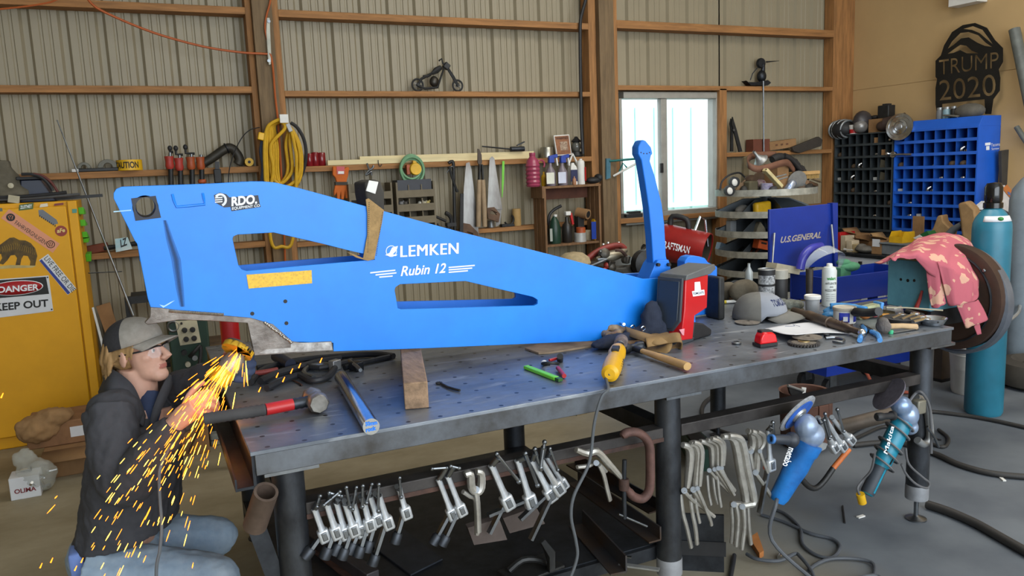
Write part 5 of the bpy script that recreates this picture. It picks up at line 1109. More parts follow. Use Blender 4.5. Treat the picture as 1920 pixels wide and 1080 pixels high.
o = thing('bag_of_bolts', 'lumpy grey bag on the bench between the cartons and labelled box', 'bag', (6.2,5.4, BT)); c0 = xp(1622,462,6.2); m = MB(); m.ell((c0.x, c0.y, BT+.035),(.08,.10,.035)).ell((c0.x, c0.y+.04, BT+.055),(.05,.05,.03)); m.build('sack', mat('grey_sack', '#6A665E', .9, var=.3), o); MB().cyl((6.17, c0.y+.1, BT+.02),(6.17, c0.y+.22, BT+.02),.012,8).build('stick', WHITE, o)
tb = thing('plastic_tote', 'grey tote tub on the bench under the yellow bin', 'tub', (6.3,5.0, BT)); y0, y1 = xp(1725,470,6.2).y, xp(1655,467,6.2).y
MB().bx(6.18,6.48, y0, y1, BT, BT+.10).build('tub', mat('tote_grey', '#6E7478', .6), tb, bevel=.01); MB().bx(6.165,6.495, y0-.012, y1+.012, BT+.10, BT+.115).build('rim', mat('tote_grey', '#6E7478'), tb, bevel=.003)
yb2 = thing('parts_bin', 'yellow stacking bin with dark opening on the grey tote', 'bin', (6.24,5.1, BT+.117)); y0, y1 = xp(1692,448,6.2).y, xp(1667,448,6.2).y; zz = BT+.117
m = MB(); m.bx(6.2,6.36, y0, y1, zz, zz+.005); m.bx(6.2,6.205, y0, y1, zz+.005, zz+.055); m.bx(6.355,6.36, y0, y1, zz+.005, zz+.09)
for y in (y0, y1-.005): m.prism([(6.205, y, zz+.005),(6.355, y, zz+.005),(6.355, y, zz+.10),(6.23, y, zz+.10),(6.205, y, zz+.055)],(0,.005,0))
m.build('bin', YEL, yb2); MB().bx(6.21,6.35, y0+.01, y1-.01, zz+.03, zz+.035).build('contents', BLACK, yb2)
one('cardboard_sheet', 'upright tan card standing behind the white box', 'cardboard', MB().bx(6.5,6.51, xp(1732,420,6.5).y, xp(1711,420,6.5).y, BT, BT+.34), CARD)
one('paper_bag', 'crumpled tan paper bag behind the pink cloth on the bench', 'bag', MB().prism([xp(a, b, 6.3) for a, b in ((1738,445),(1750,425),(1757,405),(1766,403),(1768,415),(1785,432),(1782,448),(1755,452))],(.12,.03,0)), mat('paper_brown', '#A08058', .85, var=.2, bump=.3), bevel=.012)
one('paper_bag', 'tall brown paper bag beside the teal cylinder neck', 'bag', MB().prism([xp(a, b, 6.25) for a, b in ((1808,492),(1798,400),(1795,382),(1812,377),(1828,392),(1830,410),(1822,490))],(.14,.05,0)), mat('paper_brown', '#A08058'), bevel=.02)
o = thing('green_package', 'green and white striped package on the bench behind pink cloth', 'package', xp(1725,445,6.2)); MB().prism([xp(a, b, 6.2) for a, b in ((1712,446),(1738,433),(1742,440),(1728,450))],(.1,0,0)).build('wrapper', mat('pack_green', '#1E5A2E', .5), o); MB().prism([xp(a, b, 6.195) for a, b in ((1712,446),(1724,440),(1732,446),(1722,451))],(.004,0,0)).build('white_end', WHITE, o)
one('vacuum_nozzle', 'grey nozzle pointing up between the paper bags', 'nozzle', MB().tube([xp(a, b, 6.3) for a, b in ((1764,458),(1776,444),(1788,430),(1803,420))],[.03,.035,.03,.022],12), mat('nozzle_grey', '#62666A', .5))
# --- rotating bin
CX, CY, CR = 4.985,5.40,.43
rb = thing('rotating_bin', 'round grey rotating bin stand with stacked wedge trays near the window', 'bin stand', (CX, CY, 0)); GB = mat('bin_grey', '#4E555A', .5,.3, var=.12); LIPM = mat('bin_lip', '#B4B2A6', .5,.15, hex2='#8A8A80', scale=14)
MB().lathe([(.22,0),(.22,.03),(.05,.05),(.05,1.42)],(CX, CY, 0),24).build('column', GB, rb)
tz = []
for i, py in enumerate((369.5,411.5,450,489,527,566)):
    z = pt(1440, py, y=CY-CR).z; tz.append(z)
    t_ = MB().lathe([(.05, z+.05),(.15, z+.006),(CR-.002, z+.006),(CR, z),(.05, z),(.05, z+.05)],(CX, CY, 0),48).build('tray', GB, rb)
    hl_ = .055; MB().lathe([(CR-.004, z),(CR, z),(CR, z+hl_),(CR-.004, z+hl_),(CR-.004, z)],(CX, CY, 0),48).build('lip', LIPM, t_)
    if i:
        for k_ in range(8):
            a = R(-90+22+45*k_); d = V((math.cos(a), math.sin(a),0)); P = [V((CX, CY, 0))+d*r_+V((0,0, zz)) for r_, zz in ((.05, z+.007),(CR-.005, z+.007),(CR-.005, z+.055),(CR-.10, z+.10),(CR-.22, z+.145),(.05, z+.15))]
            n = V((-d.y, d.x, 0))*.004; MB().prism(P, n).build('divider', GB, t_)
def rimin(px, dy):                                        # a spot on a tray, dy behind the rim under picture column px
    y = CY-CR
    while (pt(px, 400, y=y).x-CX)**2+(y-CY)**2 > (CR-.02)**2 and y < CY+CR: y += .004
    y += max(dy, .07); return pt(px, 400, y=y).x, y
def tier(i, px, dy=.06): x, y = rimin(px, dy); return V((x, y, tz[i]+.008))
for i, px, dy, nm, lb, fn in (
    (1,1390,.12, 'lump', 'grey lump in the second bin tray beside the yellow case', 'l'),(1,1424,.12, 'yellow_case', 'yellow case in the second tray of the bin stand', 'y'),
    (2,1371,.12, 'white_carton', 'white carton in the third tray of the bin stand', 'w'),(2,1427,.14, 'cloth_scrap', 'cream cloth scrap in the third tray of the bin stand', 's'),
    (3,1352,.14, 'blue_box', 'small box with pale blue label in the fourth tray', 'b'),(3,1428,.10, 'orange_box', 'bright orange box tilted in the fourth tray of the bin stand', 'o')):
    q = tier(i, px, dy); o = thing(nm, lb, 'box' if fn in 'ywbo' else 'cloth', q, group=None)
    if fn == 'l': MB().ell(q+V((-.02,-.04,.05)),(.075,.045,.05)).build('body', mat('lump_grey', '#6A6660', .9, var=.3), o)
    if fn == 'y': MB().box(q+V((0,-.03,.065)),(.17,.06,.115), Euler((0, R(-4),0))).build('body', YEL, o, bevel=.02)
    if fn == 'w': MB().box(q+V((0,0,.065)),(.065,.06,.12)).build('body', mat('carton_pale', '#A8ACAE', .7), o, bevel=.003)
    if fn == 's': MB().prism([q+V(p) for p in ((-.06,0,0),(.07,0,0),(.05,0,.06),(0,0,.12),(-.03,0,.07))],(0,.06,0)).build('body', mat('scrap_cream', '#8A806A', .9, var=.3), o, bevel=.01)
    if fn == 'b': MB().box(q+V((0,0,.05)),(.08,.06,.07), Euler((0, R(20),0))).build('body', mat('box_lightblue', '#A8C4D8', .6), o, bevel=.003)
    if fn == 'o': MB().box(q+V((0,0,.095)),(.13,.07,.075), Euler((0, R(14),0))).build('body', mat('orange_card', '#E0622A', .6), o, bevel=.003); MB().box(q+V((-.005,-.0365,.11)),(.06,.002,.015), Euler((0, R(14),0))).build('print_panel', BLACKM, o)
for k_ in range(4):
    q = tier(3,1385+11*k_, .10); one('chrome_socket', ('first', 'second', 'third', 'last')[k_]+' chrome tube along the fourth tray before the orange box', 'socket', MB().tube([q+V((-.02,0,.015)), q+V((.02,0,.05)), q+V((.06,.02,.06))],.014,10), CHROME, 'chrome tubes in the bin stand')
# heap on the top tray
z0 = tz[0]+.008
def tp(px, dy, dz=0): x, y = rimin(px, dy); return V((x, y, z0+dz))
ht = thing('leather_hat', 'curled brown leather strip like a hat brim on the top tray', 'hat', tp(1430,.3)); HTM = mat('brown_hide', '#6E4A38', .7, var=.2)
yy = CY-.2
P = smooth_path([pt(a, b, y=c) for a, b, c in ((1490,322, yy-.05),(1478,306, yy-.1),(1462,307, yy-.12),(1440,314, yy-.13),(1420,317, yy-.13),(1404,310, yy-.1),(1402,300, yy-.02),(1412,292, yy+.08),(1432,290, yy+.12),(1455,291, yy+.12))],4)
m = MB(); n = len(P); m.add([p+V((0,0,.028)) for p in P]+[p-V((0,0,.028)) for p in P],[(i, i+1, n+i+1, n+i) for i in range(n-1)]); m.build('brim', HTM, ht, solid=.008)
MB().tube([pt(1450,335, y=yy+.2), pt(1462,312, y=yy+.2)],[.08,.07],12).build('support_bundle', mat('bundle_dark', '#40382E', .9), ht)
fu = thing('funnel', 'small grey metal funnel inside the curled leather', 'funnel', pt(1424,302, y=yy)); MB().lathe([(.012,.0),(.014,.05),(.05,.10),(.065,.11),(.06,.11),(.048,.098),(.012,.045),(.012,.0)][::-1], pt(1413,284, y=yy),18,(pt(1428,303, y=yy)-pt(1413,284, y=yy))).build('cone', ALU, fu)
one('wire_bundle', 'tangle of dark cables behind the curled leather', 'cables', MB().tube(smooth_path([pt(a, b, y=yy+.08) for a, b in ((1448,300),(1460,294),(1475,298),(1490,310),(1500,322))],4),.035,10).tube(smooth_path([pt(a, b, y=yy+.05) for a, b in ((1470,292),(1485,300),(1498,315),(1506,325))],4),.025,10), BLACK)
one('cardboard_pack', 'tan carton propped beneath the curled leather', 'box', MB().bx(pt(1448,320, y=yy).x, pt(1469,320, y=yy).x, yy-.06, yy+.1, z0, pt(1455,307, y=yy).z), CARD)
sq = thing('squeegee', 'cream ribbed squeegee bar leaning over the top tray', 'squeegee', pt(1450,345, y=CY-.36)); yq2 = CY-.38
MB().bar(pt(1434,318, y=yq2), pt(1464,350, y=yq2),.03,.05,(0,1,0)).build('bar', mat('cream_bar', '#C8B888', .6), sq, bevel=.004); MB().bar(pt(1436,317, y=yq2-.018), pt(1465,349, y=yq2-.018),.004,.012,(0,1,0)).build('groove', BLACKM, sq)
for a, b in (((1455,332),(1474,327)),((1459,337),(1476,332))): MB().cyl(pt(*a, y=yq2), pt(*b, y=yq2),.007,8).build('tine', ALU, sq)
br_ = thing('scrub_brush', 'long wooden scrubbing brush at the end of the top tray', 'brush', pt(1505,330, y=CY-.2)); a, b = pt(1484,326, y=CY-.22), pt(1532,323, y=CY-.22)
MB().bar(a, b, .07,.03).build('back', mat('brush_wood', '#B08C58', .7, var=.2), br_, bevel=.004)
for k_ in range(12): q = a.lerp(b, .3+.68*k_/11); MB().cyl(q+V((0,-.02,-.015)), q+V((0,-.02,-.05)),.007,6,.009).build('bristle_tuft', mat('bristle', '#9A7E4A', .9), br_)
mg = thing('mug', 'purple and white printed mug on the top tray rim', 'mug', tp(1437,.1)); q = tp(1437,.1); MB().lathe([(.045,0),(.048,.01),(.048,.095),(.044,.095),(.042,.01),(0,.01)], q, 20).build('cup', mat('mug_print', '#8078A8', .4, hex2='#C8C4D4', scale=30), mg); MB().torus(q+V((.05,0,.05)),.026,.007,(0,1,0),14,6,-90,90).build('handle', mat('mug_print', '#8078A8'), mg)
cn = thing('beverage_can', 'crushed blue and silver can tilted on the top tray', 'can', tp(1482,.06)); q = tp(1480,.06,.055); MB().lathe([(.03,-.06),(.035,-.05),(.035,.05),(.026,.062)], q, 18,(.5,-.1,.6)).build('body', mat('can_print', '#4A6CA0', .3,.6, hex2='#C0C4C8', scale=26), cn)
hl2 = thing('trailer_lamp', 'round black lamps with white lenses at the top tray end', 'lamp', tp(1372,.14))
for px, py in ((1378,343),(1369,354)):
    q = pt(px, py, y=5.28); q.z = z0+(.047 if py > 350 else .115); MB().lathe([(.03,.05),(.045,.03),(.045,0),(.03,-.003)], q, 16,(.3,1,.1)).build('housing', BLACK, hl2); MB().ell(q, (.032,.012,.032)).build('lens', WHITE, hl2)
MB().tube(smooth_path([pt(a, b, y=5.30) for a, b in ((1350,357),(1354,340),(1368,328),(1386,324),(1396,332))],4),.008,8).build('lead', BLACK, hl2)
one('wooden_star', 'brown wooden star cutout standing on the top tray front', 'ornament', MB().prism([tp(1391,.06)+V((.075*(1 if i % 2 else .45)*math.sin(R(36*i)),0,.07+.075*(1 if i % 2 else .45)*math.cos(R(36*i)))) for i in range(10)],(0,.02,0)), mat('star_wood', '#7A6248', .8, var=.2), bevel=.004)
one('wood_offcut', 'pale wooden paddle standing behind the top tray heap', 'wood', MB().prism(pxp([(1393,347),(1396,296),(1404,292),(1405,347)], y=CY+.05),(0,.03,0)), mat('paddle', '#6E6248', .8, var=.2), bevel=.003)
one('olive_pouch', 'olive pouch beside the wooden star on the top tray', 'pouch', MB().box(tp(1408,.1,.06),(.10,.08,.118)), mat('olive', '#5A5440', .9, var=.15), bevel=.015)
one('cap_with_pattern', 'white and plum patterned cloth under the curled leather', 'cloth', MB().ell(tp(1418,.2,.085),(.12,.09,.05)), mat('plum_pattern', '#6A4058', .9, hex2='#B4AC9C', scale=22))
one('steel_plate_disc', 'grey half disc plate standing at the tray end', 'disc', MB().lathe([(0,0),(.10,0),(.10,.006),(0,.006)], tp(1494,.12,.0)+V((0,0,.09)),24,(.1,1,.2)), ALU)
one('hammer_handles', 'brown wooden handle sticking out at the tray end', 'handle', MB().cyl(tp(1512,.1,.09), tp(1530,.06,.02),.018,10), mat('handle_brown', '#7A5C40', .7))
one('hammer_handles', 'pale wooden handle above the brown one at the tray end', 'handle', MB().cyl(tp(1520,.15,.12), tp(1537,.10,.055),.014,10), mat('handle_pale', '#A08A68', .7))
m = MB()
for px, py, r_ in ((1466,318,.10),(1480,312,.10),(1492,322,.09),(1500,334,.08),(1476,336,.10),(1490,345,.07),(1462,345,.07)): m.ell(pt(px, py, y=CY+.08),(r_, .09, r_*.75))
o = thing('dark_coat', 'dark coat heaped at the back of the top tray under the cables', 'cloth', pt(1480,350, y=CY+.1)); fuse('heap', m, mat('coat_dark', '#2A2826', .9, var=.3, bump=.3), o, .012,2, disp=.04, dscale=.06)
m = MB()
for px, py, r_ in ((1408,338,.06),(1425,334,.06),(1442,338,.06),(1416,348,.05),(1450,350,.05)): m.ell(pt(px, py, y=CY-.05),(r_, .06, r_*.8))
o = thing('brown_pouch', 'brown tool pouch bunched beneath the curled leather', 'pouch', pt(1425,350, y=CY-.05)); fuse('heap', m, mat('pouch_brown', '#5A4636', .9, var=.3, bump=.3), o, .012,2, disp=.03, dscale=.05)
for k_, (px, h, c) in enumerate(((1396,.07, '#3A3834'),(1450,.06, '#4A4A4E'),(1462,.05, '#6A5A44'),(1502,.05, '#5E5248'),(1516,.06, '#32302E'))):
    q = tp(px, .05); one('spare_part', ('dark', 'grey', 'tan', 'brown', 'black')[k_]+' lump of hardware behind the rim of the top tray', 'part', MB().ell(q+V((0,0, h*.6)),(.045,.035, h*.6)).cyl(q+V((-.03,-.01, h*.5)), q+V((.05,.02, h*1.1)),.012,10), mat('part%d' % k_, c, .6,.3, var=.3), 'hardware on the top tray')
# --- red heater
h_ = thing('shop_heater', 'red cylindrical shop heater with black handle below the window', 'heater', pt(1290,480, y=4.9)); HR = mat('heater_red', '#8E1E1C', .35, var=.15)
a, b = pt(1238,452, y=5.15), pt(1326,472, y=4.85); ax_ = (b-a).normalized(); Lh = (b-a).length; r_ = .145
MB().lathe([(r_*.9,0),(r_, .02),(r_, Lh),(r_*.93, Lh),(r_*.93, Lh*.35),(0, Lh*.35)], a, 32, ax_).build('barrel', HR, h_); MB().lathe([(r_*.925, Lh*.4),(r_*.92, Lh-.01),(r_*.90, Lh-.01),(r_*.9, Lh*.4),(r_*.925, Lh*.4)], a, 32, ax_).build('liner', mat('liner', '#4A4438', .5,.5), h_)
t0 = a+ax_*Lh*.22+V((0,0, r_)); t1 = a+ax_*Lh*.62+V((0,0, r_)); MB().tube(smooth_path([t0, t0+V((0,0,.07))+ax_*.02, t1+V((0,0,.07))-ax_*.02, t1],3),.022,10).build('handle', BLACK, h_)
MB().tube([a+ax_*Lh*.75+V((0,0, r_)), a+ax_*Lh*.95+V((0,.05, r_+.12)), a+ax_*Lh*1.05+V((0,.05, r_+.10)), a+ax_*Lh*1.1+V((0,.05, r_-.1))],.010,8).build('wire_guard', CHROME, h_)
MB().bx(min(a.x, b.x)+.05, max(a.x, b.x)-.05,4.9,5.1,0, a.z-r_+.02).build('stand', BLACKM, h_)
tx_ = MB(); tx_.text('CRAFTSMAN', (0,0,0),(Lh*.62,0,0),(0,0,.055),(0,0,0), th=0, bold=.02)
lat = V((ax_.y, -ax_.x, 0)).normalized(); lat = lat if lat.y < 0 else -lat; upn = lat.cross(ax_); upn = upn if upn.z > 0 else -upn
for i, v_ in enumerate(tx_.v):
    al = R(2)+(v_.z-.0275)/r_; tx_.v[i] = a+ax_*(v_.x+Lh*.12)+(lat*math.cos(al)+upn*math.sin(al))*(r_+.0012)
tx_.build('lettering', WINK, h_, smooth=0)
# --- engine heap behind the frame
en = thing('engine', 'greasy engine block with red hoses behind the blue frame', 'engine', pt(1170,490, y=4.7)); EM = mat('greasy_alloy', '#5A554C', .45,.6, hex2='#2A2826', scale=12, detail=8); ye = 4.7
ez = pt(1170,545, y=ye).z
MB().bx(pt(1110,500, y=ye).x, pt(1236,500, y=ye).x, ye-.15, ye+.25, ez, pt(1170,492, y=ye).z).build('block', EM, en, bevel=.02)
MB().tube([pt(1118,488, y=ye-.1), pt(1140,482, y=ye-.12), pt(1160,476, y=ye-.1), pt(1174,468, y=ye-.1)],[.025,.04,.035,.018],14).build('intake', mat('alloy', '#8A8474', .4,.7, var=.25), en)
MB().torus(pt(1183,490, y=ye-.1),.12,.035,(.4,1,0),24,10,0,200).build('manifold', EM, en); MB().lathe([(.07,0),(.09,.02),(.09,.08),(.03,.1)], pt(1200,492, y=ye-.15),20,(0,-1,0)).build('pulley', BLACKM, en)
for k_, dy in ((0,0),(1,.03)): MB().tube(smooth_path([pt(a, b+3*k_, y=ye-.1+dy) for a, b in ((1098,488),(1112,476),(1130,466),(1150,460),(1164,460),(1172,466))],4),.018,10).build('red_hose', mat('hose_red', '#7A2A22', .5), en)
for x, y in ((1131,459),(1140,456),(1160,456)): q = pt(x, y, y=ye-.05); MB().cyl(q, q-V((0,0,.05)),.007,8).ell(q, .012).build('bolt', CHROME, en)
rn = random.Random(21)
for k_ in range(16):
    x, y = rn.uniform(1120,1232), rn.uniform(474,508); q = pt(x, y, y=ye-.16+rn.uniform(-.03,.03)); s_ = rn.uniform(.018,.04)
    if k_ % 4 == 0: MB().ell(q, (s_, s_*.8, s_*.8)).build('red_cover', mat('cover_red', '#8A2A20', .5, var=.3), en)
    elif k_ % 4 == 1: MB().lathe([(s_*.5,0),(s_, .01),(s_, .03),(s_*.4,.04)], q, 14,(rn.uniform(-.6,.6),-1, rn.uniform(-.4,.6))).build('fitting', EM, en)
    elif k_ % 4 == 2: MB().tube(smooth_path([q, q+V((rn.uniform(-.1,.1),-.02, rn.uniform(-.02,.06))), q+V((rn.uniform(-.15,.15),0, rn.uniform(-.05,.05)))],3),.011,8).build('pipe', (STEEL, RUST)[k_ % 8 > 3], en)
    else: MB().box(q, (s_*2, s_, s_*1.4), Euler((rn.uniform(0,1), rn.uniform(0,1), rn.uniform(0,1)))).build('casting', EM, en, bevel=.006)
MB().tube([pt(1206,465, y=ye), pt(1225,470, y=ye), pt(1236,476, y=ye)],.03,10).build('coupling', BLACKM, en)
MB().bx(pt(1120,540, y=ye).x, pt(1230,540, y=ye).x, ye-.1, ye+.2,0, ez).build('stand', BLACKM, en)
one('basket', 'pale coiled rope mound peeking over the blue frame', 'rope', MB().lathe([(.10,0),(.11,.02),(.10,.055),(.06,.085),(.0,.095)], V((pt(1076,492, y=4.45).x, 4.45, pt(1076,499, y=4.45).z)),24).bx(pt(1066,490, y=4.45).x, pt(1086,490, y=4.45).x, 4.4,4.5,0, pt(1076,499, y=4.45).z), mat('rope_tan', '#9A8A6A', .9, var=.2, scale=30))
# --- blue tool cart
y0 = 3.80; cx0 = pt(1553,522, y=y0).x; cx1 = cx0+.82; y1 = 4.14; zt_ = pt(1553,522, y=y0).z
ct = thing('tool_cart', 'deep blue rolling tool cart with open lid beside the table', 'cart', ((cx0+cx1)/2,(y0+y1)/2,0)); CB = mat('cart_blue', '#12308C', .4, var=.08)
m = MB(); m.bx(cx0, cx1, y0, y0+.01, zt_-.17, zt_); m.bx(cx0, cx1, y1-.01, y1, zt_-.17, zt_); m.bx(cx0, cx0+.01, y0+.01, y1-.01, zt_-.17, zt_); m.bx(cx1-.01, cx1, y0+.01, y1-.01, zt_-.17, zt_); m.bx(cx0+.01, cx1-.01, y0+.01, y1-.01, zt_-.16, zt_-.15); m.build('top_tray', CB, ct, bevel=.003)
MB().bx(cx0+.02, cx1-.02, y0-.03, y0, zt_-.235, zt_-.18).build('drawer', CB, ct, bevel=.003); MB().bx(cx0+.02, cx1-.02, y0-.045, y0-.03, zt_-.20, zt_-.185).build('drawer_pull', ALU, ct)
lzb = .16
m = MB(); m.bx(cx0, cx1, y0, y0+.01, lzb, lzb+.09); m.bx(cx0, cx1, y1-.01, y1, lzb, lzb+.09); m.bx(cx0, cx0+.01, y0+.01, y1-.01, lzb, lzb+.09); m.bx(cx1-.01, cx1, y0+.01, y1-.01, lzb, lzb+.09); m.bx(cx0+.01, cx1-.01, y0+.01, y1-.01, lzb, lzb+.01); m.build('lower_tray', CB, ct, bevel=.003)
for xx in (cx0+.001, cx1-.061):
    for yy in (y0+.001, y1-.041): MB().bx(xx, xx+.06, yy, yy+.04, lzb+.01, zt_-.171).build('post', CB, ct)
for xx in (cx0+.1, cx1-.1):
    for yy in (y0+.06, y1-.06):
        w_ = MB().cyl((xx, yy-.02,.065),(xx, yy+.02,.065),.065,20).build('wheel', BLACK, ct); MB().bx(xx-.03, xx+.03, yy-.028, yy+.028,.07, lzb).build('fork', STEEL, w_)
LP_ = [pt(a, b, y=y1+.02) for a, b in ((1443,393),(1568,381),(1568,500),(1443,503))]
ld = MB().prism(LP_, (0,.02,0)).build('lid', CB, ct, bevel=.003)
m = MB(); m.prism([pt(a, b, y=y1) for a, b in ((1561,381),(1571,380),(1571,500),(1565,500))],(0,.05,0)); m.build('lid_flange', CB, ld)
m = MB(); rtext(m, 'U.S.GENERAL', (1463,456),(1539,446),(1464,444), y1+.019, bold=.03, shear=.25); m.build('lettering', mat('badge_silver', '#B8B0A8', .3,.3), ld)
for a, b in (((1452,437),(1448,497)),((1559,421),(1564,475))): MB().tube([pt(*a, y=y1-.0), pt(a[0]*.6+b[0]*.4, a[1]*.6+b[1]*.4, y=y1-.02), pt(*b, y=y1-.04)],[.007,.007,.005],8).build('gas_strut', ALU, ct)
fs_ = thing('face_shield', 'clear domed face shield with blue crown lying in the blue cart', 'face shield', pt(1545,505, y=3.95)); q = pt(1543,512, y=3.97)
m = MB(); n = 14
for j in range(9):
    for i in range(n+1):
        a = math.pi*i/n; t = j/8; m.v.append(q+V((-.16*math.cos(a)+.03*t, -.11*math.sin(a)*(.4+.6*t)+.02,.17*math.sin(a)**.8*(1-.25*t)+.02)))
for j in range(8):
    for i in range(n): a = j*(n+1)+i; m.f.append((a, a+1, a+n+2, a+n+1)); m.mi.append(0)
m.build('visor', mat('visor_clear', '#DCE4E8', .05, var=0, alpha=.28), fs_, solid=.002); MB().tube(smooth_path([pt(a, b, y=4.0) for a, b in ((1500,505),(1506,482),(1520,467),(1540,462))],4),.03,10).build('crown', mat('crown_blue', '#3A3CA0', .3), fs_)
one('green_glove', 'crumpled green glove lying in the blue cart tray', 'glove', MB().ell(pt(1592,500, y=4.0),(.09,.06,.035)).ell(pt(1582,493, y=4.02),(.05,.05,.03)).bx(pt(1580,0, y=4).x, pt(1600,0, y=4).x, 3.97,4.03, zt_-.149, pt(1592,500, y=4.0).z), mat('sage_green', '#4E8A68', .9, var=.2, bump=.3))
one('paper_stack', 'cream carton edge behind the cart tray', 'box', MB().bar(pt(1446,499, y=4.1), pt(1490,507, y=4.1),.1,.05), mat('cream_edge', '#B8B098', .7))
for i, (px, h, mm, lb) in enumerate(((1592,.15, WHITE, 'white aerosol on the lower shelf of the blue cart'),(1606,.13, mat('aero_blue', '#4A6AA8', .4), 'blue aerosol on the lower cart shelf'),(1617,.14, YEL, 'yellow topped can on the lower cart shelf'))):
    q = pt(px, 715, y=3.95); o = thing('aerosol_can', lb, 'can', (q.x, 3.95, lzb+.011), group='cans on the cart'); turned(m := MB(), px, 3.95, lzb+.011, h, 8, CAN[:-3]+[(.5,1.06),(.4,1.15)], pyr=715); m.build('body', mm, o)
one('air_hose', 'rusty orange air hose draped over the lower cart shelf', 'hose', MB().tube(smooth_path([pt(a, b, y=3.72) for a, b in ((1664,682),(1640,690),(1622,690),(1612,684),(1625,700),(1640,730),(1648,748))]+[V((pt(1650,750, y=3.72).x, 3.68,.02)), V((pt(1660,750, y=3.72).x+.1,3.6,.011))],4),.011,8), mat('hose_orange', '#9A4A34', .6))
# --- disc sander with the pink cloth
XS_ = 3.75; q0, q1 = pt(1665,484, x=XS_), pt(1744,580, x=XS_); SY1, SY0, SZ0, SZ1 = q0.y, q1.y, pt(1665,572, x=XS_).z, q0.z
sd = thing('disc_sander', 'teal bodied disc sander with big brown guard beyond the table end', 'machine', (XS_+.15,(SY0+SY1)/2,0)); TEAL = mat('teal_enamel', '#6AA8BC', .45, hex2='#548CA0', scale=5)
MB().bx(XS_, XS_+.26, SY0, SY1, SZ0, SZ1).build('motor_housing', TEAL, sd, bevel=.006); MB().bx(XS_-.006, XS_+.26, SY0, SY1+.004, SZ1, SZ1+.012).build('wood_cap', mat('cap_board', '#A08860', .8), sd)
for x, y, r_ in ((1702,526,.009),(1689,524,.008),(1714,526,.008)): q = pt(x, y, x=XS_-.001); MB().cyl(q, q+V((.002,0,0)), r_, 12).build('screw_hole', BLACKM, sd)
dc = pt(1781,557, x=XS_+.31); rD = .295
MB().cyl((XS_+.25, dc.y, dc.z),(dc.x, dc.y, dc.z),.05,16).build('shaft', DSTEEL, sd)
MB().lathe([(.06,-.015),(rD-.03,-.015),(rD, 0),(rD, .07),(rD-.02,.085),(0,.085)], dc, 48,(1,0,0)).build('disc_guard', mat('rusty_brown_guard', '#4E3A30', .5,.4, hex2='#3A2C26', scale=4), sd)
MB().torus(dc+V((-.018,0,0)), rD-.045,.006,(1,0,0),40,6).build('bead', DSTEEL, sd)
for a in (20,80,140,300): q = dc+V((-.018,(rD-.03)*math.cos(R(a)),(rD-.03)*math.sin(R(a)))); MB().ell(q, (.008,.010,.010)).build('bolt_head', STEEL, sd)
MB().lathe([(rD-.005,0),(rD+.012,.01),(rD+.012,.06),(rD-.005,.07),(rD-.005,0)], dc+V((.03,0,-.02)),48,(1,0,0)).build('lower_shroud', mat('shroud_grey', '#6A707A', .4,.5), sd)
pz_ = pt(1766,712, z=0); MB().prism([(XS_+.02, SY0+.01, SZ0-.09),(dc.x-.03, SY0+.01, SZ0-.09),(pz_.x+.10, pz_.y+.1, SZ0-.09),(pz_.x-.14, pz_.y+.1, SZ0-.09)],(0,0,.09)).build('bed', BLACKM, sd); MB().bx(pz_.x-.06, pz_.x+.06, pz_.y-.04, pz_.y+.08,.02, SZ0-.09).build('pedestal', mat('pedestal_brown', '#4A4038', .7, var=.2), sd); MB().bx(pz_.x-.07, pz_.x+.07, pz_.y-.05, pz_.y+.09,0,.02).build('foot', BLACKM, sd)
q = pt(1718,577, x=XS_-.02)
one('red_pen', 'red marker hanging on the front of the teal sander', 'marker', MB().tube([pt(1729,545, x=XS_-.012), pt(1725,560, x=XS_-.014), q],[.006,.009,.012],10), mat('pen_red', '#A83A34', .4))
yS = SY0-.13
FLW = mat('floral_pink', '#B4606A', .9, var=0); nt = FLW.node_tree; b_ = nt.nodes['Principled BSDF']; vo = nt.nodes.new('ShaderNodeTexVoronoi'); vo.inputs['Scale'].default_value = 13; vo.inputs['Randomness'].default_value = .9; tc = nt.nodes.new('ShaderNodeTexCoord'); no = nt.nodes.new('ShaderNodeTexNoise'); no.inputs['Scale'].default_value = 24
ad = nt.nodes.new('ShaderNodeVectorMath'); ad.operation = 'MULTIPLY_ADD'; ad.inputs[1].default_value = (.05,.05,.05); nt.links.new(no.outputs['Color'], ad.inputs[0]); nt.links.new(tc.outputs['Object'], ad.inputs[2]); nt.links.new(tc.outputs['Object'], no.inputs[0]); nt.links.new(ad.outputs[0], vo.inputs[0])
rp = nt.nodes.new('ShaderNodeValToRGB'); rp.color_ramp.interpolation = 'CONSTANT'; e = rp.color_ramp.elements; e[0].color = lin('#C89A84'); e[1].position = .40; e[1].color = lin('#B05A66'); nt.links.new(vo.outputs['Distance'], rp.inputs[0]); nt.links.new(rp.outputs[0], b_.inputs['Base Color'])
fc = thing('floral_cloth', 'pink floral cloth thrown over the teal sander', 'cloth', (XS_, yS, SZ1))
def patch(rows, name, nz=.012):
    rr = [smooth_path([pt(a, b, y=c) for a, b, c in r_],5) for r_ in rows]; n = len(rr[0]); cols = [smooth_path([r_[i] for r_ in rr],5) for i in range(n)]; k = len(cols[0]); m = MB(); rn = random.Random(len(rows)*7+n)
    ph = [rn.uniform(0,6) for _ in range(4)]
    for i in range(n):
        for j in range(k):
            p = cols[i][j]; wv = math.sin(i*.9+ph[0]+j*.12)*.6+math.sin(i*1.7+j*.35+ph[1])*.4
            m.v.append(p+V((0,-nz*wv, nz*.4*math.sin(i*1.1+ph[2]))))
    for i in range(n-1):
        for j in range(k-1): m.f.append((i*k+j, i*k+j+1,(i+1)*k+j+1,(i+1)*k+j)); m.mi.append(0)
    return m.build(name, FLW, fc, smooth=180, solid=.004)
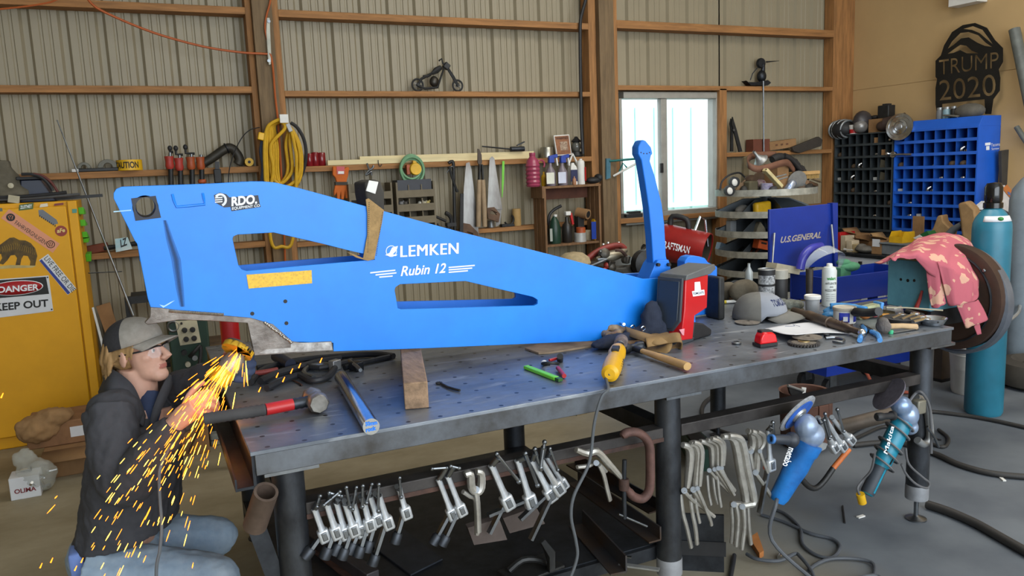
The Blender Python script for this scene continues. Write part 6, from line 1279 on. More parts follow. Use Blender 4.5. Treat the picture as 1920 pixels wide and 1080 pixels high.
patch([[(1640,492,3.080),(1690,468,3.140),(1720,448,3.160),(1760,438,3.160),(1800,441,3.160),(1826,462,3.120)],[(1652,494,2.930),(1688,474,2.980),(1725,458,2.980),(1765,450,2.980),(1802,456,2.980),(1832,492,2.960)],[(1668,483,2.887),(1690,476,2.870),(1722,474,2.828),(1758,480,2.782),(1795,500,2.735),(1836,535,2.714)],[(1672,488,2.868),(1695,485,2.845),(1720,488,2.815),(1750,520,2.770),(1792,540,2.718),(1834,562,2.696)]], 'draped_top')
patch([[(1733,487,2.817),(1750,500,2.770),(1768,520,2.747)],[(1737,520,2.798),(1753,530,2.762),(1771,545,2.739)],[(1742,560,2.788),(1757,563,2.753),(1775,565,2.730)],[(1746,577,2.779),(1760,576,2.745),(1776,568,2.729)]], 'hanging_flap', .008)
patch([[(1758,490,2.752),(1785,505,2.715),(1812,520,2.698),(1834,540,2.696)],[(1770,535,2.730),(1792,542,2.698),(1815,550,2.685),(1835,556,2.690)],[(1780,572,2.720),(1797,573,2.688),(1815,567,2.680),(1833,562,2.687)]], 'hanging_flap', .009)
patch([[(1791,572,2.729),(1810,568,2.700),(1834,562,2.696)],[(1800,592,2.720),(1820,588,2.690),(1844,580,2.686)],[(1810,616,2.710),(1828,610,2.682),(1853,599,2.677)]], 'hanging_flap', .006)
patch([[(1826,612,2.704),(1836,604,2.694)],[(1832,628,2.698),(1840,626,2.690)]], 'apron_string', .0)
# --- gas cylinders, bucket and the far right edge
gc = thing('gas_cylinder', 'tall teal gas cylinder with black cap standing on the floor', 'cylinder', (4.62,3.10,0)); TC = mat('cylinder_teal', '#2A7890', .4, hex2='#226478', scale=3); gx, gy, r_ = 4.635,3.10,.107
zsh = pt(1858,425, y=gy).z; znk = pt(1860,390, y=gy).z; zcp = pt(1861,342, y=gy).z
MB().lathe([(r_*.92,0),(r_, .02),(r_, zsh-.02),(r_*.97, zsh+.02),(r_*.85, zsh+.055),(r_*.6, znk-.02),(r_*.42, znk)],(gx, gy, 0),40).build('tank', TC, gc)
MB().lathe([(r_*.5, znk),(r_*.5, znk+.03),(r_*.42, znk+.035),(r_*.46, znk+.05),(r_*.46, zcp-.03),(r_*.35, zcp-.005),(0, zcp)],(gx, gy, 0),28).build('valve_cap', mat('gloss_black', '#141414', .12, var=0), gc)
m = MB(); A0 = [R(a) for a in range(-175,-55,8)]
for i, a in enumerate(A0): m.v += [V((gx+(r_*.94)*math.cos(a), gy+(r_*.94)*math.sin(a), zsh+.035)), V((gx+(r_*.80)*math.cos(a), gy+(r_*.80)*math.sin(a), zsh+.068))]
for i in range(len(A0)-1): m.f.append((2*i, 2*i+2,2*i+3,2*i+1)); m.mi.append(0)
lb_ = m.build('shoulder_label', WHITEP, gc, solid=.001)
a = R(-120); c0 = V((gx+r_*.885*math.cos(a), gy+r_*.885*math.sin(a), zsh+.052)); MB().ell(c0,(.016,.016,.012)).build('green_diamond', mat('label_green', '#2E7A3A', .6), lb_)
bk = thing('bucket', 'white plastic bucket tucked behind the teal cylinder', 'bucket', (4.98,3.42,0)); m = MB(); m.lathe([(.118,0),(.125,.02),(.138,.26),(.145,.27),(.139,.285),(.148,.295),(.142,.31),(.152,.32),(.146,.335),(.155,.35),(.149,.355),(.12,.02),(0,.02)],(4.98,3.42,0),32); m.build('body', WHITE, bk)
MB().torus((4.98,3.42,.345),.15,.003,(.3,.3,1),32,6,0,180).build('handle', ALU, bk); q = MB(); q.text('5', (4.875,3.325,.16),(4.89,3.315,.16),(4.875,3.325,.20),(-.6,-.8,0), th=.002); q.build('embossed_mark', GREYP, bk)
sc_ = thing('gas_cylinder', 'large blue grey gas cylinder cut off by the right edge', 'cylinder', (5.72,3.6,0)); MB().lathe([(.13,0),(.135,.02),(.135,1.25),(.12,1.33),(.07,1.40),(.05,1.42)],(5.80,3.60,0),36).build('tank', mat('cylinder_grey', '#8A96A0', .35,.3, var=.1), sc_); MB().lathe([(.05,1.42),(.05,1.55),(.03,1.57)],(5.80,3.6,0),20).build('valve_cap', ALU, sc_); MB().bx(5.69,5.72,3.45,3.47,1.2,1.28).build('label_patch', WHITEP, sc_)
mc = thing('portable_machine', 'black boxy machine with white labels at the right edge', 'machine', (5.5,3.75,0)); MB().bx(5.35,5.62,3.62,3.95,.42,.88).build('case', BLACKM, mc, bevel=.02); MB().bx(5.38,5.6,3.64,3.9,0,.42).build('base', BLACK, mc, bevel=.01)
for z in (.70,.60): MB().bx(5.43,5.53,3.612,3.618, z, z+.07 if z > .65 else z+.045).build('label_patch', WHITEP, mc)
MB().tube(smooth_path([(5.32,3.62,.44),(5.40,3.50,.42),(5.55,3.5,.46),(5.66,3.55,.5)],4),.012,8).build('handle_rail', ALU, mc)
tr_ = thing('wheel_tyre', 'dark rubber wheel lying flat on the floor at the right edge', 'wheel', (5.75,3.2,0)); MB().lathe([(.12,.04),(.2,.0),(.26,.03),(.27,.10),(.25,.17),(.18,.19),(.12,.15),(.12,.04)],(5.48,3.27,0),36).build('tyre', mat('tyre_dark', '#38342E', .8, var=.2), tr_); MB().lathe([(.119,.05),(.119,.14),(.05,.15)],(5.48,3.27,0),24).build('rim', DSTEEL, tr_)
m = MB()
for k_ in range(5): m.torus((5.08+.02*k_, 2.86-.015*k_, .012+.018*k_),.20-.012*k_, .009,(.03*k_, .02,1),36,6)
one('hose_coil', 'greenish hose coil on the floor right of the teal cylinder', 'hose', m, mat('coil_green', '#4E5A52', .6))
one('embossed_board', 'black embossed rubber board leaning beside the blue cabinet', 'board', MB().prism([pt(a, b, y=4.55) for a, b in ((1878,283),(1899,279),(1904,345),(1879,350))],(0,.03,0)), mat('board_dark', '#3A3630', .8, var=.2), bevel=.003)
cb = thing('photo_carton', 'tilted white carton with orange edge and small pictures', 'box', pt(1895,400, y=4.5)); MB().prism([pt(a, b, y=4.42) for a, b in ((1876,352),(1884,347),(1912,388),(1908,407),(1874,388))],(0,.08,0)).build('carton', mat('carton_white', '#C8C4C0', .7), cb); MB().prism([pt(a, b, y=4.418) for a, b in ((1879,354),(1888,346),(1913,378),(1909,390))],(0,-.003,0)).build('orange_edge', mat('edge_orange', '#B87038', .7), cb)
for x, y in ((1892,362),(1899,370),(1905,377)): MB().prism([pt(x+a, y+b, y=4.414) for a, b in ((-3,-3),(2,-1),(3,4),(-2,3))],(0,-.001,0)).build('picture', mat('pic_blue', '#5A6A98', .6), cb)
MB().bx(pt(1880,400, y=4.5).x, pt(1905,400, y=4.5).x, 4.44,4.478,0, pt(1890,392, y=4.5).z).build('stand', BLACKM, cb)
one('small_packet', 'small white packet lying by the cylinder cap', 'packet', MB().prism([pt(a, b, y=4.5) for a, b in ((1832,388),(1846,377),(1848,388),(1838,396))],(0,.03,0)).bx(pt(1836,395, y=4.5).x, pt(1845,395, y=4.5).x, 4.5,4.53,0, pt(1840,393, y=4.5).z), WHITEP)
one('grey_pipe', 'thick grey pipe leaning on the beige wall in the upper right', 'pipe', MB().cyl(pt(1902,55, x=6.9), pt(1935,215, x=6.85),.045,16), mat('pipe_grey', '#5E625E', .5, var=.2))
one('grey_pipe', 'short grey pipe end by the wall below the leaning pipe', 'pipe', MB().cyl(pt(1906,238, x=6.9), pt(1930,275, x=6.88),.022,12), mat('pipe_grey', '#5E625E'))
one('wall_box', 'white box fixed high on the beige wall at the frame top', 'box', MB().bx(6.84, XR-.002, pt(1832,5, x=6.84).y, pt(1778,5, x=6.84).y, pt(1800,9, x=6.84).z, pt(1800,9, x=6.84).z+.3), WHITE, bevel=.004)
# ================================================================ things on the welding table
TE = T+.0008
def onz(px, py, h=0): return pt(px, py, z=TE+h)
def tb(px, py): p = on(px, py); p.z = TE; return p
def stand(name, lb, cat, px, pyb, pyt, rpx, prof, m_, n=24, group=None):      # turned body standing on the table
    p = tb(px, pyb); h = hpx(px, pyt, pyb, p.y); r_ = sz(rpx, p); o = thing(name, lb, cat, p, group=group)
    MB().lathe([(a*r_, b*h) for a, b in prof], p, n).build('body', m_, o); return o, p, r_, h
# sledge hammer
hm = thing('sledge_hammer', 'sledge hammer with black and red grip lying on the near table corner', 'hammer', tb(500,775)); GR = mat('grip_grey', '#3E3C3C', .8, var=.15)
h0 = .034; A, B_, C_, D_ = onz(382,786, h0), onz(498,768, h0), onz(549,758, h0), onz(580,752, h0)
P = [A.lerp(B_, i/22) for i in range(23)]; MB().tube(P, [.0185 if i % 2 else .017 for i in range(23)],14).build('grip', GR, hm)
MB().cyl(B_, C_, .0185,16).build('red_section', RED, hm); MB().tube([C_.lerp(D_, i/6) for i in range(7)],[.017+.002*(i % 2) for i in range(7)],12).build('wire_wrap', DSTEEL, hm)
ax_ = (D_-A).normalized(); pr = V((ax_.y, -ax_.x, 0)).normalized(); c0 = D_+ax_*.018
MB().lathe([(.026,-.055),(.033,-.045),(.034,-.02),(.028,-.012),(.028,.012),(.034,.02),(.034,.045),(.028,.055)], V((c0.x, c0.y, TE+.0345)),8, pr).build('head', mat('hammer_steel', '#9A968E', .4,.7, hex2='#5E564E', scale=12), hm)
# round bar
rbm = thing('steel_round_bar', 'polished steel round bar with blue marked end near the table front', 'bar', tb(665,760)); rr = .024
a, b = onz(696,800, rr), onz(640,708, rr); MB().cyl(a, b, rr, 28).build('bar', mat('polished_bar', '#B4BAC2', .18,1, var=.1, scale=20, stretch=(1,1,1)), rbm)
ax_ = (a-b).normalized(); e1 = V((ax_.y, -ax_.x, 0)).normalized(); e1 = e1 if e1.x > 0 else -e1; e2 = V((0,0,1)); c0 = a+ax_*.0008
BM = mat('blue_marker_ink', '#1E78E0', .6, var=.1); m = MB()
m.text('50mm', c0+e1*-.016+e2*.003, c0+e1*.018+e2*.004, c0+e1*-.016+e2*.016, ax_, th=.0003, bold=.05); m.text('rock', c0+e1*-.016+e2*-.014, c0+e1*.014+e2*-.012, c0+e1*-.016+e2*-.001, ax_, th=.0003, bold=.06); m.build('lettering', BM, rbm)
# welding leads and ground clamp
gcl = thing('ground_clamp', 'black ground clamp and lead lying beneath the frame on the table', 'clamp', tb(560,700))
def tt(L, r_, n=8, k=4, h=None): return MB().tube(smooth_path([onz(a, b, (r_ if h is None else h)+.0005) for a, b in L], k), r_, n)
BKC = mat('black_cable', '#26282C', .55, var=.15)
tt([(488,715),(520,700),(556,690),(600,678),(640,672)],.014).build('upper_arm', BKC, gcl); tt([(500,728),(530,714),(560,704),(585,714),(612,708),(628,690)],.012).build('lower_arm', BKC, gcl); tt([(588,708),(570,700),(580,688),(612,683),(628,688)],.010).build('spring_frame', STEEL, gcl)
MB().box(onz(628,684,.02),(.04,.03,.038), Euler((0,0,.5))).build('jaw_contact', ALU, gcl, bevel=.003)
one('welding_lead', 'black welding lead running under the blue frame toward the timber', 'cable', tt([(470,716),(500,690),(560,676),(640,668),(700,664),(738,668)],.013), BKC)
one('welding_lead', 'second black lead with red band beside the ground clamp', 'cable', tt([(482,690),(520,684),(560,682),(600,690),(660,676)],.011, h=.012), BKC)
one('tool_handle_rod', 'red banded rod among the black leads beneath the frame', 'rod', tt([(478,700),(500,697),(520,693)],.010, h=.025), mat('dull_red', '#8A3A34', .6))
fc2 = thing('bar_clamp', 'dark bar clamp lying against the timber beneath the blue frame', 'clamp', tb(690,680)); tt([(646,690),(690,678),(736,668)],.011, k=2).build('bar', DSTEEL, fc2); MB().box(onz(668,686,.018),(.035,.05,.034), Euler((0,0,.4))).build('sliding_jaw', DSTEEL, fc2, bevel=.004); tt([(655,676),(668,686),(676,694)],.007, k=2, h=.028).build('t_handle', STEEL, fc2)
one('dark_tube', 'navy tube propped beneath the frame near the steel repair', 'tube', MB().cyl(onz(518,668,.03), onz(545,684,.024),.022,16), mat('navy_tube', '#222A40', .5))
one('scrap_pin', 'thin pin on the table beside the red banded rod', 'pin', tt([(536,708),(556,716),(566,722)],.003,6), RUST)
wn = thing('small_spanner', 'small black open spanner right of the timber block', 'spanner', tb(842,724)); tt([(824,717),(840,726),(862,732)],.0045,6,2).build('shank', BLACKM, wn); MB().torus(onz(823,718,.004),.009,.0035,(0,0,1),14,6,40,320).build('jaw', BLACKM, wn)
one('cardboard_scrap', 'torn flat cardboard scrap under the frame edge', 'cardboard', MB().prism([tb(a, b) for a, b in ((984,656),(1010,648),(1060,640),(1095,637),(1112,646),(1108,652),(1070,658),(1030,664),(1010,665))],(0,0,.008)), mat('scrap_card', '#94806A', .9, var=.2, scale=12), bevel=.001)
gm = thing('paint_marker', 'flat lime green marker on the table front half', 'marker', tb(1018,700)); GRN = mat('lime_green', '#74D02C', .4, var=.05); MB().bar(onz(986,688,.007), onz(1044,710,.007),.022,.013).build('barrel', GRN, gm, bevel=.003); MB().bar(onz(1044,710,.007), onz(1051,712.5,.007),.018,.011).build('tip', mat('dark_green_tip', '#2A5A1E', .5), gm)
sk = thing('spark_lighter', 'black and red spark lighter beside the green marker', 'lighter', tb(1035,685)); MB().torus(onz(1032,682,.012),.03,.006,(.2,.3,1),18,6,20,300).build('spring_frame', BLACKM, sk); MB().cyl(onz(1046,690,.012), onz(1058,705,.010),.008,12).build('red_handle', RED, sk); MB().cyl(onz(1050,676,.004), onz(1050,668,.03),.012,14).build('cup', BLACK, sk); MB().ell(onz(1020,680,.010),(.012,.012,.01)).build('clear_button', WHITE, sk); MB().tube([onz(1030,676,.012), onz(1044,672,.014)],.006,8).build('red_band', RED, sk)
# yellow die grinder
dg = thing('die_grinder', 'yellow die grinder with flap wheel and cord at the table front', 'power tool', tb(1152,685)); a, b = onz(1144,700,.035), onz(1163,645,.045); ax_ = (b-a).normalized(); L_ = (b-a).length
MB().lathe([(.018,-.01),(.030,0),(.034, L_*.15),(.033, L_*.35),(.028, L_*.5),(.033, L_*.62),(.030, L_*.75),(.016, L_*.8)], a, 22, ax_).build('body', mat('dewalt_yellow', '#D8A416', .4, var=.1), dg)
MB().lathe([(.017, L_*.78),(.017, L_*.95),(.008, L_*.96),(.006, L_*1.08)], a, 16, ax_).build('collet', BLACK, dg); MB().lathe([(.006, L_*1.0),(.024, L_*1.01),(.026, L_*1.02),(.026, L_*1.14),(.024, L_*1.15),(.006, L_*1.16)], a, 24, ax_).build('flap_wheel', mat('flap_grey', '#6A5E5C', .9, var=.3, scale=60), dg)
MB().lathe([(.015, L_*.965),(.015, L_*.975)], a, 20, ax_).build('white_washer', WHITE, dg); MB().box(a+ax_*L_*.52+V((0,0,.032)),(.028,.05,.012), Matrix((V((ax_.y, -ax_.x, 0)).normalized(), ax_, V((ax_.y, -ax_.x, 0)).normalized().cross(ax_))).transposed()).build('switch', BLACK, dg, bevel=.003)
for k_ in range(4): MB().box(a+ax_*(L_*(.12+.07*k_))+V((.033,-.006,.0)),(.004,.008,.022)).build('vent_slot', INK, dg)
e_ = pt(1137,712, y=YF-.012); P = [a-ax_*.008, onz(1136,708,.02), V((pt(1134,725, y=YF).x, YF-.02, TE+.004)), pt(1128,745, y=YF-.03), pt(1115,790, y=YF-.03), pt(1108,850, y=YF-.03), pt(1100,880, y=YF-.03), pt(1076,930, y=YF-.03), pt(1071,970, y=YF-.03), pt(1080,1015, y=YF-.03), pt(1082,1045, y=YF-.03), pt(1068,1085, y=YF-.03), pt(1050,1110, y=YF-.03)]
MB().tube(smooth_path(P, 6),.0055,8).build('power_cord', mat('cord_grey', '#4E5256', .6, var=.1), dg)
# wooden hammer
wh_ = thing('ball_hammer', 'hammer with pale wooden handle lying beside the leather apron', 'hammer', tb(1240,670)); a, b = onz(1204,658,.02), onz(1289,687,.019); P = [a.lerp(b, i/6) for i in range(7)]; MB().tube(P, [.011,.013,.015,.016,.017,.0175,.017],14, flat=.85).build('handle', mat('handle_ash', '#B8925C', .6, var=.15, scale=4, stretch=(3,3,3)), wh_)
ax_ = (b-a).normalized(); pr = V((ax_.y, -ax_.x, 0)).normalized(); MB().cyl(a-ax_*.05, a+ax_*.002,.0125,12).build('rubber_collar', BLACK, wh_); MB().lathe([(.012,-.05),(.021,-.045),(.021,-.02),(.015,-.01),(.015,.012),(.02,.02),(.021,.04),(.012,.05)], V((0,0,0))+a-ax_*.065,16, pr).build('head', DSTEEL, wh_)
# cloth heap, gloves
NAV = mat('navy_cloth', '#262C3C', .95, var=.25, bump=.3)
jk = thing('navy_jacket', 'dark navy jacket heaped against the blue frame', 'cloth', tb(1180,625)); m = MB(); rn = random.Random(8)
for x, y, h, r_ in ((1110,638,.02,.05),(1130,636,.03,.06),(1160,620,.06,.07),(1190,606,.085,.075),(1192,592,.15,.05),(1175,600,.10,.06),(1100,634,.035,.06),(1120,628,.05,.06),(1215,612,.07,.07),(1150,636,.03,.06),(1205,625,.05,.07)): p = onz(x, y, h*.62); p.y = min(p.y, YB-.07); m.ell(p, (r_, r_*.75, h*.55), None, 14,9)
fuse('heap', m, NAV, jk, .009,4, disp=.03, dscale=.05)
ap = thing('leather_apron', 'folded tan leather apron lying before the red work light', 'apron', tb(1225,635)); LEA = mat('tan_leather', '#8A6C42', .75, var=.2, scale=6, bump=.15)
def ribbon(P, wv, th, name, par, mm): m = MB(); Q = smooth_path(P, 5); n = len(Q); m.add(Q+[q+V(wv) for q in Q],[(i, i+1, n+i+1, n+i) for i in range(n-1)]); return m.build(name, mm, par, smooth=180, solid=th)
ribbon([onz(1172,612,.075), onz(1195,620,.07), onz(1225,628,.06), onz(1252,624,.062), onz(1248,640,.035), onz(1225,650,.012), onz(1205,655,.006)],(-.02,-.05,-.028),.006, 'fold', ap, LEA)
ribbon([onz(1210,634,.055), onz(1240,628,.06), onz(1270,624,.07), onz(1274,632,.045), onz(1268,645,.012), onz(1245,652,.006), onz(1218,648,.014)],(-.012,-.03,-.03),.006, 'fold', ap, LEA)
m = MB()
for x, y, h, r_ in ((1185,622,.05,.05),(1205,632,.045,.055),(1225,636,.04,.05),(1250,638,.03,.04),(1190,640,.02,.05),(1175,612,.06,.03)): m.ell(onz(x, y, h*.62),(r_, r_*.7, h*.55))
fuse('bunched_hide', m, LEA, ap, .008,3, disp=.02, dscale=.05)
for i, (x, y) in enumerate(((1186,606),(1206,608))): MB().torus(onz(x, y+8,.07),.010,.0025,(0,1,.2),14,6).build('ring', CHROME, ap)
gv2 = thing('work_gloves', 'dirty pale leather work glove lying left of the leather apron', 'glove', tb(1145,625)); m = MB(); GLV = mat('pale_leather', '#B4A080', .8, hex2='#6A4C38', scale=12)
for L in ([(1172,616,.05),(1150,628,.05),(1126,624,.045)],[(1172,620,.045),(1150,633,.03),(1128,630,.03)],[(1170,625,.03),(1150,638,.02),(1135,638,.018)],[(1165,612,.06),(1150,616,.065),(1140,612,.07)]): m.tube(smooth_path([onz(a, b, c) for a, b, c in L],3),.016,10)
m.ell(onz(1168,620,.04),(.035,.03,.03)); fuse('glove', m, GLV, gv2,.005,2, disp=.006, dscale=.03)
one('glove_thumb', 'brown stained glove end lying under the pale work glove', 'glove', tt([(1150,644),(1165,646),(1185,645),(1200,644)],.016,10), mat('brown_glove', '#7A6048', .85, var=.3))
one('steel_rod', 'bright steel rod poking out above the pale glove', 'rod', MB().cyl(onz(1148,600,.065), onz(1170,608,.085),.006,10), CHROME)
# red work light box
wl = thing('work_light', 'red and black portable shop box with round headed sticker on the table', 'charger box', tb(1280,630))
def ptpl(px, py, P0, n): d = ray(px, py); return CAM+d*((V(P0)-CAM).dot(n)/d.dot(n))
C0 = tb(1277,647); dS = V((math.sin(R(72)), math.cos(R(72)),0)); dF = V((-math.cos(R(72)), math.sin(R(72)),0)); nS = -dF; WF = .122
def sd_(L): return [ptpl(a, b, C0, nS) for a, b in L]
DKG = mat('box_dark_grey', '#3A3E44', .5, var=.12); RD2 = mat('box_red', '#C01C22', .3, var=.06)
MB().prism(sd_([(1277,640),(1299,637),(1303,592),(1326,577),(1328,514),(1286,525),(1284,580)]), dF*WF).build('body', RD2, wl, bevel=.004)
P = sd_([(1275,649),(1300,645),(1302,632),(1277,636)]); MB().prism([V((p.x, p.y, max(p.z, TE))) for p in P], dF*WF).build('foot', DKG, wl, bevel=.003)
P = sd_([(1301,643),(1336,634),(1337,618),(1322,607),(1303,604)]); MB().prism([V((p.x, p.y, max(p.z, TE)))+dF*.005 for p in P], dF*(WF-.01)).build('rear_foot', BLACK, wl, bevel=.006)
P = sd_([(1284,526),(1286,516),(1338,495),(1340,504),(1330,514)]); MB().prism([p-dF*.006 for p in P], dF*(WF+.012)).build('lid', mat('lid_grey', '#5C5E5E', .5, var=.15), wl, bevel=.003)
f0 = C0-dS*.004; hz = lambda py: ptpl(1280, py, C0, nS).z
def fp_(u, z): return V((f0.x, f0.y, 0))+dF*(u*WF)+dS*(ptpl(1284 if z > 1 else 1280,580, C0, nS)-C0).dot(dS)*0+V((0,0, z))
def front(o, off): zt_, zm_, zb_ = hz(522)-o, hz(602)+o*.3, hz(622)+o*.8; uo = o/WF; sl_ = lambda z: (ptpl(1284,530, C0, nS)-C0).dot(dS)*(z-T)/(hz(530)-T)-.002-off; return [fp_(u, z)+dS*sl_(z) for u, z in ((uo, zt_),(1-uo, zt_),(1-uo, zm_),(.72-uo*.4, zb_),(.28+uo*.4, zb_),(uo, zm_))]
MB().prism(front(0,.0), dS*-.012).build('front_frame', DKG, wl, bevel=.003); MB().prism(front(.012,.012), dS*-.004).build('front_panel', mat('panel_slate', '#2C343E', .35, var=.1), wl, bevel=.002)
q = lambda L: [p-dF*.0008 for p in sd_(L)]
st2 = MB().prism(q([(1297,546),(1320,543),(1321,553),(1299,556)]), dF*-.0006).build('sticker', WINK, wl); m = MB(); a = q([(1298.5,553),(1319,550.5),(1298,548.5)]); m.text("TOMCAT'S", a[0]-dF*.001, a[1]-dF*.001, a[2]-dF*.001, nS, th=0, bold=.03); m.build('lettering', mat('navy_ink', '#1A2240', .5, var=0), st2)
MB().prism(q([(1302,529),(1312,528),(1314,545),(1302,546)]), dF*-.0006).build('sticker', WINK, wl)
MB().prism(q([(1273,618),(1283,616),(1282,629),(1279,628)]), dF*-.0006).build('reflective_chip', mat('pale_red_chip', '#D89098', .3), wl)
bt_ = thing('battery_pack', 'black upright charger block standing behind the red box', 'charger', tb(1341,596)); p = tb(1341,597); MB().box(p+V((0,0, hpx(1341,517,596, p.y)/2)),(.035,.10, hpx(1341,517,596, p.y))).build('case', BLACKM, bt_, bevel=.008); MB().box(p+V((.02,0,.1)),(.01,.05,.1)).build('grip', BLACK, bt_, bevel=.003)
# hat
HATM = mat('hat_grey', '#6E6C66', .9, var=.15, scale=10); HATF = mat('hat_front', '#8A8E96', .9, var=.08)
hat = thing('baseball_cap', 'grey embroidered trucker cap lying on the table near the cup', 'cap', tb(1432,600)); hp = tb(1424,598); hr_ = sz(46, hp); hf = V((.62,-.78,0)).normalized(); hl_2 = V((-hf.y, hf.x, 0)); m = MB(); n, k = 32,10
hh_ = hpx(1424,548,598, hp.y)*.98
for j in range(k+1):
    th = math.pi/2*j/k
    for i in range(n):
        ph = 2*math.pi*i/n; m.v.append(hp+V((0,0,.035))+hf*(hr_*1.08*math.sin(th)**.85*math.cos(ph))+hl_2*(hr_*.88*math.sin(th)**.85*math.sin(ph))+V((0,0,(hh_-.035)*math.cos(th)-.03*(j/k)**3*(1 if math.cos(ph) < .2 else .2))))
for j in range(k):
    for i in range(n): m.f.append((j*n+i, (j+1)*n+i, (j+1)*n+(i+1) % n, j*n+(i+1) % n)); m.mi.append(1 if math.cos(2*math.pi*(i+.5)/n) > .25 else 0)
m.build('crown', [HATM, HATF], hat, solid=.003); m = MB(); nu, nv = 16,5
for v in range(nv+1):
    for u in range(nu+1):
        U = -1+2*u/nu; W_ = v/nv; m.v.append(hp+hf*(hr_*1.06*math.cos(U*1.15)+W_*.085*(1-.3*U*U))+hl_2*(hr_*.88*math.sin(U*1.15))+V((0,0,.040-.024*U*U-.022*W_)))
for v in range(nv):
    for u in range(nu): a = v*(nu+1)+u; m.f.append((a, a+1, a+nu+2, a+nu+1)); m.mi.append(0)
m.build('brim', HATM, hat, solid=.004)
m = MB(); m.text('TOMCATS', (-.5,0,0),(.5,0,0),(-.5,0,.24),(0,0,0), th=0, bold=.03)
for i, v_ in enumerate(m.v):
    ph = -.42+v_.x*.95; zz = .072+v_.z*.12; th = math.acos(max(-1, min(1,(zz-.035)/(hh_-.035)))); m.v[i] = hp+V((0,0, zz))+(hf*(hr_*1.08*math.sin(th)**.85*math.cos(ph))+hl_2*(hr_*.88*math.sin(th)**.85*math.sin(ph)))*1.02
m.build('lettering', mat('navy_thread', '#1E2850', .8, var=0), hat, smooth=0)
# discs
def disc(name, lb, px, py, rpx, h, mm, z=0, teeth=False, tilt=(0,0,1), cat='disc', hub=None):
    p = onz(px, py, z); r_ = sz(rpx, p); o = thing(name, lb, cat, p, group='grinding discs on the table'); MB().lathe([(.012,0),(r_*.9,0),(r_, h*.4),(r_, h*.7),(r_*.5, h),(.012, h),(.012,0)], p, 36, tilt).build('disc', mm, o)
    if hub: MB().lathe([(.011, h*.5),(r_*.42, h*.8),(r_*.4, h*1.25),(.011, h*1.1)], p, 24, tilt).build('hub', hub, o)
    if teeth:
        m = MB()
        for a in range(0,360,12): d = V((math.cos(R(a)), math.sin(R(a)),0)); m.box(p+d*(r_*.98)+V((0,0, h*.45)),(.014,.006, h*.8), Euler((0,0, R(a))))
        m.build('flaps', mat('flap_dark', '#3E3A38', .9, var=.3), o)
    return o
GRD = mat('grinding_grey', '#6E665C', .9, var=.25, scale=40)
disc('grinding_disc', 'worn grinding disc lying left of the cap brim', 1401,606,23,.011, GRD); disc('grinding_disc', 'grey grinding disc half under the white paper', 1513,634,27,.009, GRD, .014); disc('flap_disc', 'toothed flap disc with brassy hub at the table front edge', 1507,646,26,.013, mat('flap_grey2', '#6A6258', .9, var=.3, scale=50),0, True, hub=mat('brassy', '#9A8458', .4,.6))
disc('threaded_flange', 'small silver flange nut lying alone before the red magnet', 1381,645,9,.010, STEEL, cat='flange')
tt2 = thing('disc_flange', 'small grinder arbor with oval spanner beside the grey disc', 'spanner', tb(1560,637)); tt([(1548,634),(1566,633),(1582,637),(1578,642),(1562,640)],.006,8,3).build('spanner_loop', STEEL, tt2); MB().lathe([(.012,0),(.012,.014),(.008,.016)], tb(1550,633),14).build('arbor', DSTEEL, tt2)
mgt = thing('welding_magnet', 'glossy red magnet with black base near the front edge', 'magnet', tb(1442,650)); p = tb(1441,651); w_ = sz(20, p); m = MB()
m.prism([p+V((-w_, 0,.014)), p+V((w_*1.0,-.008,.014)), p+V((w_*.92,0,.045)), p+V((w_*.5,0,.056)), p+V((-w_*.55,0,.060)), p+V((-w_*.85,0,.042))],(.01,.05,0)); m.build('shell', mat('gloss_red', '#D0141A', .15, var=.05), mgt, bevel=.006)
MB().box(p+V((.004,.024,.0075)),(w_*1.95,.054,.0135), Euler((0,0, R(-6)))).build('base', BLACK, mgt, bevel=.002); MB().box(p+V((.006,.026,.058)),(w_*1.3,.03,.012), Euler((0, R(4), R(-6)))).build('grip_pad', BLACK, mgt, bevel=.003)
pp = thing('paper_sheet', 'white curled paper sheet with blue pen marks', 'paper', tb(1520,618)); rows = [[onz(1434,616,.012), onz(1480,608,.004), onz(1528,603,.003)],[onz(1468,626,.028), onz(1515,618,.006), onz(1555,613,.004)],[onz(1493,628,.034), onz(1545,624,.012), onz(1597,626,.006)]]
rr_ = [smooth_path(r_, 5) for r_ in rows]; cols = [smooth_path([r_[i] for r_ in rr_],5) for i in range(len(rr_[0]))]; k = len(cols[0]); m = MB(); m.v = [p for c in cols for p in c]
for i in range(len(cols)-1):
    for j in range(k-1): m.f.append((i*k+j, i*k+j+1,(i+1)*k+j+1,(i+1)*k+j)); m.mi.append(0)
m.build('sheet', WHITEP, pp, smooth=180, solid=.0006); tt([(1472,611.5),(1490,611),(1486,608.5),(1500,612)],.0008,5,2, h=.010).build('pen_mark', mat('pen_ink', '#3A4E78', .7), pp)
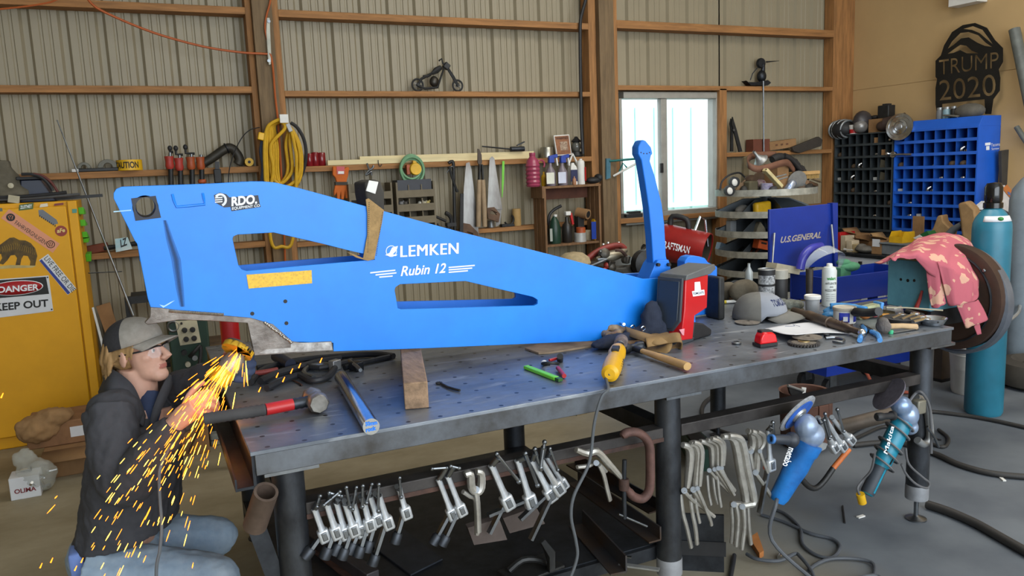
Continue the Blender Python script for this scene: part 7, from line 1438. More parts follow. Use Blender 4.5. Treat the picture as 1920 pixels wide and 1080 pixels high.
# exhaust pipe
xp_ = thing('exhaust_section', 'long rusty brown pipe section lying diagonally past the tubs', 'pipe', tb(1550,610)); rp_ = .022; a, b = onz(1488,582, rp_+.004), onz(1616,624, rp_+.004); ax_ = b-a; L_ = ax_.length; ax_ = ax_/L_; RP = mat('brown_pipe', '#6A5848', .45,.6, hex2='#463A32', scale=9, detail=8)
MB().lathe([(rp_*.7,0),(rp_*.8, L_*.12),(rp_*.8, L_*.2),(rp_, L_*.24),(rp_, L_*.30),(rp_*.92, L_*.31),(rp_*.95, L_*.55),(rp_*1.12, L_*.56),(rp_*1.12, L_*.575),(rp_*.9, L_*.58),(rp_*.9, L_*.84),(rp_*.6, L_*.86),(rp_*.6, L_)], a, 22, ax_).build('pipe', RP, xp_)
m = MB()
for i in range(40): u_ = a+ax_*(L_*(.6+.006*i)); m.ell(u_+V((random.uniform(-.012,.012),-.008, random.uniform(.008,.02))),.0035, None, 6,4)
m.build('weld_spatter', RUST, xp_); MB().ell(b, (rp_*.75,)*3).build('end_ball', CHROME, xp_)
pl = thing('pliers', 'pliers with bright blue grips at the table front edge', 'pliers', tb(1630,628)); BLG = mat('grip_blue', '#4A8ED0', .5, var=.1)
tt([(1618,612),(1622,620),(1614,630),(1612,638)],.010,8,3).build('grip', BLG, pl); tt([(1634,622),(1646,628),(1650,638)],.010,8,3).build('grip', BLG, pl); tt([(1616,611),(1626,616),(1638,622)],.010,8,2).build('jaw', STEEL, pl)
# tubs, cups, cans
o, p, r_, h = stand('plastic_tub', 'grey plastic tub with white screw lid on the table', 'tub', 1523,588,553,13.5,[(.86,0),(.9,.03),(.96,.75),(.9,.78)], mat('tub_grey', '#8A8C8E', .5)); MB().lathe([(r_*1.08, h*.78),(r_*1.12, h*.8),(r_*1.1, h*.96),(r_*1.0, h*.99),(r_*.95, h*.95),(0, h*.95)], p, 24).build('lid', WHITE, o)
o, p, r_, h = stand('compound_tub', 'open white tub with royal blue label on the table', 'tub', 1583,605,575,20,[(.9,0),(.98,.02),(.98,.80),(.9,.82)], WHITE); MB().lathe([(r_*1.05, h*.8),(r_*1.07, h*.84),(r_*1.05, h*.98),(r_*.97, h),(r_*.9, h*.93),(0, h*.92)], p, 28).build('lid', mat('lid_dirty', '#B0A898', .7, var=.2), o)
m = MB(); A0 = [R(a) for a in range(-165,10,6)]
for a in A0: m.v += [p+V((r_*1.0*math.cos(a), r_*1.0*math.sin(a), h*.12)), p+V((r_*1.0*math.cos(a), r_*1.0*math.sin(a), h*.70))]
for i in range(len(A0)-1):
    if 9 <= i <= 12: continue
    m.f.append((2*i, 2*i+2,2*i+3,2*i+1)); m.mi.append(0)
m.build('label_band', mat('royal_blue', '#2436A8', .5, var=.08), o, solid=.0008); m = MB(); qa = p+V((-r_*.72,-r_*.72, h*.2)); m.box(qa+V((0,-.003, h*.14)),(r_*.4,.002, h*.28), Euler((0,0, R(-40)))); m.build('label_patch', WHITEP, o)
o, p, r_, h = stand('spray_can', 'tall white anti spatter spray can behind the blue gloves', 'can', 1554,573,495,13,[(.95,0),(1,.02),(1,.84),(.8,.92),(.45,.94),(.42,.96)], mat('can_white', '#C8CCC8', .4, var=.05)); MB().lathe([(r_*.4, h*.94),(r_*.4, h*1.0),(r_*.3, h*1.01)], p, 16).build('cap', WHITE, o)
def wrap(txt, ang0, zf, zh, wf, mm, nm='lettering', bold=.01):
    m = MB(); m.text(txt, (0,0,0),(wf*r_, 0,0),(0,0, zh*h),(0,0,0), th=0, bold=bold)
    for i, v_ in enumerate(m.v): a = ang0+(v_.x-wf*r_/2)/r_; m.v[i] = p+V(((r_+.0007)*math.cos(a),(r_+.0007)*math.sin(a), zf*h+v_.z))
    return m.build(nm, mm, o, smooth=0)
fa = R(-90-40)+R(12)
wrap('walarc', fa, .63,.08,1.3, mat('green_ink', '#2E8A3A', .5, var=0), bold=.04); wrap('ANTI-SPATTER', fa, .52,.055,1.7, INK); wrap('AND', fa, .45,.035,.5, INK); wrap('NOZZLE SHIELD', fa, .36,.055,1.7, INK)
for k_ in range(4): wrap('SPRAY LIGHTLY', fa, .28-.05*k_, .02,1.4, GREYP, bold=0)
ck = thing('cup_stack', 'stack of black and white patterned cups behind the cap', 'cup', tb(1437,574)); p = tb(1437,574); h = hpx(1437,506,574, p.y); r_ = sz(15.5, p); PT = mat('cup_pattern', '#BEC0C2', .5, hex2='#3A3A3C', scale=70)
for k_, (z0, z1, mm) in enumerate(((0,.22, PT),(.22,.27, BLACK),(.27,.56, PT),(.56,.62, BLACK),(.62,.86, PT),(.86,1, BLACK))): MB().lathe([(r_*(.92+.08*z0), z0*h),(r_*(.92+.08*z1), z1*h)], p, 24).build('band', mm, ck)
MB().lathe([(r_, h),(r_*1.03, h+.004),(r_*.95, h+.006),(r_*.9, h)], p, 24).build('rim', ALU, ck)
o, p, r_, h = stand('dark_cup', 'black jar with ribbed pale lid just behind the cup stack', 'jar', 1462,566,505,14,[(.95,0),(1,.02),(1,.7),(.95,.72)], BLACK); MB().lathe([(r_*1.05, h*.72),(r_*1.05, h*.98),(r_*.9, h)], p, 24).build('lid', mat('lid_pale', '#A8A498', .5), o)
one('plastic_pouch', 'crumpled grey green pouch between the cap and grey tub', 'pouch', MB().ell(onz(1480,572,.026),(.055,.035,.028), Euler((0,0, R(-8)))).ell(onz(1494,572,.026),(.04,.03,.025)).ell(onz(1468,570,.027),(.03,.03,.028)), mat('pouch', '#62665E', .6, var=.35, scale=30, bump=.5))
one('pipe_post', 'upright dark steel pipe standing behind the grey tub', 'pipe', MB().lathe([(.014,0),(.016,0),(.019,.16),(.019,.165),(.014,.165),(.014,0)], tb(1517,564),18), mat('post_pipe', '#524C48', .45,.6, var=.25))
one('wood_strip', 'pale flat strip lying behind the cap and grey tub', 'strip', MB().bar(onz(1466,583,.006), onz(1506,580,.006),.02,.011), mat('strip_olive', '#7A745C', .7))
bgl = thing('rubber_gloves', 'bright blue rubber gloves bunched behind the labelled tub', 'gloves', tb(1560,590)); m = MB(); BGL = mat('glove_blue', '#2E7EB8', .5, var=.15)
for L in ([(1545,586,.02),(1556,580,.035),(1570,576,.05),(1600,577,.05)],[(1543,592,.012),(1555,590,.02),(1568,586,.025)],[(1548,594,.010),(1560,594,.014),(1568,592,.02)],[(1556,574,.055),(1575,572,.06),(1605,576,.055),(1625,580,.05)]): m.tube(smooth_path([onz(a, b, c) for a, b, c in L],3),.013,10)
m.ell(onz(1558,586,.022),(.035,.03,.022)); fuse('glove', m, BGL, bgl, .005,1, disp=.008, dscale=.03)
sp2 = thing('sponge', 'pale green stained sponge with blue edge beside the labelled tub', 'sponge', tb(1630,592)); p = tb(1628,597); MB().box(p+V((0,.01,.03)),(.115,.05,.055), Euler((0, R(-6), R(-8)))).build('body', mat('sponge_green', '#A4AE8E', .95, hex2='#7A7A5A', scale=16, bump=.4), sp2, bevel=.008); MB().box(p+V((.062,.004,.038)),(.016,.055,.062), Euler((0, R(12), R(-8)))).build('blue_edge', BLG, sp2, bevel=.004)
mlt = thing('stone_mallet', 'mallet with rough grey head and pale handle near the pliers', 'hammer', tb(1670,622)); p = tb(1656,626); m = MB(); m.ell(p+V((0,0,.03)),(.026,.034,.029)).ell(p+V((-.004,.0,.052)),(.02,.026,.018)); fuse('head', m, mat('stone_grey', '#66605C', .95, var=.2, scale=40, bump=.5), mlt, .005,1); MB().tube([onz(1664,612,.03), onz(1690,611,.022), onz(1718,613,.012)],[.012,.011,.013],12).build('handle', mat('handle_pale2', '#B09470', .7, var=.15), mlt)
one('bottle_stopper', 'small bright green cap beside the grey mallet head', 'cap', MB().lathe([(.010,0),(.011,.012),(.007,.016)], tb(1670,626),14), mat('cap_green', '#3EAA7A', .5))
one('thin_rod', 'thin silver rod lying along the table edge past the green cap', 'rod', tt([(1674,624),(1700,620),(1722,616)],.004,8,1), STEEL)
o, p, r_, h = stand('black_disc', 'stack of black sanding discs near the far table corner', 'disc', 1690,607,594,33,[(.95,0),(1,.1),(1,.9),(.9,1)], BLACK)
o, p, r_, h = stand('steel_dish', 'shiny silver magnetic dish on the far table corner', 'dish', 1748,609,596,25,[(.7,0),(.75,.05),(1,.9),(1.02,1),(.97,1),(.7,.3),(0,.25)], CHROME)
tr2 = thing('tape_roll', 'shiny crumpled foil tape roll among the screwdrivers', 'tape', tb(1684,588)); q_ = onz(1686,584,.024); MB().lathe([(.014,-.014),(.024,-.014),(.024,.014),(.014,.014),(.014,-.014)], q_, 22,(.5,-.8,.3)).build('roll', mat('foil', '#B8B8BC', .25,.8, var=.3, scale=40), tr2)
for L, mm, lb, nm in ((([(1652,593),(1666,592)]), mat('amber_handle', '#B07820', .3), 'amber handled screwdriver beside the sponge', 'screwdriver'),(([(1656,601),(1668,599)]), mat('yellow_handle', '#C0901E', .3), 'yellow handled screwdriver just below the amber one', 'screwdriver'),(([(1700,584),(1730,592)]), BLACKM, 'dark handled tool lying by the foil tape', 'tool'),(([(1752,596),(1764,598)]), mat('tan_cork', '#A07A4A', .7), 'tan cork near the silver dish', 'cork')):
    o = thing(nm, lb, nm if nm != 'tool' else 'tool', tb(*L[0])); MB().tube([onz(*L[0],.012), onz(*L[1],.012)],[.0125,.011],12).build('handle', mm, o)
    if nm == 'screwdriver': MB().cyl(onz(*L[1],.012), onz(L[1][0]+16, L[1][1]+1,.012),.004,8).build('shaft', STEEL, o)
one('long_skewer', 'long thin pale rod lying across the tools to the teal sander', 'rod', tt([(1662,577),(1700,577),(1768,582)],.0035,6,1, h=.05), mat('pale_rod', '#B0A890', .5))
for k_, (a, b) in enumerate((((1672,598),(1690,590)),((1690,600),(1716,588)),((1705,600),(1728,594)),((1712,604),(1736,598)))): one('chrome_wrench', ('first', 'second', 'third', 'last')[k_]+' chrome wrench in the pile before the teal sander', 'wrench', MB().tube([onz(*a, .028), onz(*b, .028)],.008,8).torus(onz(*b, .028),.014,.006,(0,0,1),14,6), CHROME, 'chrome wrenches by the sander')
ggun = thing('glue_gun', 'dark tool with orange and red tips at the table end', 'tool', tb(1620,570)); MB().tube(smooth_path([onz(1604,584,.062), onz(1618,586,.066), onz(1634,586,.08), onz(1648,584,.095)],3),.018,10).build('body', BLACKM, ggun); MB().ell(onz(1622,590,.052),(.028,.022,.02)).build('orange_end', mat('orange_tip', '#B0703A', .6), ggun); MB().ell(onz(1640,589,.056),(.016,.014,.014)).build('red_tip', mat('pink_tip', '#B85058', .5), ggun); MB().ell(onz(1608,586,.052),(.03,.03,.018)).build('claw', DSTEEL, ggun)
# back of the table: heap around the bins
mk = thing('paint_marker', 'yellow and white marker lying near the battery block', 'marker', tb(1370,567)); MB().cyl(onz(1349,567,.010), onz(1361,566,.010),.009,12).build('cap', mat('marker_yellow', '#C8B020', .5), mk); MB().cyl(onz(1361,566,.010), onz(1386,564,.010),.008,12).build('barrel', WHITE, mk); MB().cyl(onz(1386,564,.010), onz(1397,563,.010),.007,12).build('grip', BLACK, mk)
ac = thing('angle_clamp', 'black corner clamp with brass screws on the table back', 'clamp', tb(1378,552)); p = tb(1378,556); MB().lathe([(.02,0),(.085,.0),(.09,.03),(.075,.045),(.02,.045)], p+V((0,.06,0)),24).build('base', BLACKM, ac); MB().tube([onz(1352,546,.05), onz(1378,542,.06), onz(1410,536,.055)],[.012,.016,.012],10).build('screw', mat('brass_dark', '#6E6248', .4,.7), ac); MB().ell(onz(1382,536,.065),(.05,.04,.03)).build('jaw', DSTEEL, ac)
one('wood_block', 'brown wooden offcut lying beneath the black corner clamp', 'block', MB().bar(onz(1372,563,.012), onz(1420,556,.012),.04,.023), mat('dark_block', '#6A5038', .8, var=.2))
yb3 = TB+.02
one('tool_pouch', 'dusty brown pouch lying at the back of the table', 'pouch', MB().ell(onz(1395,545,.06),(.09,.05,.06)).ell(onz(1365,546,.05),(.06,.045,.05)), mat('dusty_pouch', '#5E5648', .9, var=.35, bump=.3))
one('clear_bottle', 'small clear plastic bottle standing at the back of the table', 'bottle', MB().lathe([(.02,0),(.022,.005),(.022,.10),(.008,.13),(.008,.15)], tb(1404,543),16), mat('clear_grey', '#9AA0A0', .15, var=.1))
# ================================================================ under the table: clamps on the rail, stock on the shelf, grinders, hoses
YR_ = yl-.045
def rp(px, py, d=0): return pt(px, py, y=YR_+d)
def fclamp(lb, tee, top, arm, body, barend, foot=True, d=0, sc_=1):
    """sliding arm clamp hung over the rail: tee = (handle end, handle end), top = screw head"""
    o = thing('bar_clamp', lb, 'clamp', rp(*body, d), group='bar clamps hung along the table rail')
    A, B_, C_ = rp(*arm, d), rp(*body, d), rp(*barend, d)
    MB().tube([rp(*tee[0], d-.02), rp(*tee[1], d-.02)],.0045*sc_, 8).ell(rp(*tee[0], d-.02),.007*sc_, None, 8,6).ell(rp(*tee[1], d-.02),.007*sc_, None, 8,6).build('t_handle', STEEL, o)
    MB().cyl(rp(*top, d-.018), A, .0085*sc_, 10).build('screw', STEEL, o)
    dr = (B_-A); MB().tube([A-dr*.03, A+dr*.06, A.lerp(B_, .7), B_],[.012*sc_, .0105*sc_, .011*sc_, .016*sc_],10, flat=.75).build('sliding_arm', SATIN, o)
    ad = dr.normalized(); sd2 = V((0,-1,0)).cross(ad)
    k = MB().box(B_+ad*.008,(.034*sc_, .026*sc_, .044*sc_), Matrix((sd2, V((0,1,0)), ad)).transposed()).build('head_block', SATIN, o, bevel=.006*sc_)
    MB().box(B_+ad*.006+V((0,-.014*sc_, 0)),(.015*sc_, .004,.026*sc_), Matrix((sd2, V((0,1,0)), ad)).transposed()).build('trigger', STEEL, k, bevel=.002)
    MB().bar(B_+V((0,.006,0)), C_, .010,.018*sc_, (0,1,0)).build('bar', STEEL, o)
    if foot: bd = (C_-B_).normalized(); MB().lathe([(.013*sc_, 0),(.017*sc_, .006),(.018*sc_, .034),(.014*sc_, .034),(.012*sc_, .0),(.013*sc_, 0)], C_-bd*.012,14, bd).build('fixed_foot', DSTEEL, o)
    return o
fl = (('first bar clamp at the left end of the rail', ((600,930),(594,950)),(597,940),(590,955),(606,1000),(580,1034)),
      ('bar clamp with level handle, second on the rail', ((637,922),(607,947)),(620,930),(613,946),(629,994),(613,1033)),
      ('bar clamp with dark foot, third on the rail', ((617,924),(640,930)),(634,936),(631,943),(646,995),(632,1026)),
      ('bar clamp with long handle, fourth on the rail', ((649,914),(656,951)),(646,938),(648,946),(662,989),(645,1034)),
      ('bar clamp, fifth on the rail in the crowded row', ((668,914),(661,955)),(660,935),(663,943),(676,990),(660,1024)),
      ('bar clamp with thumb ring, sixth on the rail', ((680,911),(679,950)),(676,930),(683,944),(692,979),(675,1030)),
      ('bar clamp, seventh on the rail before the crowded row ends', ((697,908),(687,943)),(692,925),(694,930),(707,970),(691,1020)),
      ('large bar clamp ending the crowded left row', ((710,908),(709,958)),(703,925),(711,930),(726,976),(702,1046)),
      ('slim bar clamp hanging alone right of the crowded row', ((749,896),(752,932)),(744,912),(749,918),(760,957),(744,1005)))
for i, f_ in enumerate(fl): fclamp(*f_, d=-.012*(i % 2))
fclamp('bar clamp with cross handle, left one of the close pair', ((810,879),(838,877)),(840,874),(823,900),(846,960),(818,1008))
fclamp('bar clamp with cross handle, right one of the close pair', ((861,878),(845,874)),(850,876),(840,894),(863,952),(834,1010), d=-.012)
fclamp('big bar clamp welded to a square plate beneath the rail', ((931,851),(973,903)),(934,858),(922,873),(950,938),(917,1000), False, sc_=1.25)
fclamp('big bar clamp with bent arm right of the plate clamp', ((985,850),(1008,910)),(984,858),(971,864),(993,936),(915,966), False, sc_=1.25)
fclamp('big bar clamp angled over the second plate', ((1003,842),(1014,880)),(1004,850),(998,864),(1030,924),(975,974), False, d=-.012, sc_=1.2)
fclamp('big bar clamp with foot screw near the hanging cord', ((1021,829),(1014,877)),(1020,838),(1014,862),(1044,912),(995,1012), False, d=-.024, sc_=1.2)
fclamp('bar clamp last before the hanging cord', ((1031,841),(1046,881)),(1032,848),(1025,858),(1053,904),(1044,925), False, d=.01)
for lb, P, c in (('square rusty plate under the big bar clamp', ((877,990),(936,972),(951,1012),(889,1022)),0),('second rusty plate under the angled bar clamps', ((943,972),(1005,950),(1022,982),(956,1000)),.05)):
    one('steel_plate', lb, 'plate', MB().prism([rp(*p, .03+c) for p in P],(0,.02,.006)), mat('rusty_plate', '#5E5450', .6,.4, hex2='#463C38', scale=8), 'plates under the clamps')
def vise(lb, jaw, piv, hnd, hnd2=None, d=0, r_=.010, mm=None, jaws=None):
    o = thing('locking_clamp', lb, 'clamp', rp(*piv, d), group='locking clamps on the rail'); mm = mm or mat('locking_steel', '#B8B6B0', .35,.5, hex2='#8E8A82', scale=14)
    r_ *= 1.3; P = smooth_path([rp(*p, d) for p in jaw],3); MB().tube(P, [r_*.8+.3*r_*math.sin(math.pi*i/(len(P)-1)) for i in range(len(P))],8, flat=.85).build('jaw_arm', mm, o)
    if jaws: P = smooth_path([rp(*p, d-.012) for p in jaws],3); MB().tube(P, r_, 8, flat=.85).build('jaw_arm', mm, o)
    P = smooth_path([rp(*p, d-.006) for p in hnd],3); MB().tube(P, r_*.72,8, flat=.7).build('handle', mm, o)
    if hnd2: P = smooth_path([rp(*p, d+.014) for p in hnd2],3); MB().tube(P, r_*.7,8, flat=.7).build('release_handle', mm, o)
    MB().cyl(rp(*piv, d-.014), rp(*piv, d+.014), r_*.7,10).build('pivot', STEEL, o)
    return o
vise('U jawed locking clamp hanging between pair and plate clamp', [(872,890),(882,889),(884,912),(894,922),(902,912),(902,888),(893,884)],(893,918),[(892,918),(896,945),(898,998)],[(868,922),(880,930),(892,940),(894,1002)], d=-.02, r_=.012)
vise('locking pliers clipped sideways on the rail past the cord', [(1080,843),(1100,850),(1118,846),(1140,868),(1164,895)],(1118,868),[(1124,872),(1132,890),(1138,915),(1144,938)],[(1082,876),(1104,873),(1118,866),(1136,884)], d=-.04, r_=.011)
cc2 = thing('c_clamp', 'large rusty C clamp hooked over the rail beside the middle leg', 'clamp', rp(1200,900,-.05)); dd = -.05
MB().tube(smooth_path([rp(*p, dd) for p in ((1166,818),(1176,811),(1192,810),(1207,818),(1217,834),(1219,860),(1219,900),(1216,922),(1204,935),(1188,931),(1178,920),(1170,910))],4),[.013,.015]+[.019]*38+[.016]*6,12, flat=.8).build('frame', mat('rusty_clamp', '#6E5048', .7,.4, hex2='#4E3A36', scale=14, bump=.2), cc2)
MB().lathe([(.016,-.02),(.018,-.018),(.018,.018),(.016,.02)], rp(1170,908, dd),14,(0,0,1)).build('screw_boss', RUST, cc2); MB().tube([rp(1171,862, dd), rp(1170,905, dd), rp(1171,972, dd)],.008,10).build('screw', DSTEEL, cc2); MB().cyl(rp(1160,964, dd), rp(1213,987, dd),.004,8).build('tommy_bar', STEEL, cc2)
# locking clamps right of the middle leg
lk = [
 ('flat armed locking clamp nearest the middle leg', [(1280,834),(1290,838),(1294,852),(1292,880),(1288,914)],(1283,920),[(1281,919),(1295,935),(1318,952),(1338,968)],[(1276,925),(1280,960),(1288,990),(1296,1026)]),
 ('locking clamp with broad arm, second from the middle leg', [(1295,832),(1303,833),(1309,850),(1307,880),(1303,914)],(1300,918),[(1298,917),(1310,935),(1330,965)],[(1294,925),(1298,958),(1304,990),(1307,1020)]),
 ('locking clamp, third from the middle leg', [(1300,829),(1310,833),(1315,848),(1313,880),(1311,911)],(1308,916),[(1308,916),(1320,945),(1332,975),(1334,985)],[(1304,920),(1306,950),(1312,980)]),
 ('thin armed locking clamp, starting the tight bunch of four', [(1313,827),(1328,832),(1334,842),(1335,876)],(1330,882),[(1329,880),(1345,900),(1366,922)],[(1326,890),(1328,920),(1333,946)]),
 ('locking clamp, second in the tight bunch of four', [(1326,825),(1340,830),(1345,842),(1345,875)],(1340,880),[(1339,879),(1354,900),(1372,926)],[(1337,890),(1340,920),(1346,944)]),
 ('locking clamp, third in the tight bunch of four', [(1334,822),(1347,828),(1352,840),(1352,873)],(1347,878),[(1346,877),(1360,900),(1376,928)],[(1345,890),(1348,925),(1352,950)]),
 ('locking clamp ending the tight bunch of four', [(1341,820),(1351,826),(1356,838),(1355,872)],(1353,877),[(1352,876),(1362,898),(1378,920)], None),
 ('long reach locking clamp, left of the two longest', [(1355,819),(1368,819),(1378,832),(1388,885),(1398,941),(1385,946),(1372,944)],(1376,946),[(1380,945),(1384,975),(1380,1024)],[(1372,948),(1374,985),(1372,1018)]),
 ('long reach locking clamp, right of the two longest', [(1366,817),(1382,819),(1392,832),(1402,885),(1413,938),(1402,946),(1390,948)],(1392,950),[(1394,950),(1396,985),(1391,1030)],[(1402,948),(1404,985),(1408,1020)]),
 ('small C jawed locking clamp right of the long pair', [(1402,808),(1408,812),(1411,828),(1408,842),(1402,838)],(1408,846),[(1406,848),(1410,870),(1414,890)], None),
 ('grey flat armed locking clamp beside the small C jawed one', [(1408,809),(1418,814),(1422,828),(1420,855),(1418,884)],(1417,886),[(1416,888),(1432,910),(1446,932)], None),
 ('locking clamp with orange tipped handle', [(1420,809),(1430,816),(1431,830),(1425,842)],(1425,846),[(1425,846),(1432,868),(1440,886)], None)]
for i, (lb, j_, pv, h1_, h2_) in enumerate(lk):
    o = vise(lb, j_, pv, h1_, h2_, d=-.012*(i % 3), r_=.0125 if 'long' in lb or 'flat' in lb or 'broad' in lb else .0095)
    if 'orange' in lb: MB().ell(rp(1434,874,-.02),(.008,.006,.014)).build('orange_tip', mat('orange_tape', '#E0501E', .6), o)
fclamp('tall bar clamp standing by the blue grinder handle', ((1449,792),(1452,830)),(1447,800),(1440,808),(1444,868),(1424,962), False, d=-.03, sc_=1.15)
for lb, t_, tp_, a_, b_, c_ in (('bar clamp leaning right of blue grinder, left of three', ((1545,788),(1555,822)),(1540,795),(1534,784),(1562,836),(1566,845)),('bar clamp leaning right of blue grinder, middle of three', ((1547,776),(1557,818)),(1548,790),(1548,786),(1577,834),(1582,844)),('bar clamp leaning right of blue grinder, highest of three', ((1570,768),(1582,808)),(1560,782),(1560,784),(1592,822),(1600,832))):
    fclamp(lb, t_, tp_, a_, b_, c_, False, d=-.05, sc_=1.1)
# --- stock on the low shelf
SZ = zs_+.0048
def sh(px, py, h=0): return pt(px, py, z=SZ+h)
ANG = mat('angle_iron', '#4A5058', .4,.7, hex2='#5A4430', scale=4, detail=8)
def angle(lb, a, b, wd=.05, h=0):
    A, B_ = sh(*a, h+.003), sh(*b, h+.003); d = (B_-A).normalized(); n = V((-d.y, d.x, 0)); m = MB(); m.bar(A, B_, wd, .006); m.bar(A+n*(wd/2)+V((0,0, wd/2)), B_+n*(wd/2)+V((0,0, wd/2)),.006, wd); return one('angle_iron', lb, 'steel bar', m, ANG, 'angle irons on the low shelf')
angle('bluish angle iron with rusty edge lying diagonally on the low shelf', (1075,905),(1228,1015),.05,.06)
angle('dark angle iron behind the rusty edged one on the shelf', (1070,870),(1226,960),.05,.02)
angle('dark angle iron beneath the hanging cord', (1080,985),(1160,1075),.06)
st2 = MB(); A, B_ = sh(560,990,.025), sh(700,1085,.025); st2.bar(A, B_, .05,.05); one('square_tube', 'rusty square steel tube pointing at the viewer under the small clamps', 'tube', st2, mat('square_tube_steel', '#4E4A4C', .5,.6, hex2='#2E2C30', scale=5), bevel=.003)
q = (B_-A).normalized(); MB()
one('steel_bar', 'rusty flat bar lying under the small clamps', 'bar', MB().bar(sh(565,1010,.004), sh(665,1090,.004),.03,.007), RUST)
one('steel_sheet', 'dark flat steel sheet lying on the low shelf below the slim clamp', 'sheet', MB().prism([sh(*p, .001) for p in ((690,1020),(745,985),(830,1050),(770,1080))],(0,0,.006)), mat('dark_sheet', '#3A3E46', .5,.6, var=.25))
brk = thing('cast_bracket', 'dark welded bracket with slots lying under the plates', 'bracket', sh(1005,1050)); m = MB(); A, B_ = sh(950,1085,.02), sh(1040,1050,.02); m.bar(A, B_, .12,.01); m.build('base', BLACKM, brk, bevel=.003); MB().prism([sh(1030,1075,.02), sh(1042,1070,.02), sh(1042,1035,.12), sh(1022,1010,.14), sh(1014,1018,.14), sh(1030,1045,.1)],(0,.02,0)).build('rib', BLACKM, brk, bevel=.003); MB().tube(smooth_path([sh(955,1070,.03), sh(980,1050,.06), sh(1010,1050,.05), sh(1030,1060,.02)],3),.012,8).build('curved_flange', BLACKM, brk)
one('small_plate', 'short bright strip of steel lying before the middle leg', 'strip', MB().bar(sh(1160,1058,.004), sh(1236,1068,.004),.02,.006), ALU)
one('washer_clip', 'small silver clip lying above the bright strip', 'clip', MB().bar(sh(1170,1043,.003), sh(1184,1045,.003),.012,.004), STEEL)
one('grey_box_section', 'grey flat offcut lying under the flat armed locking clamps', 'plate', MB().prism([V((pt(*p, z=.012).x, pt(*p, z=.012).y, .002)) for p in ((1285,985),(1345,985),(1350,1060),(1285,1060))],(0,0,.012)), mat('offcut_grey', '#4A5058', .6,.4))
cr3 = thing('scrap_sheet', 'dark panel with slot standing beneath the locking clamps', 'panel', pt(1340,1070, z=0)); A, B_ = V((LEGS[1]+.16, yl+.15,0)), V((LEGS[1]+.30, yl+.05,0)); MB().bar(A+V((0,0,.12)), B_+V((0,0,.12)),.012,.24).build('panel', DSTEEL, cr3); MB().bar(A+V((0,-.012,.10)), B_+V((0,-.012,.10)),.006,.06).build('slot_strip', BLACK, cr3)
one('orange_wedge', 'small orange brown wedge lying under the long clamps', 'wedge', MB().prism([V((pt(*p, z=.02).x, pt(*p, z=.02).y, .001)) for p in ((1405,1010),(1420,1000),(1432,1035),(1424,1040))],(0,0,.025)), mat('wedge_orange', '#B0703A', .8))
gcase = thing('green_case', 'dark green case lying behind the middle leg', 'case', V((2.55,3.2,0))); MB().prism([V((pt(*p, z=.1).x, pt(*p, z=.1).y, .0)) for p in ((1270,800),(1290,795),(1330,830),(1330,850),(1300,850))],(0,0,.12)).build('case', mat('case_green', '#12382A', .5), gcase); MB().prism([V((pt(*p, z=.1).x, pt(*p, z=.1).y, .12)) for p in ((1272,802),(1288,798),(1322,830),(1300,840))],(0,0,.01)).build('lid', BLACK, gcase)
# --- blue grinder hung on the rail
DY = -.10
def gp(px, py, d=0): return pt(px, py, y=YR_+DY+d)
g1 = thing('angle_grinder', 'big bright blue angle grinder hanging nose up from the rail', 'power tool', gp(1490,860)); GB1 = mat('grinder_blue', '#1E78C8', .5, hex2='#143E78', scale=6, bump=.15)
a, b = gp(1462,930,.06), gp(1518,830); ax_ = (b-a).normalized(); L_ = (b-a).length
MB().lathe([(.03,-.02),(.036,0),(.040, L_*.3),(.046, L_*.55),(.045, L_*.8),(.05, L_*.85),(.05, L_*1.0)], a, 22, ax_).build('body', GB1, g1)
hd_ = MB().ell(gp(1520,815),(.055,.05,.05)).ell(gp(1512,800),(.045,.045,.05)); fuse('gear_head', hd_, mat('head_white', '#9AA8BC', .4,.4, hex2='#7A8CA8', scale=8), g1,.006,2)
dn = V((-.22,.80,.55)).normalized(); c0 = gp(1497,777,.03)
MB().cyl(gp(1512,802), c0,.02,14).build('spindle', STEEL, g1); MB().lathe([(.0,0),(.085,0),(.09,.003),(.09,.008),(0,.01)], c0,36, dn).build('disc_rim', mat('disc_grey', '#8A8C90', .7, var=.3, scale=60), g1); MB().lathe([(.0,-.004),(.07,-.004),(.07,-.001),(0,-.001)], c0,36, dn).build('blue_backing', mat('backing_blue', '#2A5EB8', .5, var=.25, scale=20), g1); MB().lathe([(.03,-.012),(.034,-.004),(0,-.004)], c0,24, dn).build('flange', ALU, g1)
MB().lathe([(.014,0),(.017,.01),(.019,.05),(.019,.075),(.028,.085),(.03,.10),(.024,.11)], gp(1449,823,-.01),18, gp(1508,826)-gp(1449,823)).build('side_handle', mat('handle_slate', '#2E323A', .5), g1); MB().lathe([(.012,0),(.018,0),(.018,.012),(.012,.012),(.012,0)], gp(1444,823,-.01),18, gp(1508,826)-gp(1449,823)).build('handle_ring', mat('ring_blue', '#3A6CA8', .5), g1)
m = MB(); lt = V((0,-1,0)); q0, q1, q2 = gp(1478,838,-.05), gp(1466,872,-.05), gp(1491,842,-.05); m.text('metabo', q0, q1, q2,(0,-1,0), th=.002, bold=.01); m.build('lettering', WINK, g1)
MB().prism([gp(1531,828,-.02), gp(1552,832,-.02), gp(1548,842,-.02), gp(1536,848,-.02), gp(1529,840,-.02)],(0,.015,0)).build('guard_flap', ALU, g1)
cP = [a-ax_*.02, gp(1455,945), V((gp(1448,960).x, YR_-.1,.20)), V((2.14,2.02,.05)), V((2.16,1.92,.012)), V((2.35,1.98,.012)), V((2.50,2.10,.012)), V((2.38,2.20,.012)), V((2.22,2.16,.012)), V((2.25,2.05,.022)), V((2.42,2.0,.022)), V((2.3,1.86,.012)), V((2.2,1.75,.012))]
MB().tube(smooth_path(cP, 6),.0075,8).build('power_cord', mat('cord_slate', '#4A4E54', .6), g1)
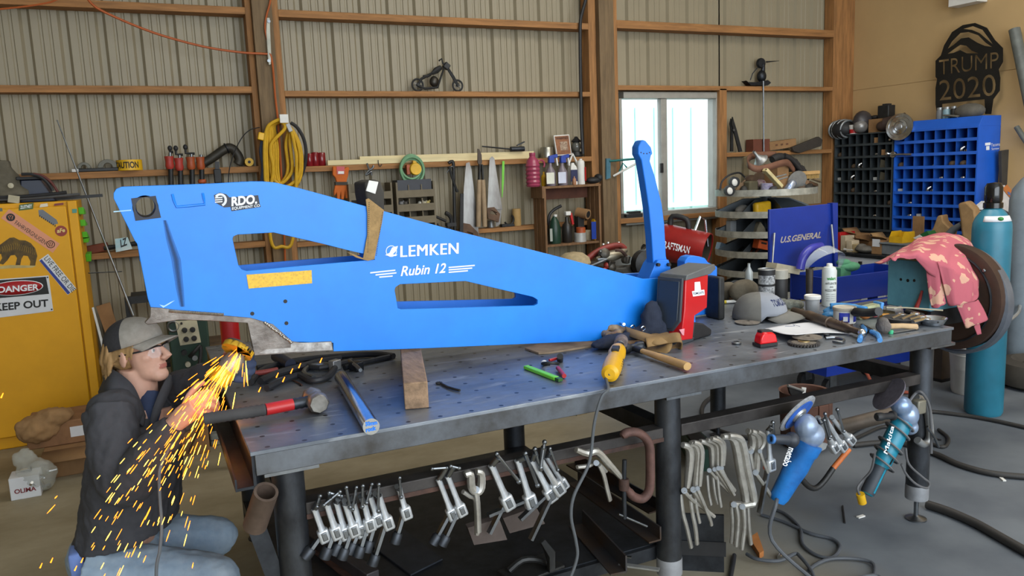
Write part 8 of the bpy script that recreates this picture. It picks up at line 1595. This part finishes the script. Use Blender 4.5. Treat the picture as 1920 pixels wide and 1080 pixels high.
one('power_cable', 'loop of grey cord lying on the floor below the blue grinder', 'cord', MB().tube(smooth_path([V((pt(*p, z=.01).x, pt(*p, z=.01).y, .009)) for p in ((1428,965),(1470,978),(1520,1000),(1560,1010),(1575,1025),(1560,1045),(1530,1040),(1505,1020),(1500,990),(1475,965),(1455,955))],5),.0075,8), mat('cord_slate', '#4A4E54'))
one('power_cable', 'grey cord running off the bottom edge under the blue grinder', 'cord', MB().tube(smooth_path([V((pt(*p, z=.01).x, pt(*p, z=.01).y, .025)) for p in ((1400,1045),(1420,1055),(1460,1058),(1490,1045),(1500,1050),(1520,1075),(1530,1100))],5),.0075,8), mat('cord_slate', '#4A4E54'))
one('power_cable', 'short grey cord stub lying near the long clamps', 'cord', MB().tube(smooth_path([V((pt(*p, z=.01).x, pt(*p, z=.01).y, .008)) for p in ((1377,1040),(1374,1060),(1368,1090))],4),.009,8), BKC)
cn2 = thing('cord_connector', 'silver cord end on the floor among the grey loops', 'connector', pt(1460,1045, z=.01)); p = pt(1461,1045, z=.012); MB().cyl(p, p+V((.03,.02,.0)),.010,12).build('barrel', CHROME, cn2)
# --- teal grinder on the right leg
DY2 = -.09
def g2p(px, py, d=0): return pt(px, py, y=yl+DY2+d)
g2 = thing('angle_grinder', 'teal angle grinder wrapped in its cord hanging on the right leg', 'power tool', g2p(1665,830)); GT = mat('grinder_teal', '#1E86A0', .4, hex2='#186A80', scale=5)
a, b = g2p(1626,925), g2p(1692,790); ax_ = (b-a).normalized(); L_ = (b-a).length
MB().lathe([(.020,-.005),(.026,0),(.024, L_*.1),(.026, L_*.35),(.036, L_*.42),(.038, L_*.6),(.041, L_*.7),(.041, L_*1.0)], a, 22, ax_).build('body', GT, g2); MB().lathe([(.0265,0),(.0285,.01),(.0285, L_*.38),(.026, L_*.4)], a, 20, ax_).build('rear_grip', mat('grip_dark', '#343A42', .6), g2)
MB().bar(a+ax_*(L_*.03)+V((-.0,-.027,0)), a+ax_*(L_*.36)+V((0,-.027,0)),.010,.004,(0,-1,0)).build('teal_stripe', GT, g2)
hd_ = MB().ell(g2p(1700,778),(.05,.048,.055)).ell(g2p(1690,760),(.045,.042,.04)).ell(g2p(1704,800),(.036,.04,.035)); fuse('gear_head', hd_, mat('head_blue_white', '#A4B4C8', .3,.5, hex2='#6A88B4', scale=9), g2,.006,2)
dn = V((-.55,.25,.55)).normalized(); c0 = g2p(1668,740,.03); MB().lathe([(0,0),(.078,0),(.08,.003),(.08,.007),(0,.008)], c0,36, dn).build('cutting_disc', mat('disc_brown_grey', '#5A5660', .7, var=.25, scale=40), g2); MB().lathe([(0,-.004),(.05,-.004),(.05,-.001),(0,-.001)], c0,30, dn).build('disc_label', mat('label_navy', '#2A3E78', .5, hex2='#5A78B8', scale=24), g2); MB().cyl(c0, g2p(1690,765),.018,12).build('spindle', STEEL, g2)
MB().lathe([(.012,0),(.017,.006),(.017,.03),(.013,.045),(.014,.085),(.02,.09),(.02,.10)], g2p(1643,782,-.01),18, g2p(1690,778)-g2p(1643,782)).build('side_handle', BLACK, g2)
m = MB(); m.text('Makita', g2p(1663,852,-.046), g2p(1676,800,-.046), g2p(1656,848,-.046),(0,-1,0), th=.002, bold=.01); m.build('lettering', WINK, g2)
for k_ in range(5): q = a+ax_*(L_*(.44))+V((.006*k_-.004,-.039+.003*k_, .004*k_)); MB().bar(q, q+ax_*.022,.004,.004).build('vent_slot', INK, g2)
CG = mat('cord_grey_brown', '#5A5A5C', .6)
m = []
for k_, t in enumerate((.98,.86,.66,.54,.42)):
    cc_ = a+ax_*(L_*t); u_ = ax_.orthogonal().normalized(); v_ = ax_.cross(u_); rr2 = .052
    MB().tube([cc_+(u_*math.cos(R(x))+v_*math.sin(R(x)))*rr2+ax_*(.012*math.sin(R(x))) for x in range(0,360,15)],.0048,6, closed=True).build('wrapped_cord', CG, g2)
MB().tube(smooth_path([g2p(1640,850,-.05), g2p(1634,880,-.03), g2p(1618,900), g2p(1608,915), g2p(1612,928)],4),.0048,8).build('cord_end', CG, g2); MB().cyl(g2p(1613,926), g2p(1617,943),.017,14).build('plug', YEL, g2)
MB().tube(smooth_path([g2p(1700,760,.02), g2p(1716,738,.02), g2p(1728,736), g2p(1742,760), g2p(1746,800), g2p(1746,850)],5),.006,8).build('cord_loop', CG, g2); MB().tube(smooth_path([g2p(1698,840,-.02), g2p(1704,870,-.02), g2p(1730,895,-.03), g2p(1742,905,-.03), g2p(1738,915,-.03), g2p(1718,908,-.03), g2p(1700,890,-.03), g2p(1690,870,-.03)],5),.005,8).build('cord_loop', CG, g2)
cl3 = thing('leg_clamp', 'grey C clamp fixed to the right leg behind teal grinder', 'clamp', g2p(1735,800)); MB().tube(smooth_path([g2p(1718,745,.03), g2p(1735,755,.03), g2p(1742,790,.03), g2p(1743,820,.03), g2p(1732,833,.03), g2p(1720,825,.03)],4),.016,10).build('frame', ALU, cl3); MB().box(g2p(1722,762,.01),(.05,.04,.06)).build('jaw', mat('jaw_olive', '#7A7668', .5,.4), cl3, bevel=.006); MB().tube(smooth_path([g2p(1738,800,-.02), g2p(1752,820,-.02), g2p(1760,838,-.02)],3),.006,8).build('lever', STEEL, cl3)
# --- crowbar, pipe, tool bucket
cb2 = thing('crowbar', 'orange and black crowbar hooked below the three leaning clamps', 'crowbar', rp(1550,890)); MB().tube([rp(1592,842,-.02), rp(1562,878,-.02)],.011,10).build('orange_shaft', mat('bar_orange', '#B4602A', .6, var=.3), cb2); MB().tube(smooth_path([rp(1562,878,-.02), rp(1545,902,-.02), rp(1530,915,-.02), rp(1516,912,-.02), rp(1500,895,-.02)],3),.0115,10).build('dark_hook', BLACKM, cb2)
bu = thing('tool_bucket', 'brown leather tool bucket standing on the floor beneath the table', 'bucket', V((0,0,0))+V((pt(1508,740, y=3.25).x, 3.25,0))); bz = pt(1508,756, y=3.08).z; bxx = pt(1508,740, y=3.25).x; LB = mat('bucket_leather', '#5E4034', .8, var=.25, scale=8, bump=.2)
MB().lathe([(.11,0),(.125,.02),(.135, bz),(.14, bz+.005),(.128, bz),(.115,.03),(0,.03)],(bxx, 3.25,0),32).build('body', LB, bu)
for k_ in range(5): a_ = R(-150+30*k_); MB().box((bxx+.137*math.cos(a_),3.25+.137*math.sin(a_), bz*.5),(.07,.02, bz*.7), Euler((0,0, a_+R(90)))).build('pocket', LB, bu, bevel=.004)
sq2 = thing('combination_square', 'white handled combination square standing in the leather bucket', 'square', (bxx, 3.2, bz)); m = MB(); m.prism([pt(*p, y=3.25) for p in ((1504,726),(1512,727),(1508,756),(1500,754))],(0,.006,0)); m.build('rule', WHITE, sq2); MB().tube([pt(1477,723, y=3.24), pt(1506,733, y=3.24)],.008,8).build('head_edge', ALU, sq2); MB().prism([pt(*p, y=3.245) for p in ((1478,724),(1506,734),(1500,748),(1492,750),(1482,738))],(0,.012,0)).build('head', BLACKM, sq2)
one('steel_pipe', 'brown steel pipe sloping behind the three leaning clamps', 'pipe', MB().cyl(pt(1570,802, y=2.75), pt(1676,775, y=2.65),.035,16), mat('pipe_brown', '#5A5046', .6,.4, var=.25))
# --- hoses on the floor
HB = mat('floor_hose', '#2C2A28', .6, var=.2)
def floorhose(lb, L, r_, nm='air_hose'): return one(nm, lb, 'hose', MB().tube(smooth_path([V((pt(a, b, z=r_).x, pt(a, b, z=r_).y, r_+.001)) for a, b in L],6), r_, 10), HB)
floorhose('dark hose curving round the rear table foot', [(1345,738),(1322,755),(1316,775),(1330,798),(1370,815),(1420,822),(1490,818)],.014)
floorhose('dark hose on the floor running past the gas cylinder', [(1590,815),(1640,790),(1720,772),(1800,778),(1870,790),(1940,806)],.012)
floorhose('dark hose crossing the floor behind the right leg', [(1600,835),(1680,830),(1750,850),(1800,872),(1860,888),(1940,896)],.015)
floorhose('thick dark hose running from the right leg to the corner', [(1738,946),(1780,960),(1830,982),(1880,1010),(1940,1044)],.02)
floorhose('thin dark hose looping near the brown pipe', [(1570,840),(1620,815),(1660,800),(1700,812),(1740,830),(1770,838),(1778,822),(1760,806)],.010)
one('floor_pin', 'thin bent pin lying on the concrete near yellow plug', 'pin', MB().tube([V((pt(*p, z=.005).x, pt(*p, z=.005).y, .004)) for p in ((1580,948),(1584,980))],.004,6), BLACKM)
for k_, (x, y, c, lb) in enumerate(((1614,970, WHITE, 'white scrap'),(1880,900, WHITE, 'pale paper scrap'),(1757,825, BLACK, 'dark scrap'))): q = pt(x, y, z=0); one('litter_scrap', lb+' lying on the concrete floor', 'scrap', MB().box((q.x, q.y, .004),(.04,.015,.006), Euler((0,0, k_))), c)
# ================================================================ left: yellow locker and what is around it
yc0 = 5.72; yc1 = 6.2; cxr = pt(170,600, y=yc0).x; czt = pt(100,378, y=yc0).z
YLW = mat('locker_yellow', '#DEA000', .6, var=.06, scale=3)
lo = thing('metal_locker', 'tall mustard yellow steel locker covered in stickers by the back wall', 'locker', (cxr-.5, yc0+.2,0))
MB().bx(cxr-1.1, cxr, yc0+.03, yc1,0, czt).build('body', YLW, lo, bevel=.006)
xs = pt(150,600, y=yc0).x
dr = MB().bx(cxr-1.07, xs, yc0, yc0+.028,.08, czt-.03).build('door', YLW, lo, bevel=.006)
MB().bx(xs+.008, cxr, yc0+.004, yc0+.03,0, czt).build('frame_stile', YLW, lo, bevel=.004)
YS_ = yc0-.0012
def lp_(L, d=0): return [pt(a, b, y=YS_-d) for a, b in L]
def sticker(L, mm, d=0): return MB().prism(lp_(L, d),(0,.0008,0)).build('sticker', mm, dr)
def stx(par, txt, a, b, c, mm, d=.0006, **k): m = MB(); rtext(m, txt, a, b, c, YS_-d, th=.0003, **k); return m.build('lettering', mm, par)
s_ = sticker([(2,409),(17,392),(112,457),(99,474)], mat('sticker_pink', '#D8906C', .5, var=.03)); stx(s_, 'FAHRVERGNUGEN', (27,420),(84,459),(31,413), INK)
for x, y in ((20,407.5),(95,458)):
    c0 = pt(x, y, y=YS_-.0006); MB().cyl(c0, c0+V((0,-.0004,0)), sz(7.2, c0),24).build('badge', INK, s_) if x == 20 else MB().torus(c0, sz(6.5, c0),.0022,(0,1,0),24,6).build('badge_ring', INK, s_)
    m = MB(); r_ = sz(5, c0); mm = mat('sticker_pink', '#D8906C') if x == 20 else INK; yy = c0.y-.001
    for P in ([(-.75,.6),(-.3,-.8),(0,0),(.3,-.8),(.75,.6)],[(-.35,.85),(0,.25),(.35,.85)]): m.tube([V((c0.x+px*r_, yy, c0.z+pz*r_)) for px, pz in P],.0018,5)
    m.build('badge_mark', mm, s_)
s_ = sticker([(36,384),(63,380),(62,392),(35,395)], mat('sticker_green', '#4A5E1E', .5, var=0)); stx(s_, 'ZLETNEY', (38,392),(60,389),(38,386), WINK, bold=.02)
s_ = sticker([(76,383),(89,381),(90,387),(74,389)], mat('sticker_white', '#D8CDB8', .5, var=0))
s_ = sticker([(102,382),(119,380),(119,384),(101,386)], mat('sticker_maroon', '#7A2A22', .5, var=0))
s_ = sticker([(135,392),(144,391.5),(144,399),(135.5,399.5)], mat('sticker_teal', '#4A8A7A', .5, var=.1))
s_ = sticker([(-4,390),(4,390),(5,396),(-3,397)], mat('sticker_grey2', '#5E6658', .5))
s_ = sticker([(72,394),(80,393),(106,412),(109,419),(100,422),(73,404)], mat('sticker_grey', '#6A6E74', .5, var=.05))
m = MB()
for i in range(9): x, y = 74+3.6*i, 403+2.3*i; m.prism(lp_([(x, y),(x+1.6, y+1),(x+1.0, y+4),(x-.6, y+3)],.0006),(0,-.0003,0))
m.build('tooth_marks', INK, s_)
c0 = pt(114.5,433, y=YS_); s_ = MB().cyl(c0, c0+V((0,-.0006,0)), sz(10, c0),28).build('sticker', mat('sticker_red', '#8E2A18', .5, var=.05), dr); stx(s_, 'aFe', (107,437),(122,435),(107,429), mat('ink_cream', '#E0C878', .5, var=0), d=.001, bold=.03)
s_ = sticker([(73,488),(90,476),(143,541),(127,553)], WHITEP); MB().prism(lp_([(74,489),(78,486),(132,549),(127,552)],.0005),(0,.0003,0)).build('blue_band', mat('ink_blue', '#22348A', .5, var=0), s_); stx(s_, 'LIVE FREE OR DIE', (82,485.5),(135,549),(90,479), INK, d=.0008)
# bear sticker
BR_ = mat('bear_brown', '#6A5010', .6, hex2='#3E2E0C', scale=22)
s_ = MB().prism(lp_([(-14,470),(-8,462),(0,459),(8,453),(18,446),(26,445),(36,450),(48,451),(58,456),(66,466),(70,480),(67,492),(66,498),(56,498),(57,490),(52,480),(44,479),(40,486),(38,497),(29,497),(32,484),(28,478),(20,479),(14,488),(6,496),(-2,494),(4,484),(2,476),(-8,478)]),(0,.0008,0)).build('bear_sticker', BR_, dr)
m = MB()
for i in range(16): x = 4+4*i; y = 452+abs(i-6)*1.2; m.tube(lp_([(x, y+3),(x+2, y+9),(x+1, y+15)],.0008),.0009,4)
m.build('fur_lines', mat('fur_line', '#B08A1C', .6, var=0), s_); MB().prism(lp_([(-10,500),(20,497),(68,498),(60,502),(20,503),(-10,505)]),(0,.0008,0)).build('ground_line', mat('pale_line', '#B8A468', .6), s_)
# danger sign
sg2 = MB().prism(lp_([(-60,528),(91,516.5),(100,583),(-52,602)],.002),(0,.002,0)).build('danger_sign', WHITEP, dr)
MB().prism(lp_([(-50,529),(86,519),(92,551),(-46,563)],.0025),(0,.0004,0)).build('black_field', INK, sg2)
m = MB(); c0 = pt(24,541, y=YS_-.003); m.v = [c0]+[pt(30+51*math.cos(R(a))*1.0,540+14*math.sin(R(a))-.075*51*math.cos(R(a)), y=YS_-.003) for a in range(0,360,10)]; m.f = [(0,1+i, 1+(i+1) % 36) for i in range(36)]; m.mi = [0]*36; m.build('white_oval', WINK, sg2, solid=.0003)
m = MB(); m.v = [c0+V((0,-.0004,0))]+[pt(30+49*math.cos(R(a)),540+12.6*math.sin(R(a))-.075*49*math.cos(R(a)), y=YS_-.0034) for a in range(0,360,10)]; m.f = [(0,1+i, 1+(i+1) % 36) for i in range(36)]; m.mi = [0]*36; m.build('red_oval', mat('sign_red', '#A81C22', .5, var=0), sg2, solid=.0003)
stx(sg2, 'DANGER', (-3,549.5),(73,544),(-3.5,537.5), WINK, d=.0042, bold=.03); stx(sg2, 'KEEP OUT', (-10,584),(91,575),(-11,569.5), INK, d=.0026, bold=.03)
for x, y in ((89,520),(97,580)): c0 = pt(x, y, y=YS_-.003); MB().cyl(c0, c0+V((0,-.002,0)),.005,8).build('rivet', BLACKM, sg2)
# green magnets on the locker side
MG = mat('magnet_green', '#5AB82C', .5, var=.1); XM = cxr+.0005
for i, (P, lb) in enumerate((([(149,388),(165,395),(166,402),(150,401)], 'green triangular holder highest on the locker side'),([(150,411),(167,420),(168,423),(151,423)], 'green triangular holder second down the locker side'),([(154,434),(170,443),(171,447),(155,445)], 'green triangular holder third down the locker side'),([(157,447),(173,447),(173,453),(158,455)], 'small green strip holder below the third triangle'),([(160,478),(174,475),(172,482),(162,492)], 'green triangular holder lowest on the locker side'))):
    q = [pt(a, b, y=yc0+.1) for a, b in P]; cy = sum(p.x for p in q)/len(q)
    L = [V((XM, yc0+.09+.32*((a-149)/26), pt(a, b, y=yc0+.2).z)) for a, b in P]; m = MB(); m.prism(L, (.03,0,0)); one('magnetic_holder', lb, 'magnet', m, MG, 'green magnets on the locker side', bevel=.002)
# on top of the locker
zt_ = czt+.0008
def lt(px, py, y=5.9): q = pt(px, py, y=y); return V((q.x, y, zt_))
o = thing('canvas_sack', 'crumpled olive canvas sack piled on the yellow locker', 'bag', lt(10,370)); m = MB(); p = lt(5,370)
m.ell(p+V((-.04,0,.12)),(.17,.12,.12)).ell(p+V((.04,-.03,.06)),(.12,.10,.06)).box(p+V((-.06,.02,.22)),(.24,.14,.10), Euler((0,.05,0))); fuse('sack', m, mat('olive_canvas', '#5E584A', .9, var=.25, bump=.3), o, .012,3, disp=.03, dscale=.08); MB().lathe([(0,0),(.016,.004),(.016,.02),(0,.024)], pt(21,348, y=5.76),14,(0,-1,0)).build('toggle', mat('toggle_cream', '#B0A890', .5), o)
o = thing('navy_tote', 'dark navy plastic tote with black lid on the locker top', 'tote', lt(65,370)); a, b = lt(38,370).x, lt(82,370).x; h = hpx(60,330,372,5.9); MB().prism([V((a, 5.84, zt_)), V((b+.07,5.84, zt_)), V((b, 5.84, zt_+h)), V((a+.02,5.84, zt_+h))],(0,.2,0)).build('tub', mat('navy_plastic', '#1A2238', .4), o, bevel=.006); MB().bx(a, b+.01,5.82,6.06, zt_+h, zt_+h+.02).build('lid', BLACK, o, bevel=.003)
one('cream_packet', 'small cream packet wedged under the canvas sack', 'packet', MB().box(lt(26,368,5.78)+V((0,-.01,.025)),(.06,.03,.045), Euler((0,.2,0))), mat('cream_packet', '#B0A88E', .7))
one('flat_bar', 'dark flat bar sticking out over the locker right end', 'bar', MB().bar(lt(90,372,5.95)+V((0,0,.012)), lt(192,364,5.95)+V((0,0,.022)),.05,.02), BLACKM)
for lb, P, r_, mm in (('black hose arching down over the tote on the locker', ((40,327),(60,327),(78,333),(92,346),(99,358)),.010, BLACK),('reddish hose arching beside the black one on the locker', ((62,326),(80,330),(96,342),(106,356),(108,360)),.008, mat('hose_maroon', '#5A2620', .6)),('black cable lying along the locker top edge', ((-20,371),(40,369),(90,365),(125,361)),.012, BLACK),('grey cable lying in front on the locker top', ((-20,375),(30,373),(80,370),(150,364)),.009, mat('grey_cable2', '#4A4A4A', .6))):
    Q = [pt(a, b, y=5.78) for a, b in P]; Q = [V((p.x, p.y, max(p.z, zt_+r_))) for p in Q]; one('cable' if 'cable' in lb else 'hose', lb, 'cable' if 'cable' in lb else 'hose', MB().tube(smooth_path(Q, 5), r_, 8), mm)
# between locker and frame
o = thing('spring_clamp', 'rusty orange clamp tool resting on the lower girt near the locker', 'tool', pt(180,490, y=6.2)); z41 = G[4,1]+.0008; p = base(182,478, YS, z41); MB().box(p+V((0,-.03,.03)),(.16,.06,.06), Euler((0, R(-8),0))).build('body', mat('rusty_orange', '#6A3018', .7, var=.3), o, bevel=.008); MB().tube([p+V((.05,-.05,.03)), p+V((.16,-.05,.04)), p+V((.28,-.05,.05))],[.02,.012,.02],8).build('arm', BLACKM, o)
o = thing('license_plate', 'white and pale blue licence plate tilted on the lower girt', 'plate', base(230,465,6.25, z41)); P = [pt(*p, y=6.22) for p in ((214,436),(238,433),(247,455),(216,461))]; dz_ = z41-min(p.z for p in P); P = [p+V((0,0, dz_)) for p in P]; MB().prism(P, (0,.004,0)).build('plate', mat('plate_white', '#C8D0CC', .4, hex2='#8AB8C4', scale=8), o); m = MB(); m.text('LZ', P[3]+V((.035,-.002,.03)), P[2]+V((-.03,-.002,.03)), P[3]+V((.035,-.002,.085)),(0,-1,0), th=.0008, bold=.03); m.build('lettering', INK, o)
one('thin_rod', 'thin bright rod poking sideways out of the locker side', 'rod', MB().tube([pt(166,512, y=5.85), pt(228,509, y=6.0)],.004,6), STEEL)
shf = thing('steel_shelf_frame', 'dark steel shelf frame standing behind the crouching man', 'frame', pt(258,640, y=6.0)); xa, xb = pt(233,560, y=5.95).x, pt(470,560, y=5.95).x; zt2 = pt(250,556, y=5.95).z
for xx in (xa, xb): MB().bx(xx, xx+.04,5.95,5.99,0, zt2).build('upright', BLACKM, shf)
MB().bx(xa+.04, xb, 5.95,6.2, zt2-.05, zt2).build('shelf', BLACKM, shf); MB().bx(xa+.04, xb, 5.95,6.2,.35,.38).build('shelf', BLACKM, shf)
cbs = thing('cardboard_sheet', 'brown cardboard panel leaning between locker and shelf', 'cardboard', pt(205,680, y=5.8)); P = [pt(*p, y=q) for p, q in (((180,575),6.1),((206,567),6.1),((234,628),5.9),((212,642),5.9))]; lowl, lowr = pt(232,700, y=5.75), pt(252,690, y=5.75); MB().prism([P[0], P[1], V((lowr.x+.05,5.75,.0)), V((lowl.x+.05,5.75,.0))],(0,.02,0)).build('panel', CARD, cbs); MB().prism([pt(*p, y=5.7) for p in ((172,577),(176,576),(206,690),(202,694))],(0,.01,0)).build('pale_edge', WHITE, cbs)
# welder
yw = 5.15; wd_ = thing('welding_machine', 'dark green welding machine with cream control panel behind the man', 'welder', pt(360,700, y=yw+.2)); GW = mat('welder_green', '#1E3A2E', .5, var=.15); xa, xb = pt(318,650, y=yw).x, pt(394,650, y=yw).x; zt3 = pt(360,596, y=yw).z
MB().bx(xa, xb, yw, yw+.45,.14, zt3).build('case', GW, wd_, bevel=.01); MB().bx(xa-.02, xb+.02, yw, yw+.45,.06,.14).build('base', BLACKM, wd_)
pn = MB().prism([pt(*p, y=yw-.008) for p in ((328,602),(369,600),(377,642),(338,648))],(0,.006,0)).build('control_panel', mat('panel_cream', '#C8C0A4', .6), wd_)
for x, y, r_ in ((346,619,.018),(361,618,.022),(349,636,.022),(364,634,.022),(340,606,.01)): c0 = pt(x, y, y=yw-.0085); MB().lathe([(sz(5 if r_ > .015 else 2, c0),0),(sz(4.5 if r_ > .015 else 2, c0),.02),(0,.022)], c0,16,(0,-1,0)).build('dial', BLACK, pn)
c0 = pt(325,612, y=yw-.001); MB().torus(c0,.03,.008,(0,1,0),16,6).build('lifting_ring', STEEL, wd_)
for k_, (x, y) in enumerate(((345,660),(365,670),(352,682))): c0 = pt(x, y, y=yw-.001); MB().cyl(c0, c0+V((0,-.03,0)),.016,12).build('terminal', (BLACK, ALU, mat('terminal_pale', '#B8B4A0', .5))[k_], wd_)
MB().tube(smooth_path([pt(356,668, y=yw-.03), pt(364,660, y=yw-.06), pt(376,650, y=yw-.04), pt(372,690, y=yw-.08), pt(352,712, y=yw-.1)],4),.012,8).build('lead', BLACK, wd_)
for xx in (xa+.08, xb-.08): MB().cyl((xx, yw+.1,.06),(xx+.03, yw+.1,.06),.06,16).build('wheel', BLACK, wd_)
o = thing('fire_extinguisher', 'bright red cylinder standing behind the grinder sparks', 'extinguisher', pt(433,700, y=4.6)); q = pt(433,640, y=4.6); r_ = sz(17, q); zt4 = pt(433,598, y=4.6).z; MB().lathe([(r_*.95,.30),(r_, .32),(r_, zt4),(r_*.7, zt4+.05),(r_*.25, zt4+.07)],(q.x, 4.6,0),28).build('tank', mat('extinguisher_red', '#B4181E', .3, var=.05), o); MB().lathe([(r_*.25, zt4+.07),(r_*.3, zt4+.12),(.01, zt4+.13)],(q.x, 4.6,0),14).build('valve', BLACKM, o); MB().lathe([(r_*1.2,0),(r_*1.2,.02),(r_*.5,.03),(r_*.5,.30),(r_*1.1,.30)],(q.x, 4.6,0),20).build('stand', BLACKM, o)
for i, (x0, x1, yb_, yt_, y, mm, lb) in enumerate(((395,420,660,640,5.5, mat('brown_crate', '#5E4C38', .8, var=.2), 'brown wooden plank stack behind the welder'),(400,420,690,655,5.3, mat('tan_crate', '#7A6448', .8, var=.2), 'tan carton beside the welder near the red cylinder'))):
    a, b = pt(x0, yb_, y=y), pt(x1, yt_, y=y); one('crate', lb, 'box', MB().bx(a.x, b.x, y, y+.25,0, b.z), mm)
# floor boxes
def fb(px, py): return pt(px, py, z=0)
p = fb(110,900); bx1 = thing('cardboard_box', 'long open brown carton on the floor before the yellow locker', 'box', p); a, b = fb(92,905), fb(160,880)
MB().bx(a.x-.02, a.x+.50,5.0,5.33,0,.16).build('carton', CARD, bx1, bevel=.004); MB().add([(a.x-.02,5.0,.16),(a.x+.5,5.0,.16),(a.x+.48,4.9,.12),(a.x-.04,4.9,.12)],[(0,1,2,3)]).build('flap', CARD, bx1, solid=.004)
bx2 = thing('cardboard_box', 'torn brown carton heaped with packing on the lower carton', 'box', (a.x+.1,5.2,.161)); MB().bx(a.x-.1, a.x+.42,5.08,5.4,.161,.30).build('carton', mat('card_torn', '#8A6444', .85, var=.2), bx2, bevel=.006); m = MB(); m.ell((a.x-.04,5.1,.27),(.12,.08,.08)).ell((a.x+.05,5.12,.33),(.10,.08,.05)); fuse('torn_paper', m, mat('kraft', '#96744E', .9, var=.2), bx2,.012,1, disp=.04, dscale=.05)
MB().bx(a.x+.12, a.x+.24,5.078,5.0795,.2,.26).build('label_patch', WHITEP, bx2); MB().bx(a.x+.0, a.x+.12,5.1,5.2,.31,.335).build('blue_strip', mat('blue_strip', '#3A6AA8', .6), bx2)
bb = thing('bolt_bag', 'clear plastic bag of bolts slumped on a small white carton', 'bag', fb(62,930)); p = fb(60,930); m = MB(); rn = random.Random(2)
BMM = mat('bag_plastic', '#C8CCC4', .1, var=0, alpha=.35)
m.ell(p+V((.03,.03,.10)),(.10,.07,.10), Euler((.2,.4,0))).ell(p+V((-.02,.05,.19)),(.06,.03,.06)); fuse('bag', m, BMM, bb, .008,1, disp=.03, dscale=.04)
for i in range(9): q = p+V((rn.uniform(-.04,.09), rn.uniform(-.03,.05), rn.uniform(.02,.14))); d = V((rn.uniform(-1,1), rn.uniform(-.3,.3), rn.uniform(-1,.3))).normalized(); MB().cyl(q, q+d*.05,.008,8).lathe([(.015,0),(.015,.012)], q, 6, d).build('bolt', CHROME, bb)
wc = thing('white_carton', 'small white carton with red print under the bolt bag', 'box', fb(45,930)); q = fb(24,932); MB().bx(q.x, q.x+.14,4.74,4.87,0,.12).build('carton', WHITEP, wc, bevel=.003); m = MB(); m.text('OLIMA', (q.x+.02,4.739,.035),(q.x+.12,4.739,.035),(q.x+.02,4.739,.06),(0,-1,0), th=.0005, bold=.03); m.build('lettering', mat('maroon_ink', '#7A2226', .5, var=0), wc)
a, b = fb(338,848), fb(392,838); bx3 = thing('cardboard_box', 'brown carton with dark tape standing beyond the table corner', 'box', (a.x+.1, a.y+.1,0)); h = pt(360,782, y=a.y).z; MB().bx(a.x, b.x, a.y-.1, min(a.y+.05,5.13),0, h).build('carton', CARD, bx3, bevel=.004); MB().bar(V((a.x+.04, a.y-.103,.02)), V((b.x-.04, a.y-.103, h-.03)),.004,.04,(0,1,0)).build('dark_strip', mat('dark_strip', '#4A3A2A', .8), bx3)
a, b = fb(395,836), fb(425,830); gc2 = thing('grey_case', 'small flat grey case lying on the floor by the tall carton', 'case', (a.x+.06, a.y+.05,0)); MB().bx(a.x, b.x, a.y-.02, a.y+.16,0,.075).build('case', mat('case_grey', '#8A8E88', .5), gc2, bevel=.01); MB().bx(a.x, b.x, a.y-.022, a.y+.162,.035,.04).build('seam', BLACK, gc2)
